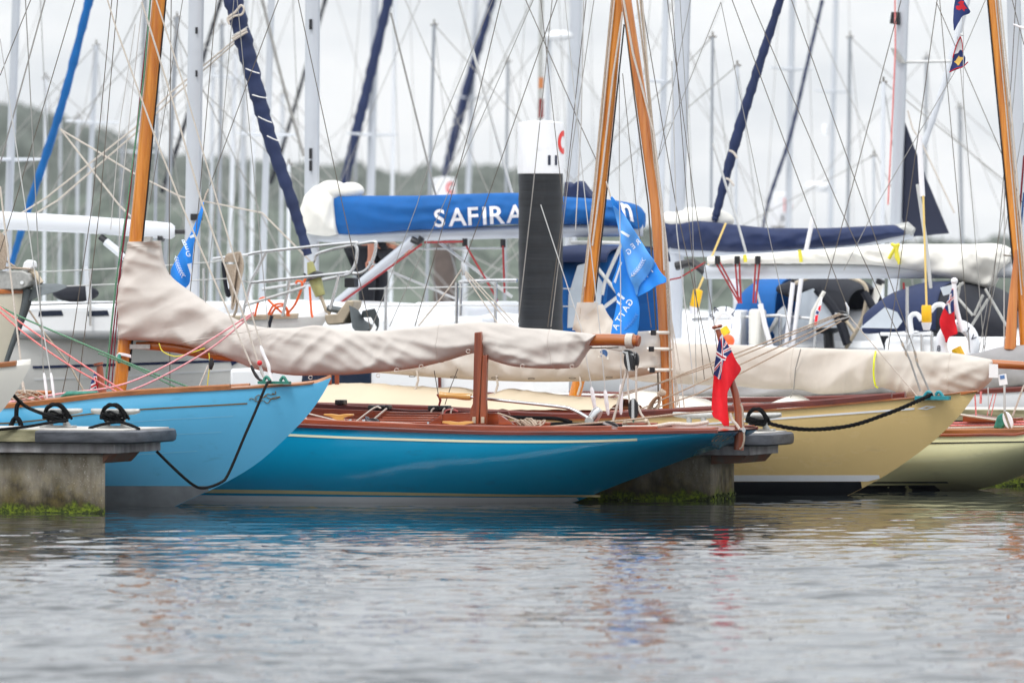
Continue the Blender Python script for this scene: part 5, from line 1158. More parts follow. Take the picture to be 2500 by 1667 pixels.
for pts, px, m in (([(1120, 0), (1250, 472), (1262, 510)], 7, 'wirepale'), ([(954, 32), (1069, 498), (1115, 672)], 5, 'wiregrey'), ([(1056, 580), (1250, 725)], 8, 'wirepale'), ([(900, 640), (1150, 745)], 6, 'wirepale'), ([(1000, 608), (1230, 606)], 5, 'wirepale'), ([(1050, 660), (1063, 700), (1070, 760)], 4, 'wiregrey')):
    tube_px(tSF, 'rig_line', pts, p+.3, px, m)
tube_px(tSF, 'guard_rail', [(1125, 690), (1190, 685), (1262, 684)], p-1., 8, 'steel', 8, 5); tube_px(tSF, 'guard_rail', [(1124, 770), (1126, 700), (1134, 686), (1262, 686)], p-1., 7, 'steel', 8, 5)
tube_px(tSF, 'lifeline', [(900, 705), (1130, 700), (1400, 705)], p-1.1, 3, 'wirepale'); tube_px(tSF, 'lifeline', [(900, 748), (1130, 745), (1400, 748)], p-1.1, 3, 'wirepale')
for x, y in ((942, 700), (1115, 690), (1210, 690)): tube_px(tSF, 'stanchion', [(x, y), (x-1, 830)], p-1.1, 8, 'steel')
mb = MB(); mb.box(B(1075, 740, p)[0], B(1215, 740, p)[0], p-1.0, p+.9, 1.0, B(1100, 738, p-1.)[2]); mb.build('deck_locker', M['whitegel'], tSF, bevel=.08)
mb = MB(); mb.box(B(960, 780, p)[0], B(1265, 780, p)[0], p-1.1, p+1.1, .9, B(1100, 772, p-1.1)[2]); mb.build('cabin_side', M['whitegel'], tSF, bevel=.05)
def hood(t, name, m, p_, cols, w=1.0, n=26, open_front=True, seed=0.):
    """spray hood: arches of cloth set one behind the other; cols = (x, y top, y foot)"""
    ft = pchip([c[0] for c in cols], [c[1] for c in cols]); fb = pchip([c[0] for c in cols], [c[2] for c in cols]); rings = []
    for i in range(n):
        x = lerp(cols[0][0], cols[-1][0], i/(n-1)); hi = B(x, ft(x), p_); lo = B(x, fb(x), p_-w); r = []
        for j in range(21):
            th = math.pi*j/20; c, s = math.cos(th), math.sin(th)
            r.append(W(hi[0]+.01*noise.noise(Vector((j*.4, i*.3, seed))), p_-w*math.copysign(abs(c)**.7, c), lerp(lo[2], hi[2], s**.55)))
        rings.append(r)
    o = MB().rings(rings, closed=False).build(name, M[m], t, angle=80)
    md = o.modifiers.new('cloth', 'SOLIDIFY'); md.thickness = .012
    return o
MB().prism([BW(x, y, p+.1) for x, y in ((1374, 486), (1378, 442), (1394, 452), (1412, 440), (1428, 462), (1448, 486))], Vector(W(0, .2, 0))).build('sail_bag', M['navy'], tSF, bevel=.02)
hd = hood(tSF, 'spray_hood', 'royal', p, [(1372, 700, 815), (1400, 620, 815), (1440, 602, 815), (1500, 600, 815), (1555, 604, 815)], 1.0)
hood(tSF, 'bimini', 'navy', p, [(1392, 640, 660), (1400, 606, 640), (1450, 600, 640), (1560, 604, 640)], 1.04)
for pts in ([(1410, 648), (1440, 640), (1470, 690), (1462, 800), (1385, 800), (1388, 720)],): MB().prism([BW(x, y, p-1.05) for x, y in pts], Vector(W(0, .01, 0))).build('window_panel', M['window'], hd)
for pts in ([(1395, 592), (1520, 594), (1515, 602), (1480, 680), (1470, 720)], [(1455, 650), (1520, 730)], [(1462, 760), (1540, 700)]): tube_px(tSF, 'hood_frame', pts, p-1.08, 9, 'wirepale', 8, 4)

# ---- person standing on that yacht, bent over behind the boom
def person():
    p_ = pSF+.75; o0 = B(893, 868, p_); S = 1.0
    def q(x, y, dp=0.): return Vector(BW(x, y, p_+dp))
    J = {'pel': q(902, 600), 'sp': q(928, 570), 'ch': q(962, 548), 'nk': q(990, 538), 'hd': q(1006, 528), 'ht': q(1022, 518),
         'hl': q(892, 622, -.09), 'kl': q(896, 722, -.10), 'al': q(884, 838, -.12), 'fl': q(906, 862, -.16),
         'hr': q(918, 625, .09), 'kr': q(928, 722, .10), 'ar': q(918, 838, .12), 'fr': q(944, 860, .10)}
    R = {'pel': .15, 'sp': .14, 'ch': .16, 'nk': .06, 'hd': .095, 'ht': .085, 'hl': .105, 'kl': .066, 'al': .045, 'fl': .035, 'hr': .105, 'kr': .066, 'ar': .045, 'fr': .035}
    J.update({'sl': q(958, 545, -.2), 'el': q(908, 572, -.26), 'wl': q(905, 622, -.28), 'ml': q(906, 640, -.28), 'sr': q(966, 545, .2), 'er': q(948, 592, -.05), 'wr': q(972, 606, -.22), 'mr': q(986, 606, -.24)})
    R.update({'sl': .07, 'el': .045, 'wl': .03, 'ml': .036, 'sr': .07, 'er': .045, 'wr': .03, 'mr': .036})
    E = [('pel', 'sp'), ('sp', 'ch'), ('ch', 'nk'), ('nk', 'hd'), ('hd', 'ht'), ('pel', 'hl'), ('hl', 'kl'), ('kl', 'al'), ('al', 'fl'), ('pel', 'hr'), ('hr', 'kr'), ('kr', 'ar'), ('ar', 'fr'), ('ch', 'sl'), ('sl', 'el'), ('el', 'wl'), ('wl', 'ml'), ('ch', 'sr'), ('sr', 'er'), ('er', 'wr'), ('wr', 'mr')]
    fin = []
    for hnd, base, dirv in (('l', 'ml', Vector((.15, 0, -1))), ('r', 'mr', Vector((1, -.1, -.15)))):
        side = dirv.cross(Vector((0, 1, 0))).normalized()
        for k in range(5):
            nm = 'f%s%d' % (hnd, k); off = (k-1.5)*.017 if k < 4 else -.05
            J[nm+'a'] = J[base]+side*off+dirv.normalized()*(.045 if k < 4 else .0); R[nm+'a'] = .010
            J[nm+'b'] = J[nm+'a']+dirv.normalized()*(.028+.006*(k in (1, 2)))+Vector((0, -.012, 0)); R[nm+'b'] = .009
            J[nm+'c'] = J[nm+'b']+dirv.normalized()*.018+Vector((0, -.02, 0)); R[nm+'c'] = .008
            fin += [(base, nm+'a'), (nm+'a', nm+'b'), (nm+'b', nm+'c')]
    E += fin; names = list(J); ix = {n: i for i, n in enumerate(names)}; loc = Vector(W(*o0))
    me = bpy.data.meshes.new('person'); me.from_pydata([tuple(J[n]-loc) for n in names], [(ix[a], ix[b]) for a, b in E], [])
    o = bpy.data.objects.new('person', me); COL.objects.link(o); o.location = loc
    o.modifiers.new('skin', 'SKIN')
    for i, n in enumerate(names): me.skin_vertices[0].data[i].radius = (R[n], R[n])
    me.skin_vertices[0].data[ix['pel']].use_root = True
    o.modifiers.new('sub', 'SUBSURF').levels = 1; o.modifiers['sub'].render_levels = 2
    me.materials.append(M['skin'])
    tag(o, 'person in black clothing bending behind the royal blue boom cover, bare forearms', 'person')
    def garment(name, chain, grow):
        ns = sorted({n for e in chain for n in e}); gi = {n: i for i, n in enumerate(ns)}
        g = bpy.data.meshes.new(name); g.from_pydata([tuple(J[n]-loc) for n in ns], [(gi[a], gi[b]) for a, b in chain], [])
        go = bpy.data.objects.new(name, g); COL.objects.link(go); go.parent = o; go.modifiers.new('skin', 'SKIN')
        for n in ns: g.skin_vertices[0].data[gi[n]].radius = (R[n]*grow+.008,)*2
        g.skin_vertices[0].data[gi[chain[0][0]]].use_root = True
        s = go.modifiers.new('sub', 'SUBSURF'); s.levels = 1; s.render_levels = 2; g.materials.append(M['clothblack'])
    garment('trousers', [('pel', 'hl'), ('hl', 'kl'), ('kl', 'al'), ('pel', 'hr'), ('hr', 'kr'), ('kr', 'ar')], 1.12)
    garment('shirt', [('pel', 'sp'), ('sp', 'ch'), ('ch', 'sl'), ('sl', 'el'), ('ch', 'sr'), ('sr', 'er')], 1.1)
    garment('shoe', [('al', 'fl')], 1.25); garment('shoe', [('ar', 'fr')], 1.25)
    mb = MB(); mb.ball(tuple(J['ht'].lerp(J['hd'], .3)+Vector((0, .02, .03))), .105, 12); mb.v = [tuple(Vector(v)) for v in mb.v]; mb.build('hair', M['hair'], o)
    fc = J['hd']; mb = MB(); mb.ball(tuple(fc+Vector((.02, -.09, -.03))), .018, 8); mb.build('nose', M['skin'], o)
    for s_ in (-1, 1):
        mb = MB(); mb.ball(tuple(fc+Vector((.03*s_+.02, -.082, .012))), .012, 8); mb.build('eye', M['black'], o)
        mb = MB(); mb.ball(tuple(fc+Vector((.09*s_, .0, .0))), .022, 8, (.5, 1, 1.4)); mb.build('ear', M['skin'], o)
    return o
person()
tube_px(tSF, 'reef_line', [(912, 582), (960, 594), (980, 602)], pSF+.5, 6, 'ropebeige')

# ---- yacht with the white boom cover on the right
p = pWC = 76.8
tWC, h = modern('white yacht with long white boom cover tied in yellow, navy sprayhood and radio pole', p, 3900, -1, 10.6, 1.02)
cabin(tWC, h, .3, .6, .25)
A = [(1730, 645), (1800, 644), (1950, 644), (2100, 646), (2200, 654), (2290, 672), (2370, 692), (2415, 702), (2445, 660), (2468, 640)]
Bq = [(1730, 626), (1800, 622), (1950, 612), (2100, 602), (2180, 596), (2290, 596), (2370, 596), (2415, 594), (2445, 597), (2472, 610)]
cover(A, Bq, p, [.05, .10, .13, .15, .17, .19, .2, .2, .17, .12], 150, 40, .03, (3.4, 7), 6.6, .1).build('boom_cover', M['coverwhite'], tWC, angle=70)
mb = MB(); rings = []
for x, y, hh in ((1716, 664, 11), (1722, 664, 17), (1900, 663, 18), (2200, 662, 18), (2480, 660, 18)):
    c = Vector(BW(x, y, p)); r = hh/F*80; rings.append([tuple(c+Vector((0, r*.8*math.cos(2*math.pi*i/16), r*math.sin(2*math.pi*i/16)))) for i in range(16)])
mb.rings(rings).build('boom', M['alu'], tWC)
tube_px(tWC, 'boom_end', [(1650, 650), (1690, 640), (1722, 664)], p, 22, 'black')
mastpx(tWC, [(2476, 0), (2490, 600)], p+.0, 36, 'alu')
for pts in ([(2192, 596), (2188, 625), (2196, 640)], [(2188, 600), (2178, 618), (2170, 632)], [(2186, 602), (2192, 628), (2196, 645)], [(2176, 596), (2186, 600), (2196, 597)], [(1952, 610), (1956, 640)], [(1818, 622), (1820, 640)]):
    tube_px(tWC, 'sail_tie', pts, p-.22, 9, 'ropeyellow', 6, 4)
for x0, x1 in ((1752, 1808), (1800, 1806), (1850, 1842)):
    tube_px(tWC, 'sheet_block', [(x0, 625), (x0, 645)], p-.15, 14, 'black')
    for d in (-5, 5): tube_px(tWC, 'mainsheet', [(x0+d, 640), (x1+d*.6, 740)], p-.15, 4.5, 'linered')
tube_px(tWC, 'red_line', [(1600, 690), (1660, 678), (1722, 640)], p-.3, 4, 'linered')
hood(tWC, 'spray_hood', 'navy', p+.1, [(2172, 752, 812), (2182, 738, 815), (2230, 706, 812), (2290, 690, 808), (2350, 688, 805)], .95)
hn = hood(tWC, 'cockpit_tent', 'navydark', p+.15, [(2330, 688, 806), (2400, 700, 826), (2450, 730, 832), (2520, 745, 838)], 1.0)
MB().prism([BW(x, y, p-.93) for x, y in ((2295, 702), (2328, 694), (2324, 716), (2303, 722))], Vector(W(0, .01, 0))).build('window_panel', M['window'], tWC)
MB().prism([BW(x, y, p-.95) for x, y in ((2100, 800), (2160, 750), (2190, 762), (2203, 785), (2190, 802))], Vector(W(0, .01, 0))).build('window_panel', M['window'], tWC)
for pts in ([(2345, 690), (2322, 800)], [(2325, 712), (2375, 770)], [(2352, 690), (2330, 708)], [(2405, 705), (2460, 800)], [(2412, 730), (2366, 805)], [(2378, 770), (2400, 720)]): tube_px(tWC, 'hood_frame', pts, p-1.0, 7, 'galv', 8)
mb = MB(); mb.box(B(2230, 815, p)[0], B(2560, 815, p)[0], p-1.05, p+1.05, .8, B(2300, 822, p-1.05)[2]); mb.build('cockpit_coaming', M['whitegel'], tWC, bevel=.06)
mb = MB(); mb.prism([BW(x, y, p-.7) for x, y in ((2370, 808), (2480, 838), (2480, 870), (2366, 870))], Vector(W(0, 1.2, 0))); mb.build('cabin_side', M['whitegel'], tWC, bevel=.03)
for pts in ([(2200, 870), (2230, 815), (2275, 812)], [(2275, 812), (2276, 870)], [(2150, 815), (2275, 815)], [(2250, 815), (2252, 870)], [(2215, 700), (2216, 870)]): tube_px(tWC, 'pushpit_rail', pts, p-1.1, 9, 'steel', 8)
tube_px(tWC, 'backstay', [(2240, 450), (2262, 600), (2284, 820)], p-.6, 9, 'wirepale'); tube_px(tWC, 'radio_pole', [(2244, 330), (2252, 480)], p-.6, 13, 'flagwhite')
tube_px(tWC, 'red_halyard', [(2206, 690), (2212, 812)], p-.5, 5, 'linered')
for pts in ([(2226, 815), (2222, 780), (2228, 768), (2240, 768), (2250, 782)], [(2272, 760), (2284, 746), (2300, 744), (2308, 752)]): tube_px(tWC, 'horseshoe_frame', pts, p-1.15, 12, 'buoywhite', 8, 5)

# ---- second yacht with sprayhoods, left of it (blue and navy)
p = pMB = 81.4
tMB, h = modern('white yacht with navy boom cover and blue and navy sprayhoods with clear windows', p, 600, 1, 12.2, 1.05)
cabin(tMB, h, .4, .8, .35)
mastpx(tMB, [(1668, 0), (1655, 480)], p, 42, 'alu'); 
A = [(1620, 606), (1700, 612), (1800, 616), (1900, 612), (2000, 605), (2100, 597), (2185, 580), (2215, 575)]
Bq = [(1620, 534), (1700, 538), (1800, 549), (1900, 557), (2000, 557), (2100, 553), (2185, 549), (2218, 556)]
cover(A, Bq, p, [.12, .17, .18, .18, .17, .15, .12, .06], 140, 40, .03, (5, 7), 4.4, .1).build('boom_cover', M['navy'], tMB, angle=70)
MB().tube([BW(1640, 608, p), BW(1900, 612, p), BW(2225, 566, p)], .075, 14).build('boom', M['alu'], tMB)
MB().tube([BW(2178, 562, p-.02), BW(2215, 560, p-.02), BW(2229, 568, p-.02)], [.05, .075, .05], 12).build('boom_end', M['galv'], tMB)
mb = MB(); mb.ball(BW(1700, 538, p+.1), .24, 14, (1.6, .8, .55)); mb.build('flaked_sail', M['coverwhite'], tMB)
furled(tMB, [(1940, -120), (1905, 0), (1850, 170), (1800, 330), (1752, 510), (1745, 540)], p, [20, 20, 22, 26, 20, 14], 'navy', seed=.4)
for x, y in ((1788, 372), (1780, 440)): tube_px(tMB, 'sail_tie', [(x-8, y-4), (x+2, y), (x+12, y+14)], p-.1, 6, 'rope', 6, 4)
hb = hood(tMB, 'spray_hood', 'royal', p-.8, [(1836, 745, 830), (1850, 700, 830), (1880, 682, 832), (1940, 680, 834)], .7, seed=1.)
hv = hood(tMB, 'bimini', 'navydark', p-.9, [(1944, 694, 712), (1980, 676, 730), (2040, 672, 770), (2090, 686, 800), (2112, 706, 830)], .7, seed=2.)
for pts, px, m in (([(1942, 692), (1985, 674), (2040, 670), (2095, 684), (2115, 704), (2114, 740), (2100, 790), (2065, 850)], 10, 'beigesteel'), ([(2110, 712), (2140, 770), (2172, 860)], 20, 'navydark'), ([(2010, 720), (2055, 770), (2090, 815)], 9, 'beigesteel'), ([(1995, 705), (2040, 760), (2070, 840)], 24, 'navydark'), ([(1842, 750), (1852, 800), (1836, 845)], 22, 'royal'), ([(1868, 800), (1848, 850)], 9, 'wirepale'), ([(1905, 770), (1856, 840)], 9, 'wirepale')):
    tube_px(tMB, 'hood_frame', pts, p-1.65, px, m, 8, 5)
for pts in ([(1945, 720), (1985, 704), (2030, 740), (2060, 800), (1945, 800)], [(1880, 800), (1900, 758), (1915, 745), (1925, 770), (1900, 830)]): MB().prism([BW(x, y, p-1.62) for x, y in pts], Vector(W(0, .01, 0))).build('window_panel', M['window'], tMB)
tube_px(tMB, 'radio_mast', [(1985, 530), (1960, 650), (1935, 850)], p-1.8, 11, 'flagwhite'); tube_px(tMB, 'radio_mast', [(1936, 690), (1926, 780), (1918, 855)], p-1.8, 11, 'flagwhite'); tube_px(tMB, 'radio_mast', [(1937, 648), (1936, 690)], p-1.8, 8, 'black')
tube_px(tMB, 'backstay_sleeve', [(1856, 742), (1866, 790), (1883, 850)], p-1.9, 13, 'flagwhite'); tube_px(tMB, 'backstay', [(1740, 350), (1800, 540), (1856, 742)], p-1.9, 6, 'wirepale')
mb = MB(); mb.box(B(1920, 800, p)[0], B(1940, 800, p)[0], p-1.9, p-1.6, .9, B(1930, 757, p-1.9)[2]); mb.build('instrument_post', M['whitegel'], tMB, bevel=.02)
for pts in ([(1800, 775), (1900, 770), (1990, 778)], [(1904, 770), (1906, 860)], [(1990, 778), (1988, 850)], [(1690, 780), (1800, 775)]): tube_px(tMB, 'pushpit_rail', pts, p-1.75, 8, 'steel', 8)
mb = MB(); mb.box(B(1560, 830, p)[0], B(2200, 830, p)[0], p-1.3, p+1.2, .9, B(1850, 832, p-1.3)[2]); mb.build('cockpit_coaming', M['whitegel'], tMB, bevel=.06)
mb = MB(); mb.box(B(1965, 800, p)[0], B(1990, 800, p)[0], p-2.0, p-1.7, B(1980, 850, p-2.)[2], B(1980, 755, p-2.)[2]); mb.build('life_raft_bag', M['offwhite'], tMB, bevel=.03)
mb = MB(); mb.ball(BW(2020, 790, p-1.5), .13, 12, (1.3, .8, .8)); mb.build('outboard_cowl', M['rubber'], tMB)
tube_px(tMB, 'outboard_leg', [(2022, 800), (2025, 850)], p-1.5, 26, 'black')
tube_px(tMB, 'boom_strut', [(1785, 665), (1805, 740)], p-.9, 22, 'flagwhite', 10)
tube_px(tMB, 'pole', [(2120, 770), (2150, 690)], p-.6, 20, 'offwhite', 10); tube_px(tMB, 'pole_end', [(2147, 694), (2152, 682)], p-.6, 22, 'black', 10)

# ---- yacht behind with a hoisted navy riding sail
p = 86.6
tRS, h = modern('white yacht with dark navy triangular riding sail set behind its pale mast', p, 2900, -1, 10, 1.05)
mastpx(tRS, [(2206, 0), (2190, 480)], p, 30, 'alu')
mb = MB(); pl = [(2203, 285), (2235, 372), (2262, 440), (2316, 570), (2205, 580), (2196, 440)]
mb.prism([BW(x, y, p+.05) for x, y in pl], Vector(W(0, .03, 0))); mb.build('riding_sail', M['sailnavy'], tRS)
tube_px(tRS, 'spreader', [(2205, 152), (2322, 150)], p, 7, 'wirepale')
MB().prism([BW(x, y, p-.1) for x, y in ((2174, 118), (2186, 120), (2198, 136), (2208, 155), (2196, 154), (2184, 142))], Vector(W(0, .1, 0))).build('spreader_bracket', M['galv'], tRS)
MB().prism([BW(x, y, p-.1) for x, y in ((2176, 30), (2194, 30), (2195, 62), (2172, 58))], Vector(W(0, .1, 0))).build('radar_reflector', M['black'], tRS)
tube_px(tRS, 'halyard', [(2185, 0), (2186, 120), (2180, 260), (2168, 500)], p-.2, 4, 'ropered')
tube_px(tRS, 'leech_line', [(2216, 270), (2228, 315), (2248, 345), (2330, 520)], p-.05, 4, 'rope')
furled(tRS, [(2368, -30), (2310, 190), (2245, 385)], p+.4, [17, 16, 14], 'aluwhite', 'furled_sail', .2)

# ---- masts further back: each its own yacht
rr = random.Random(8)
FAR = [  # mast top px, mast foot px, width, metres, label, furled sail
 ((40, 0), (22, 500), 22, 'pale-masted yacht at the far left with a bright blue furled jib', ([(235, -60), (218, 0), (150, 260), (72, 500), (28, 645)], [22, 21, 20, 15], 'brightblue')),
 ((235, 110), (205, 760), 14, 'yacht with a short thin mast, second from the left behind the hillside', None),
 ((190, 285), (188, 640), 8, 'yacht with the lowest thin mast against the left hillside', None),
 ((355, 0), (345, 300), 12, 'yacht with a grey mast just left of the leaning varnished mast', None),
 ((432, 42), (415, 400), 12, 'yacht with wind instruments on its masthead beside the thick grey mast', None),
 ((575, 130), (565, 500), 12, 'yacht with slim mast right of the thick grey mast', ([(545, -20), (500, 130), (455, 290), (395, 470)], [10, 10, 11], 'navydark')),
 ((598, 0), (592, 500), 15, 'yacht with slim mast close behind the navy furled jib', None),
 ((663, 0), (646, 520), 18, 'yacht with pale mast between the navy jib and the blue cover mast', ([(640, 0), (690, 200), (742, 382)], [8, 8], 'wiregrey')),
 ((916, 0), (906, 450), 22, 'yacht with pale mast behind the second navy furled jib', ([(965, -60), (948, 0), (900, 200), (868, 330), (838, 460)], [22, 24, 25, 22], 'navy')),
 ((965, 0), (958, 450), 9, 'yacht with a thin mast right of the second navy furled jib', ([(800, -20), (740, 190), (690, 360), (660, 450)], [10, 9, 11], 'navydark')),
 ((1162, 0), (1144, 450), 14, 'yacht with slim mast behind the third navy furled jib', ([(1215, -40), (1203, 0), (1150, 180), (1110, 330), (1085, 430)], [17, 18, 25, 16], 'navy')),
 ((1322, -2), (1318, 300), 12, 'yacht with a grey mast banded orange and red above the C 11 pile', None),
 ((1340, 80), (1336, 450), 13, 'yacht with a white radar dome beside the banded grey mast', None),
 ((1408, 0), (1396, 450), 34, 'yacht with thick grey mast right of the C 11 pile', None),
 ((1626, 0), (1614, 480), 16, 'yacht with slim grey mast left of the thickest right-hand grey mast', None),
 ((1935, 0), (1926, 470), 16, 'yacht with slim mast above the D 13 pile', ([(2008, 0), (1970, 160), (1930, 330), (1880, 480), (1862, 560)], [9, 9, 8], 'navy')),
 ((2041, 0), (2028, 520), 13, 'yacht with slim mast carrying a small radar and a square reflector', None),
 ((2157, 200), (2155, 520), 11, 'yacht with a masthead wind vane left of the navy riding sail', None),
 ((2133, 380), (2134, 560), 7, 'yacht with the shortest thin mast left of the navy riding sail', None),
 ((2343, 262), (2350, 640), 9, 'yacht with a thin mast below the castle pennant', None),
 ((870, 280), (868, 450), 7, 'distant yacht with a thin low mast left of the blue cover', None),
 ((705, 400), (704, 620), 9, 'distant yacht with its masthead just over the ridge line', None),
 ((520, 160), (515, 620), 9, 'distant yacht with thin mast between thick grey mast and navy jib', None),
 ((300, 330), (292, 640), 9, 'distant yacht with thin mast left of the leaning varnished mast', None),
 ((1740, 90), (1735, 620), 8, 'distant yacht with thin mast crossing the right-hand navy jib', None),
 ((112, 190), (108, 640), 8, 'distant yacht with thin mast just right of the bright blue jib', None),
 ((148, 240), (146, 640), 7, 'distant yacht with thin mast second to the right of the bright blue jib', None),
 ((386, 120), (378, 620), 9, 'distant yacht with thin mast just right of the left varnished mast', None),
 ((542, 60), (534, 620), 10, 'distant yacht with thin mast left of the navy furled jib with white ties', None),
 ((622, 120), (614, 620), 10, 'distant yacht with thin mast just right of the navy furled jib with white ties', None),
 ((690, 230), (686, 620), 9, 'distant yacht with thin mast left of the blue cover mast', None),
 ((1060, 60), (1050, 420), 9, 'distant yacht with thin mast above the brown pile', None),
 ((1240, 150), (1236, 450), 8, 'distant yacht with thin mast just left of the C 11 pile cap', None),
 ((1560, 40), (1556, 520), 9, 'distant yacht with thin mast just right of the crossing varnished masts', None),
 ((1800, 160), (1796, 560), 8, 'distant yacht with thin mast left of the D 13 pile', None),
 ((2075, 90), (2070, 560), 9, 'distant yacht with thin mast between the square reflector and the red halyard', None),
 ((2262, 140), (2258, 560), 8, 'distant yacht with thin mast rising over the navy riding sail', None)]
for i, (t0, t1, wpx, lab, fur) in enumerate(FAR):
    p = 88.5+2.0*((i*11) % len(FAR)); d = 1 if i % 2 else -1
    L_ = rr.uniform(8.5, 11); a_m = apx(t1[0], p)
    lean = None
    k = (a_m-d*.42*L_); px_bow = CX+F*((k*CO+p*SI)/(-k*SI+p*CO))
    t, h = modern(lab, p, px_bow, d, L_, rr.uniform(.6, .75), ('whitegel', 'grey', 'offwhite', 'navyhull', 'grey')[i % 5], 'far yachts with bare masts', 1.35)
    cabin(t, h, .3, .75, .16)
    mk = 'galv' if i == 11 else ('alu' if wpx > 12 else ('alugrey', 'aluwhite', 'alu', 'alugrey')[i % 4])
    m_ = mastpx(t, [t0, t1], p, wpx, mk)
    if i == 11:
        for y0, y1, m in ((190, 216, 'bandorange'), (242, 288, 'bandred')):
            f0, f1 = BW(1321.5, y0, p), BW(1320.5, y1, p); MB().tube([f0, f1], wpx*.54/F*p/.95, 12).build('mast_band', M[m], m_)
    if i in (12, 16):
        x, y = (1365, 88) if i == 12 else (1994, 455); MB().ball(BW(x, y, p), .17, 12, (1.3, 1, .5)).build('radar_dome', M['whitegel'], t); tube_px(t, 'radar_bracket', [(x-14, y+8), (t0[0], y+12)], p, 6, 'alu')
    if i == 16: mb = MB(); c = B(2015, 317, p); mb.box(c[0]-.05, c[0]+.05, p-.05, p+.05, c[2]-.10, c[2]+.10); mb.build('reflector_box', M['whitegel'], t, bevel=.01)
    if t0[1] > 30:
        x, y = t0; mb = MB(); mb.tube([BW(x-9, y+2, p), BW(x+9, y, p)], .012, 5); mb.tube([BW(x, y-12, p), BW(x, y+6, p)], .012, 5); mb.build('masthead_vane', M['wire'], t)
    if fur: furled(t, fur[0], p-.2, fur[1], fur[2], seed=i*.37)
    ys_ = {0: 390, 1: 300, 3: 372, 5: 190, 7: 330, 8: 330, 10: 240, 13: 640, 14: 200, 15: 170, 16: 225}.get(i)
    if ys_ is not None:
        f = (ys_-t0[1])/(t1[1]-t0[1]); x = lerp(t0[0], t1[0], f)
        for s in (-1, 1): MB().tube([BW(x, ys_, p), W(*(Vector(B(x+s*18, ys_-3, p))+Vector((0, s*.75, 0))))], [.026, .016], 6).build('spreader', M['aluwhite'], t)
        w_ = wpx
    zt = t0[1] if t0[1] > 5 else -700
    for s in ((-1, 1) if i < 16 else (1,)):             # shrouds and stays
        a0 = B(t1[0], t1[1], p); x0 = lerp(t0[0], t1[0], (zt-t0[1])/(t1[1]-t0[1])); top = BW(x0, zt, p)
        MB().tube([top, W(apx(t1[0], p)+s*.12, p+s*1.15, 1.05)], .006, 4).build('shroud', M['wiregrey'], t)
        MB().tube([top, W(apx(t1[0], p)+s*d*(.40*L_ if s > 0 else .40*L_)*1., p, 1.1)], .007, 4).build('stay', M['wiregrey'], t)

# ------------------------------------------------------------------ loose gear on the boats behind
def lifebuoy(label, x, y, rpx, p_, chars):
    c = Vector(BW(x, y, p_)); R = rpx/F*80; t = thing('lifebuoy', label, 'lifebuoy', c)
    pts = [c+Vector(W(R*math.cos(a), 0, R*math.sin(a)*1.15)) for a in np.linspace(math.radians(-62), math.radians(242), 30)]
    MB().tube(pts, [R*.34]+[R*.36]*8+[R*.34], 14).build('buoy_body', M['buoywhite'], t)
    for ch, dx, dy, rot in chars:
        mb = MB(); cr, sr = math.cos(rot), math.sin(rot)
        letter(mb, ch, lambda u, v: tuple(Vector(BW(x+u, y+v, p_))+Vector(W(0, -R*.37, 0))), (dx, dy), (14*cr, 14*sr), (14*sr, -14*cr)); mb.build('lettering', M['pilenavy'], t)
    mb = MB(); mb.tube([BW(x-4, y+rpx*.2, p_), BW(x+6, y+rpx*.7, p_)], .05, 8); mb.build('float_light', M['safety'], t)
    return t
lifebuoy('white horseshoe lifebuoy with navy letters behind the ensign staff', 1768, 795, 32, 78.2, [('S', -26, -22, -.6), ('A', -18, -40, -.4), ('I', 8, -42, .1), ('L', 28, -30, .7)])
lifebuoy('white horseshoe lifebuoy lettered in navy under the right-hand red ensign', 2338, 842, 40, 75.2, [('8', -42, 8, 0), ('S', 6, -58, 0), ('I', 30, -38, .5), ('V', 42, -18, .8)])
def danbuoy(label, x, y, hpx, p_, top, lean):
    t = thing('danbuoy', label, 'danbuoy', BW(x, y+hpx, p_))
    c0, c1 = Vector(BW(x-lean*hpx/2, y+hpx/2, p_)), Vector(BW(x+lean*hpx/2, y-hpx/2, p_)); r = hpx*.29/F*80
    MB().tube([c0, c0.lerp(c1, .06), c0.lerp(c1, .94), c1], [r*.85, r, r, r*.85], 16).build('float', M['safety'], t)
    MB().tube([c1, V(BW(top[0], top[1], p_))], .010, 8).build('pole', M['palepole'], t)
    MB().tube([c0, V(BW(x-lean*hpx*.8, y+hpx*.95, p_))], [.05, .03], 10).build('ballast_tube', M['flagwhite'], t)
    return t
danbuoy('yellow danbuoy with a long upright pole beside the right-hand red ensign', 2262, 766, 42, 75.4, (2254, 478), 0.)
danbuoy('tilted yellow danbuoy hanging right of the reddish varnished mast', 1700, 728, 42, 78.2, (1772, 545), .22)
mb = MB(); mb.ball(BW(1778, 832, 77.6), .06, 14); o = mb.build('fender_ball', M['orangeplastic'], loc=BW(1778, 832, 77.6)); tag(o, 'small orange ball float at the foot of the left horseshoe lifebuoy', 'float')
for x, y, lab in ((704, 660, 'white fender on the rail left of the furling drum'), (665, 662, 'white fender on the rail nearest the navy furled jib')):
    pass
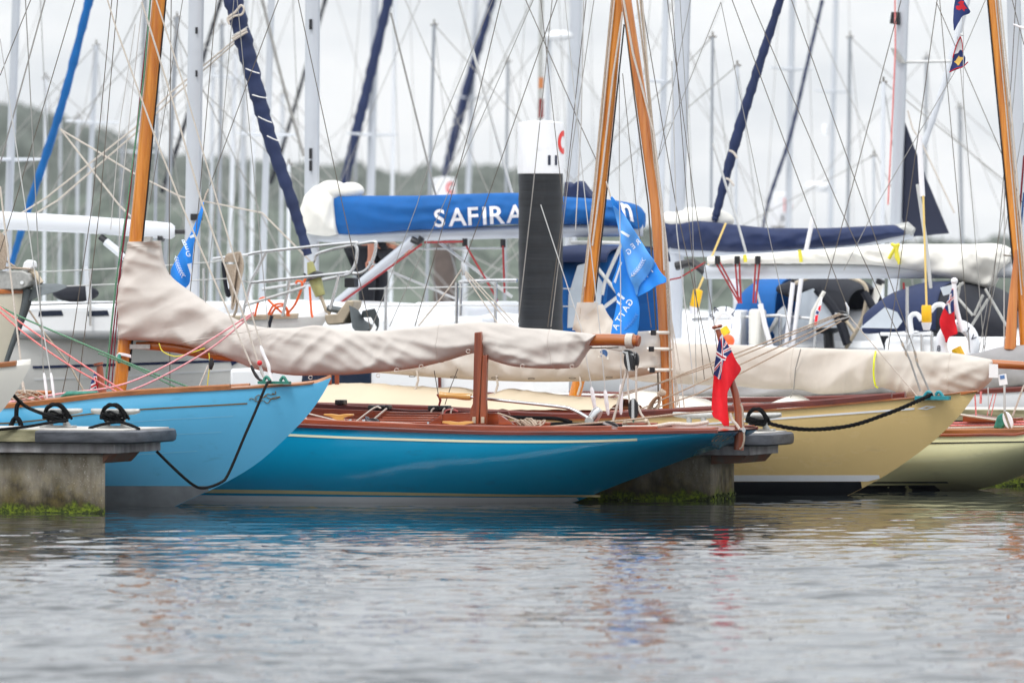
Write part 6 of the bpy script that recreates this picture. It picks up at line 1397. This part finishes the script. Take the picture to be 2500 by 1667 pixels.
# ------------------------------------------------------------------ flags
def flag_fn(p, amp, kx, ky, ph=0.):
    def off(x, y): return amp*math.sin(kx*x+ky*y+ph)+amp*.5*math.sin(kx*1.9*x-ky*1.4*y+ph*2)
    return lambda x, y, lift=0.: BW(x, y, p+off(x, y)-lift)
def cloth(name, m, rows, fn, parent, n=16, k=5):
    fl = pchip([r[0] for r in rows], [r[1] for r in rows]); fr = pchip([r[0] for r in rows], [r[2] for r in rows])
    ys_ = np.linspace(rows[0][0], rows[-1][0], k*len(rows)); mb = MB()
    mb.rings([[fn(lerp(fl(y), fr(y), j/n), y) for j in range(n+1)] for y in ys_], closed=False)
    o = mb.build(name, M[m], parent, angle=80); s = o.modifiers.new('cloth', 'SOLIDIFY'); s.thickness = .002; return o
def patch(name, m, polys, fn, parent, lift=.004):
    mb = MB()
    for q in polys:
        vs, fs = densify(q, [tuple(range(len(q)))], 3.); mb.add([fn(x, y, lift) for x, y in vs], fs)
    return mb.build(name, M[m], parent, smooth=False)
def flag_letters(fn, parent, chars, m, lift=.005):
    for ch, cx, cy, xa, ya in chars:
        mb = MB(); letter(mb, ch, lambda u, v: fn(u, v, lift), (cx, cy), xa, ya); mb.build('lettering', M[m], parent)
def strokes(name, fn, parent, sts, m, r=.0035):
    mb = MB()
    for s in sts: mb.tube([fn(x, y, .006) for x, y in curve_pts2(s)], r, 4)
    return mb.build(name, M[m], parent)
def laurel(x0, y0, dx, dy, n, sz):
    out = []; L2 = math.hypot(dx, dy); ux, uy = dx/L2, dy/L2
    out.append([(x0, y0), (x0+dx*.5-uy*3, y0+dy*.5+ux*3), (x0+dx, y0+dy)])
    for i in range(n):
        f = (i+.5)/n; cx, cy = x0+dx*f-uy*3*math.sin(math.pi*f), y0+dy*f+ux*3*math.sin(math.pi*f)
        for s in (-1, 1): out.append([(cx, cy), (cx+ux*sz*.5-s*uy*sz*.6, cy+uy*sz*.5+s*ux*sz*.6), (cx+ux*sz-s*uy*sz*.8, cy+uy*sz+s*ux*sz*.8)])
    return out

# left regatta flag
p = pTQ+.35; fn = flag_fn(p, .025, .10, .035)
t = thing('regatta_flag', 'blue regatta pennant hanging left, above the beige cover beside the thick grey mast', 'flag', BW(497, 494, p))
c = cloth('flag_cloth', 'flagblue', [(494, 495, 498), (510, 490, 496.5), (540, 479, 491), (570, 466, 483), (590, 455, 475), (620, 437, 471), (645, 424, 469), (662, 417, 466), (690, 418, 463), (705, 430, 452), (716, 440, 444)], fn, t)
patch('hem', 'flagwhite2', [[(462, 577), (476, 570), (477, 578), (465, 582)], [(457, 645), (468, 642), (466, 672), (462, 660)]], fn, c)
flag_letters(fn, c, [('R', 450, 591, (11, -3), (-5, -13)), ('E', 455, 603, (11, -3), (-5, -13)), ('G', 459, 620, (11, -2), (-4, -14))], 'flagwhite2')
strokes('laurel_print', fn, c, laurel(428, 624, 20, 50, 8, 6), 'flagwhite2', .0028)
tube_px(t, 'flag_line', [(497, 494), (503, 474), (509, 462)], p, 4, 'rope')
# right regatta flag: back fold and front fold
p = pYL-.35; fn = flag_fn(p, .02, .07, .05, 1.)
t = thing('regatta_flag', 'pale blue regatta flag twisted in two folds between the two varnished masts', 'flag', BW(1491, 482, p))
fb = flag_fn(p+.09, .02, .06, .03, 2.)
c2 = cloth('flag_cloth', 'flagblue', [(600, 1518, 1526), (630, 1512, 1534), (660, 1504, 1540), (692, 1494, 1546), (712, 1502, 1552), (735, 1506, 1559), (760, 1502, 1562), (790, 1496, 1560), (818, 1491, 1556)], fb, t)
flag_letters(fb, c2, [('G', 1537, 738, (-9, 13), (-13, -9)), ('A', 1527, 753, (-8, 13), (-13, -8)), ('T', 1519, 767, (-8, 13), (-13, -8)), ('T', 1511, 780, (-8, 13), (-13, -8)), ('A', 1503, 797, (-7, 13), (-13, -7))], 'flagwhite2')
patch('bar_print', 'flagwhite2', [[(1510, 714), (1526, 728), (1522, 732), (1506, 720)], [(1506, 732), (1518, 742), (1515, 746), (1505, 738)], [(1498, 688), (1515, 640), (1519, 640), (1503, 692)]], fb, c2)
strokes('laurel_print', fb, c2, laurel(1524, 805, 30, -38, 7, 5), 'flagblue2', .003)
tp = cloth('flag_fold', 'flagblue', [(480, 1490, 1495), (498, 1494, 1509), (520, 1500, 1522), (545, 1512, 1535), (560, 1530, 1537)], flag_fn(p+.03, .02, .07, .05, 1.), t)
c1 = cloth('flag_cloth', 'flagblue2', [(503, 1497.5, 1499), (530, 1503, 1527), (560, 1510, 1547), (590, 1515, 1566), (620, 1522, 1585), (640, 1527, 1598), (660, 1531, 1590), (680, 1538, 1576), (700, 1547, 1560), (722, 1553, 1556)], fn, t)
c3 = cloth('flag_fold', 'flagblue', [(641, 1597, 1600), (655, 1588, 1607), (668, 1577, 1616), (681, 1569, 1627), (688, 1563, 1627), (696, 1558, 1607), (710, 1554, 1585), (724, 1552.5, 1558)], flag_fn(p+.012, .02, .07, .05, 1.), t)
flag_letters(fn, c1, [('R', 1557, 591, (-10, 8), (-8, -11)), ('E', 1545, 601, (-10, 8), (-8, -11)), ('G', 1535, 614, (-10, 8), (-8, -11))], 'flagwhite2')
patch('bar_print', 'flagwhite2', [[(1514, 564), (1520, 564), (1538, 575), (1534, 580), (1518, 570)]], fn, c1)
f3 = flag_fn(p+.012, .02, .07, .05, 1.); flag_letters(f3, c3, [('T', 1590, 659, (-10, 8), (-8, -11)), ('A', 1574, 675, (-9, 9), (-9, -9))], 'flagwhite2', .008)
strokes('laurel_print', fn, c1, laurel(1540, 676, 30, -42, 8, 6), 'flagwhite2', .0026)
tube_px(t, 'flag_line', [(1480, 443), (1486, 462), (1491, 482)], p, 3.4, 'rope')

# red ensign on the stern staff of the turquoise yacht
p = pTQ; fn = flag_fn(p-.06, .022, .12, .018, .6)
t = thing('ensign', 'red ensign on a curved wooden staff at the turquoise stern', 'flag', BW(1804, 1094, p))
st = MB().tube(curve_pts([BW(x, y, p) for x, y in ((1803, 1098), (1806, 1052), (1803, 1010), (1796, 964), (1786, 930), (1768, 860), (1752, 804))], 6), [.042, .044, .034, .03, .028, .024, .021], 12).build('staff', M['mahogz'], t)
q = Vector(BW(1751, 798, p)); ax = (Vector(BW(1751, 798, p))-Vector(BW(1755, 815, p))).normalized(); MB().tube([q-ax*.012, q, q+ax*.012], [.035, .046, .040], 20).build('staff_cap', M['mahogz'], st)
c = cloth('flag_cloth', 'flagred', [(815, 1759, 1763), (835, 1754, 1774), (856, 1750, 1786), (880, 1747, 1797), (901, 1744, 1809), (920, 1742, 1798), (940, 1740.5, 1785), (962, 1739, 1776), (1001, 1737, 1777), (1018, 1742, 1779), (1027, 1758, 1780), (1040, 1767, 1780)], fn, t, 22)
patch('canton', 'flagnavy', [[(1760, 816), (1764, 818), (1776, 840), (1787, 858), (1768, 878), (1763, 895), (1760, 927), (1742, 914), (1745, 885), (1750, 856), (1755, 832)]], fn, c, .004)
W6 = [[(1757, 824), (1763, 815), (1766, 820), (1765, 850), (1767, 870), (1764, 880), (1761, 870), (1762, 840)], [(1749, 856), (1764, 866), (1774, 870), (1771, 880), (1762, 878), (1748, 868)], [(1766, 855), (1784, 846), (1786, 853), (1766, 863)], [(1766, 846), (1772, 832), (1776, 838), (1767, 850)], [(1744, 898), (1762, 876), (1763, 884), (1744, 908)], [(1760, 876), (1764, 880), (1762, 905), (1755, 926), (1752, 923), (1758, 900)]]
patch('white_crosses', 'flagwhite', W6, fn, c, .006)
R6 = [[(1759, 828), (1762, 824), (1764, 850), (1765, 870), (1763.5, 872), (1762, 850)], [(1749, 860), (1764, 870), (1772, 873), (1771, 877), (1762, 874), (1749, 864)], [(1767, 857), (1785, 848.5), (1785, 851), (1767, 860)], [(1767, 844), (1773, 834), (1774, 836), (1768, 846)], [(1744.5, 901), (1761, 881), (1761.5, 884), (1745, 905)], [(1761, 884), (1762, 886), (1760, 905), (1754, 923), (1753.5, 921), (1759, 903)]]
patch('red_crosses', 'jackred', R6, fn, c, .008)
MB().tube(curve_pts([BW(x, y, p-.06) for x, y in ((1808, 985), (1813, 1000), (1814, 1040), (1817, 1070), (1812, 1090), (1806, 1096))], 5), .008, 6).build('halyard', M['ropebeige'], t)
MB().tube(curve_pts([BW(x, y, p-.05) for x, y in ((1782, 1008), (1788, 1025), (1798, 1036), (1806, 1048))], 5), .012, 6).build('lashing', M['rope'], t)
q = Vector(BW(1809, 1049, p-.05)); MB().tube([q, q+Vector(W(.03, -.02, 0))], .02, 12).build('staff_bolt', M['steel'], t)

# right-hand red ensign on the white yacht
p = 75.0; fn = flag_fn(p, .03, .08, .02)
t = thing('ensign', 'faded red ensign hanging from a white staff on the right-hand white yacht', 'flag', BW(2352, 800, p))
MB().tube(curve_pts([BW(x, y, p+.1) for x, y in ((2329, 690), (2333, 740), (2342, 780), (2352, 810))], 5), .022, 10).build('staff', M['flagwhite'], t)
MB().ball(BW(2330, 686, p+.1), .032, 12).build('staff_cap', M['flagwhite'], t)
c = cloth('flag_cloth', 'flagred', [(705, 2324, 2327), (730, 2315, 2328), (755, 2304, 2330), (785, 2294, 2332), (800, 2296, 2336), (814, 2301, 2338), (822, 2305, 2318), (836, 2308, 2312)], fn, t)
patch('canton', 'flagnavy', [[(2324, 706), (2328, 708), (2329, 745), (2330, 760), (2318, 768), (2306, 752), (2314, 730)]], fn, c, .005)
patch('white_crosses', 'flagwhite', [[(2319, 718), (2324, 716), (2320, 745), (2322, 765), (2317, 766), (2314, 745)], [(2312, 736), (2329, 722), (2329, 730), (2309, 747)]], fn, c, .008)
patch('red_crosses', 'jackred', [[(2321, 720), (2323, 719), (2318, 745), (2317, 744)], [(2313, 738), (2329, 724), (2329, 727), (2311, 743)]], fn, c, .010)
# small furled ensign further left
p = 78.6; fn = flag_fn(p, .02, .1, .03)
t = thing('ensign', 'narrow furled red and white ensign on a slanting staff under the navy bimini', 'flag', BW(1985, 800, p))
MB().tube([BW(2012, 712, p+.08), BW(1985, 760, p+.08), BW(1978, 800, p+.08)], .02, 8).build('staff', M['offwhite'], t)
c = cloth('flag_cloth', 'flagwhite', [(725, 2005, 2008), (748, 1996, 2005), (765, 1990, 2000), (795, 1988, 1994)], fn, t)
patch('red_field', 'flagred', [[(1999, 748), (2005, 745), (2002, 760), (1996, 756)], [(1990, 770), (1998, 768), (1994, 795), (1988, 795)]], fn, c); patch('navy_field', 'flagnavy', [[(1993, 758), (2000, 760), (1998, 768), (1991, 766)]], fn, c)

# small ensign on the mustard yacht's stern staff
p = pYL-.2; fn = flag_fn(p, .015, .12, .05)
t = thing('ensign', 'small union-patterned flag on a short turned staff behind the pale blue deck', 'flag', BW(250, 960, p))
MB().tube([BW(252, 962, p), BW(246, 925, p), BW(243, 892, p)], [.034, .032, .028], 12).build('staff', M['mahogz'], t)
MB().tube([BW(241, 891, p), BW(240, 886, p)], .042, 16).build('staff_cap', M['mahogz'], t)
c = cloth('flag_cloth', 'flagnavy', [(912, 230, 236), (928, 224, 242), (945, 220, 246), (962, 218, 248)], fn, t)
patch('white_crosses', 'flagwhite', [[(228, 918), (236, 918), (246, 950), (238, 960)], [(222, 938), (240, 930), (242, 940), (220, 952)]], fn, c); patch('red_crosses', 'jackred', [[(230, 920), (234, 920), (244, 952), (239, 956)], [(222, 942), (241, 933), (241, 937), (221, 948)]], fn, c, .006)

# two signal flags at the top right
p = pYL+.3; fn = flag_fn(p, .02, .06, .04)
t = thing('burgee', 'navy burgee with a red beast emblem at the upper right edge of the sky', 'flag', BW(2330, 0, p))
c = cloth('flag_cloth', 'flagnavy', [(-40, 2340, 2342), (-10, 2334, 2350), (0, 2332, 2353), (18, 2329, 2363), (30, 2328, 2369), (34, 2328, 2366), (40, 2327.5, 2350), (52, 2327, 2343), (62, 2328, 2337), (75, 2329, 2331)], fn, t)
patch('beast_emblem', 'jackred', [[(2338, 8), (2346, 2), (2354, 4), (2352, 10), (2358, 18), (2362, 22), (2356, 22), (2354, 29), (2348, 22), (2343, 26), (2336, 24), (2333, 18), (2336, 14), (2341, 15), (2344, 11)]], fn, c)
t = thing('pennant', 'white and navy pennant edged in red with a gold tower below the navy burgee', 'flag', BW(2345, 90, p))
c = cloth('flag_cloth', 'flagnavy', [(90, 2343, 2346), (105, 2337, 2349), (122, 2331, 2351), (134, 2328, 2353), (142, 2326, 2357), (155, 2324, 2356), (164, 2321, 2350), (176, 2318, 2322)], fn, t)
patch('white_field', 'flagwhite', [[(2344, 92), (2347, 100), (2350, 124), (2344, 122), (2339, 130), (2328, 134), (2334, 112)]], fn, c)
patch('tower_emblem', 'goldcloth', [[(2341, 136), (2343, 140), (2350, 140), (2353, 144), (2348, 148), (2342, 158), (2339, 161), (2336, 157), (2329, 151), (2333, 149)]], fn, c)
strokes('red_edging', fn, c, [[(2345, 90), (2336, 108), (2328, 134), (2326, 142)], [(2345, 90), (2349, 105), (2351, 128)], [(2318, 177), (2335, 168), (2350, 164), (2363, 152)]], 'jackred', .005)
tube_px(t, 'flag_toggle', [(2344, 85), (2352, 86)], p, 5, 'wirepale')
tube_px(t, 'flag_line', [(2350, 40), (2352, 88), (2352, 230), (2358, 300)], p, 2, 'wirepale')

# ------------------------------------------------------------------ mooring ropes and lines that run from boat to dock
def rope(label, pts, r, m, cat='rope', name='mooring_rope', n=8, laid=False):
    q = curve_pts([BW(*t) for t in pts], n if not laid else 60); c = q[0]
    mb = MB()
    if laid:                                          # three strands twisted together
        dist = 0.; strands = ([], [], [])
        for i in range(len(q)):
            tn = (q[min(i+1, len(q)-1)]-q[max(0, i-1)]).normalized(); s1 = tn.cross(Vector((0, 0, 1))).normalized(); s2 = tn.cross(s1)
            if i: dist += (q[i]-q[i-1]).length
            for k in range(3):
                t_ = dist*2*math.pi/.13+k*2.094; strands[k].append(q[i]+(s1*math.cos(t_)+s2*math.sin(t_))*r*.55)
        for st_ in strands: mb.tube(st_, r*.6, 6)
    else: mb.tube(q, r, 7)
    return tag(mb.build(name, M[m], loc=c), label, cat)
rope('black rope sagging from the pale blue bow to the near pontoon', [(660, 931, pLB-.15), (650, 940, pLB-.4), (625, 1000, pLB-.6), (598, 1062, pLB-.8), (558, 1155, pLB-1.), (538, 1178, pLB-1.1), (498, 1191, pLB-1.2), (470, 1182, pLB-1.3), (428, 1146, pLB-1.35), (382, 1101, pLB-1.4)], .0115, 'ropeblack')
rope('black laid rope sagging from the mustard bow to the pontoon cleat', [(2275, 963, pYL-.15), (2215, 990, pYL-.45), (2160, 1012, pYL-.6), (2080, 1038, pYL-.8), (1990, 1048, pYL-1.), (1920, 1043, pYL-1.1), (1850, 1026, pYL-1.2)], .0155, 'ropeblack', laid=True)
rope('black rope running from the off-white bow tip to the near cleat', [(30, 962, pNB+.1), (60, 990, 60.8), (100, 1008, 61.5), (150, 1024, 61.8), (160, 1028, 61.85)], .014, 'ropeblack')
rope('black rope lying along the near pontoon to the left edge', [(-20, 1050, 61.3), (60, 1042, 61.4), (120, 1032, 61.6), (165, 1026, 61.8)], .012, 'ropeblack')
rope('black rope end lying on the near pontoon below the second cleat', [(218, 1045, 61.6), (250, 1036, 61.75), (290, 1030, 61.8), (320, 1038, 61.75), (340, 1047, 61.7)], .012, 'ropeblack')
def bight(label, x, y, p_, zt, s=1., n=5):
    mb = MB(); c = B(x, y, p_)
    for k in range(n):
        pts = []
        for i in range(22):
            t_ = 2*math.pi*i/22
            pts.append(W(c[0]+s*(.075+.012*(k % 2))*math.cos(t_), p_-.03+(.055+.01*k)*math.sin(t_+k), zt+.06+.014*k+.012*math.sin(t_*2+k)))
        mb.tube(pts, .0105, 6, closed=True)
    for sg in (-1, 1):
        mb.tube(curve_pts([W(c[0]-sg*.10*s, p_-.06, zt+.07), W(c[0]-sg*.06*s, p_-.07, zt+.15), W(c[0]+sg*.03*s, p_-.06, zt+.185), W(c[0]+sg*.09*s, p_-.03, zt+.12), W(c[0]+sg*.10*s, p_+.03, zt+.07)], 5), .0115, 6)
        mb.tube(curve_pts([W(c[0]-sg*.10*s, p_-.06, zt+.085), W(c[0]-sg*.055*s, p_-.08, zt+.165), W(c[0]+sg*.04*s, p_-.07, zt+.17), W(c[0]+sg*.10*s, p_-.04, zt+.10)], 5), .0115, 6)
    o = mb.build('mooring_rope', M['ropeblack'], loc=W(c[0], p_, zt)); return tag(o, label, 'rope', 'black ropes made fast on the dock cleats')
bight('black rope turns on the left cleat of the near pontoon', 142, 1030, 61.9, ztop1)
bight('black rope turns on the right cleat of the near pontoon', 282, 1026, 61.9, ztop1)
bight('black rope turns on the cleat beside the ensign staff', 1852, 1030, 66.5, zt2, .85, 4)
mb = MB(); q = B(40, 960, pLB-.72)
mb.tube(curve_pts([BW(x, y, pLB-.78) for x, y in ((52, 978), (42, 990), (40, 1010), (40, 1022))], 5), .018, 6); mb.tube(curve_pts([BW(x, y, pLB-.80) for x, y in ((26, 1040), (34, 1024), (40, 1020), (47, 1026), (52, 1040))], 5), .02, 6)
tag(mb.build('fender_lanyard', M['ropeblack'], loc=BW(40, 1000, pLB-.8)), 'black lanyard hanging over the pale blue gunwale near the left edge', 'rope')
pr = pTQ-.75
for lab, pts, r, m in (('upper red flecked line slanting down from the left edge to the mast foot', [(-20, 735, pr), (75, 805, pr), (190, 882, pr), (312, 962, pr)], .0075, 'ropered'), ('lower red flecked line slanting down from the left edge to the mast foot', [(-20, 744, pr), (70, 822, pr), (180, 898, pr), (300, 964, pr)], .0075, 'ropered'),
    ('upper pink flecked line rising from the pale blue deck to the beige cover', [(20, 982, pr), (140, 962, pr), (300, 938, pr), (450, 868, pr), (620, 762, pr)], .0078, 'ropepink'), ('lower pink flecked line rising from the pale blue deck to the beige cover', [(110, 975, pr), (240, 965, pr), (340, 945, pr), (500, 860, pr), (619, 766, pr)], .0078, 'ropepink'),
    ('green line slanting down across the left-hand hulls to the pale blue deck', [(-20, 738, pr+.1), (60, 778, pr+.1), (200, 838, pr+.1), (330, 893, pr+.1), (475, 951, pr+.1)], .0075, 'ropegreen'), ('second green line slanting lower past the varnished mast foot', [(240, 862, pr+.1), (330, 898, pr+.1), (445, 953, pr+.1)], .0065, 'ropegreen')):
    rope(lab, pts, r, m, 'rope', 'line')
for lab, pts in (('slack yellowish cord under the gooseneck of the turquoise mast', [(388, 838), (398, 858), (430, 870), (470, 860), (500, 850)]), ('yellow cord pulling down from the beige cover to the pale blue deck', [(510, 862), (512, 890), (508, 925), (506, 945)])):
    rope(lab, [(x, y, pTQ-.2) for x, y in pts], .0045, 'ropeyellow', 'cord', 'cord')
rope('white cord of a small tackle on the pale blue foredeck', [(508, 892, pTQ-.25), (496, 920, pTQ-.28), (484, 948, pTQ-.3)], .006, 'rope', 'rope', 'line')
mb = MB(); mb.tube([BW(516, 874, pTQ-.2), BW(516, 888, pTQ-.2), BW(514, 902, pTQ-.2)], [.012, .024, .012], 8); tag(mb.build('tackle_block', M['black'], loc=BW(516, 880, pTQ-.2)), 'small black tackle block hanging under the beige cover above the pale blue foredeck', 'block')
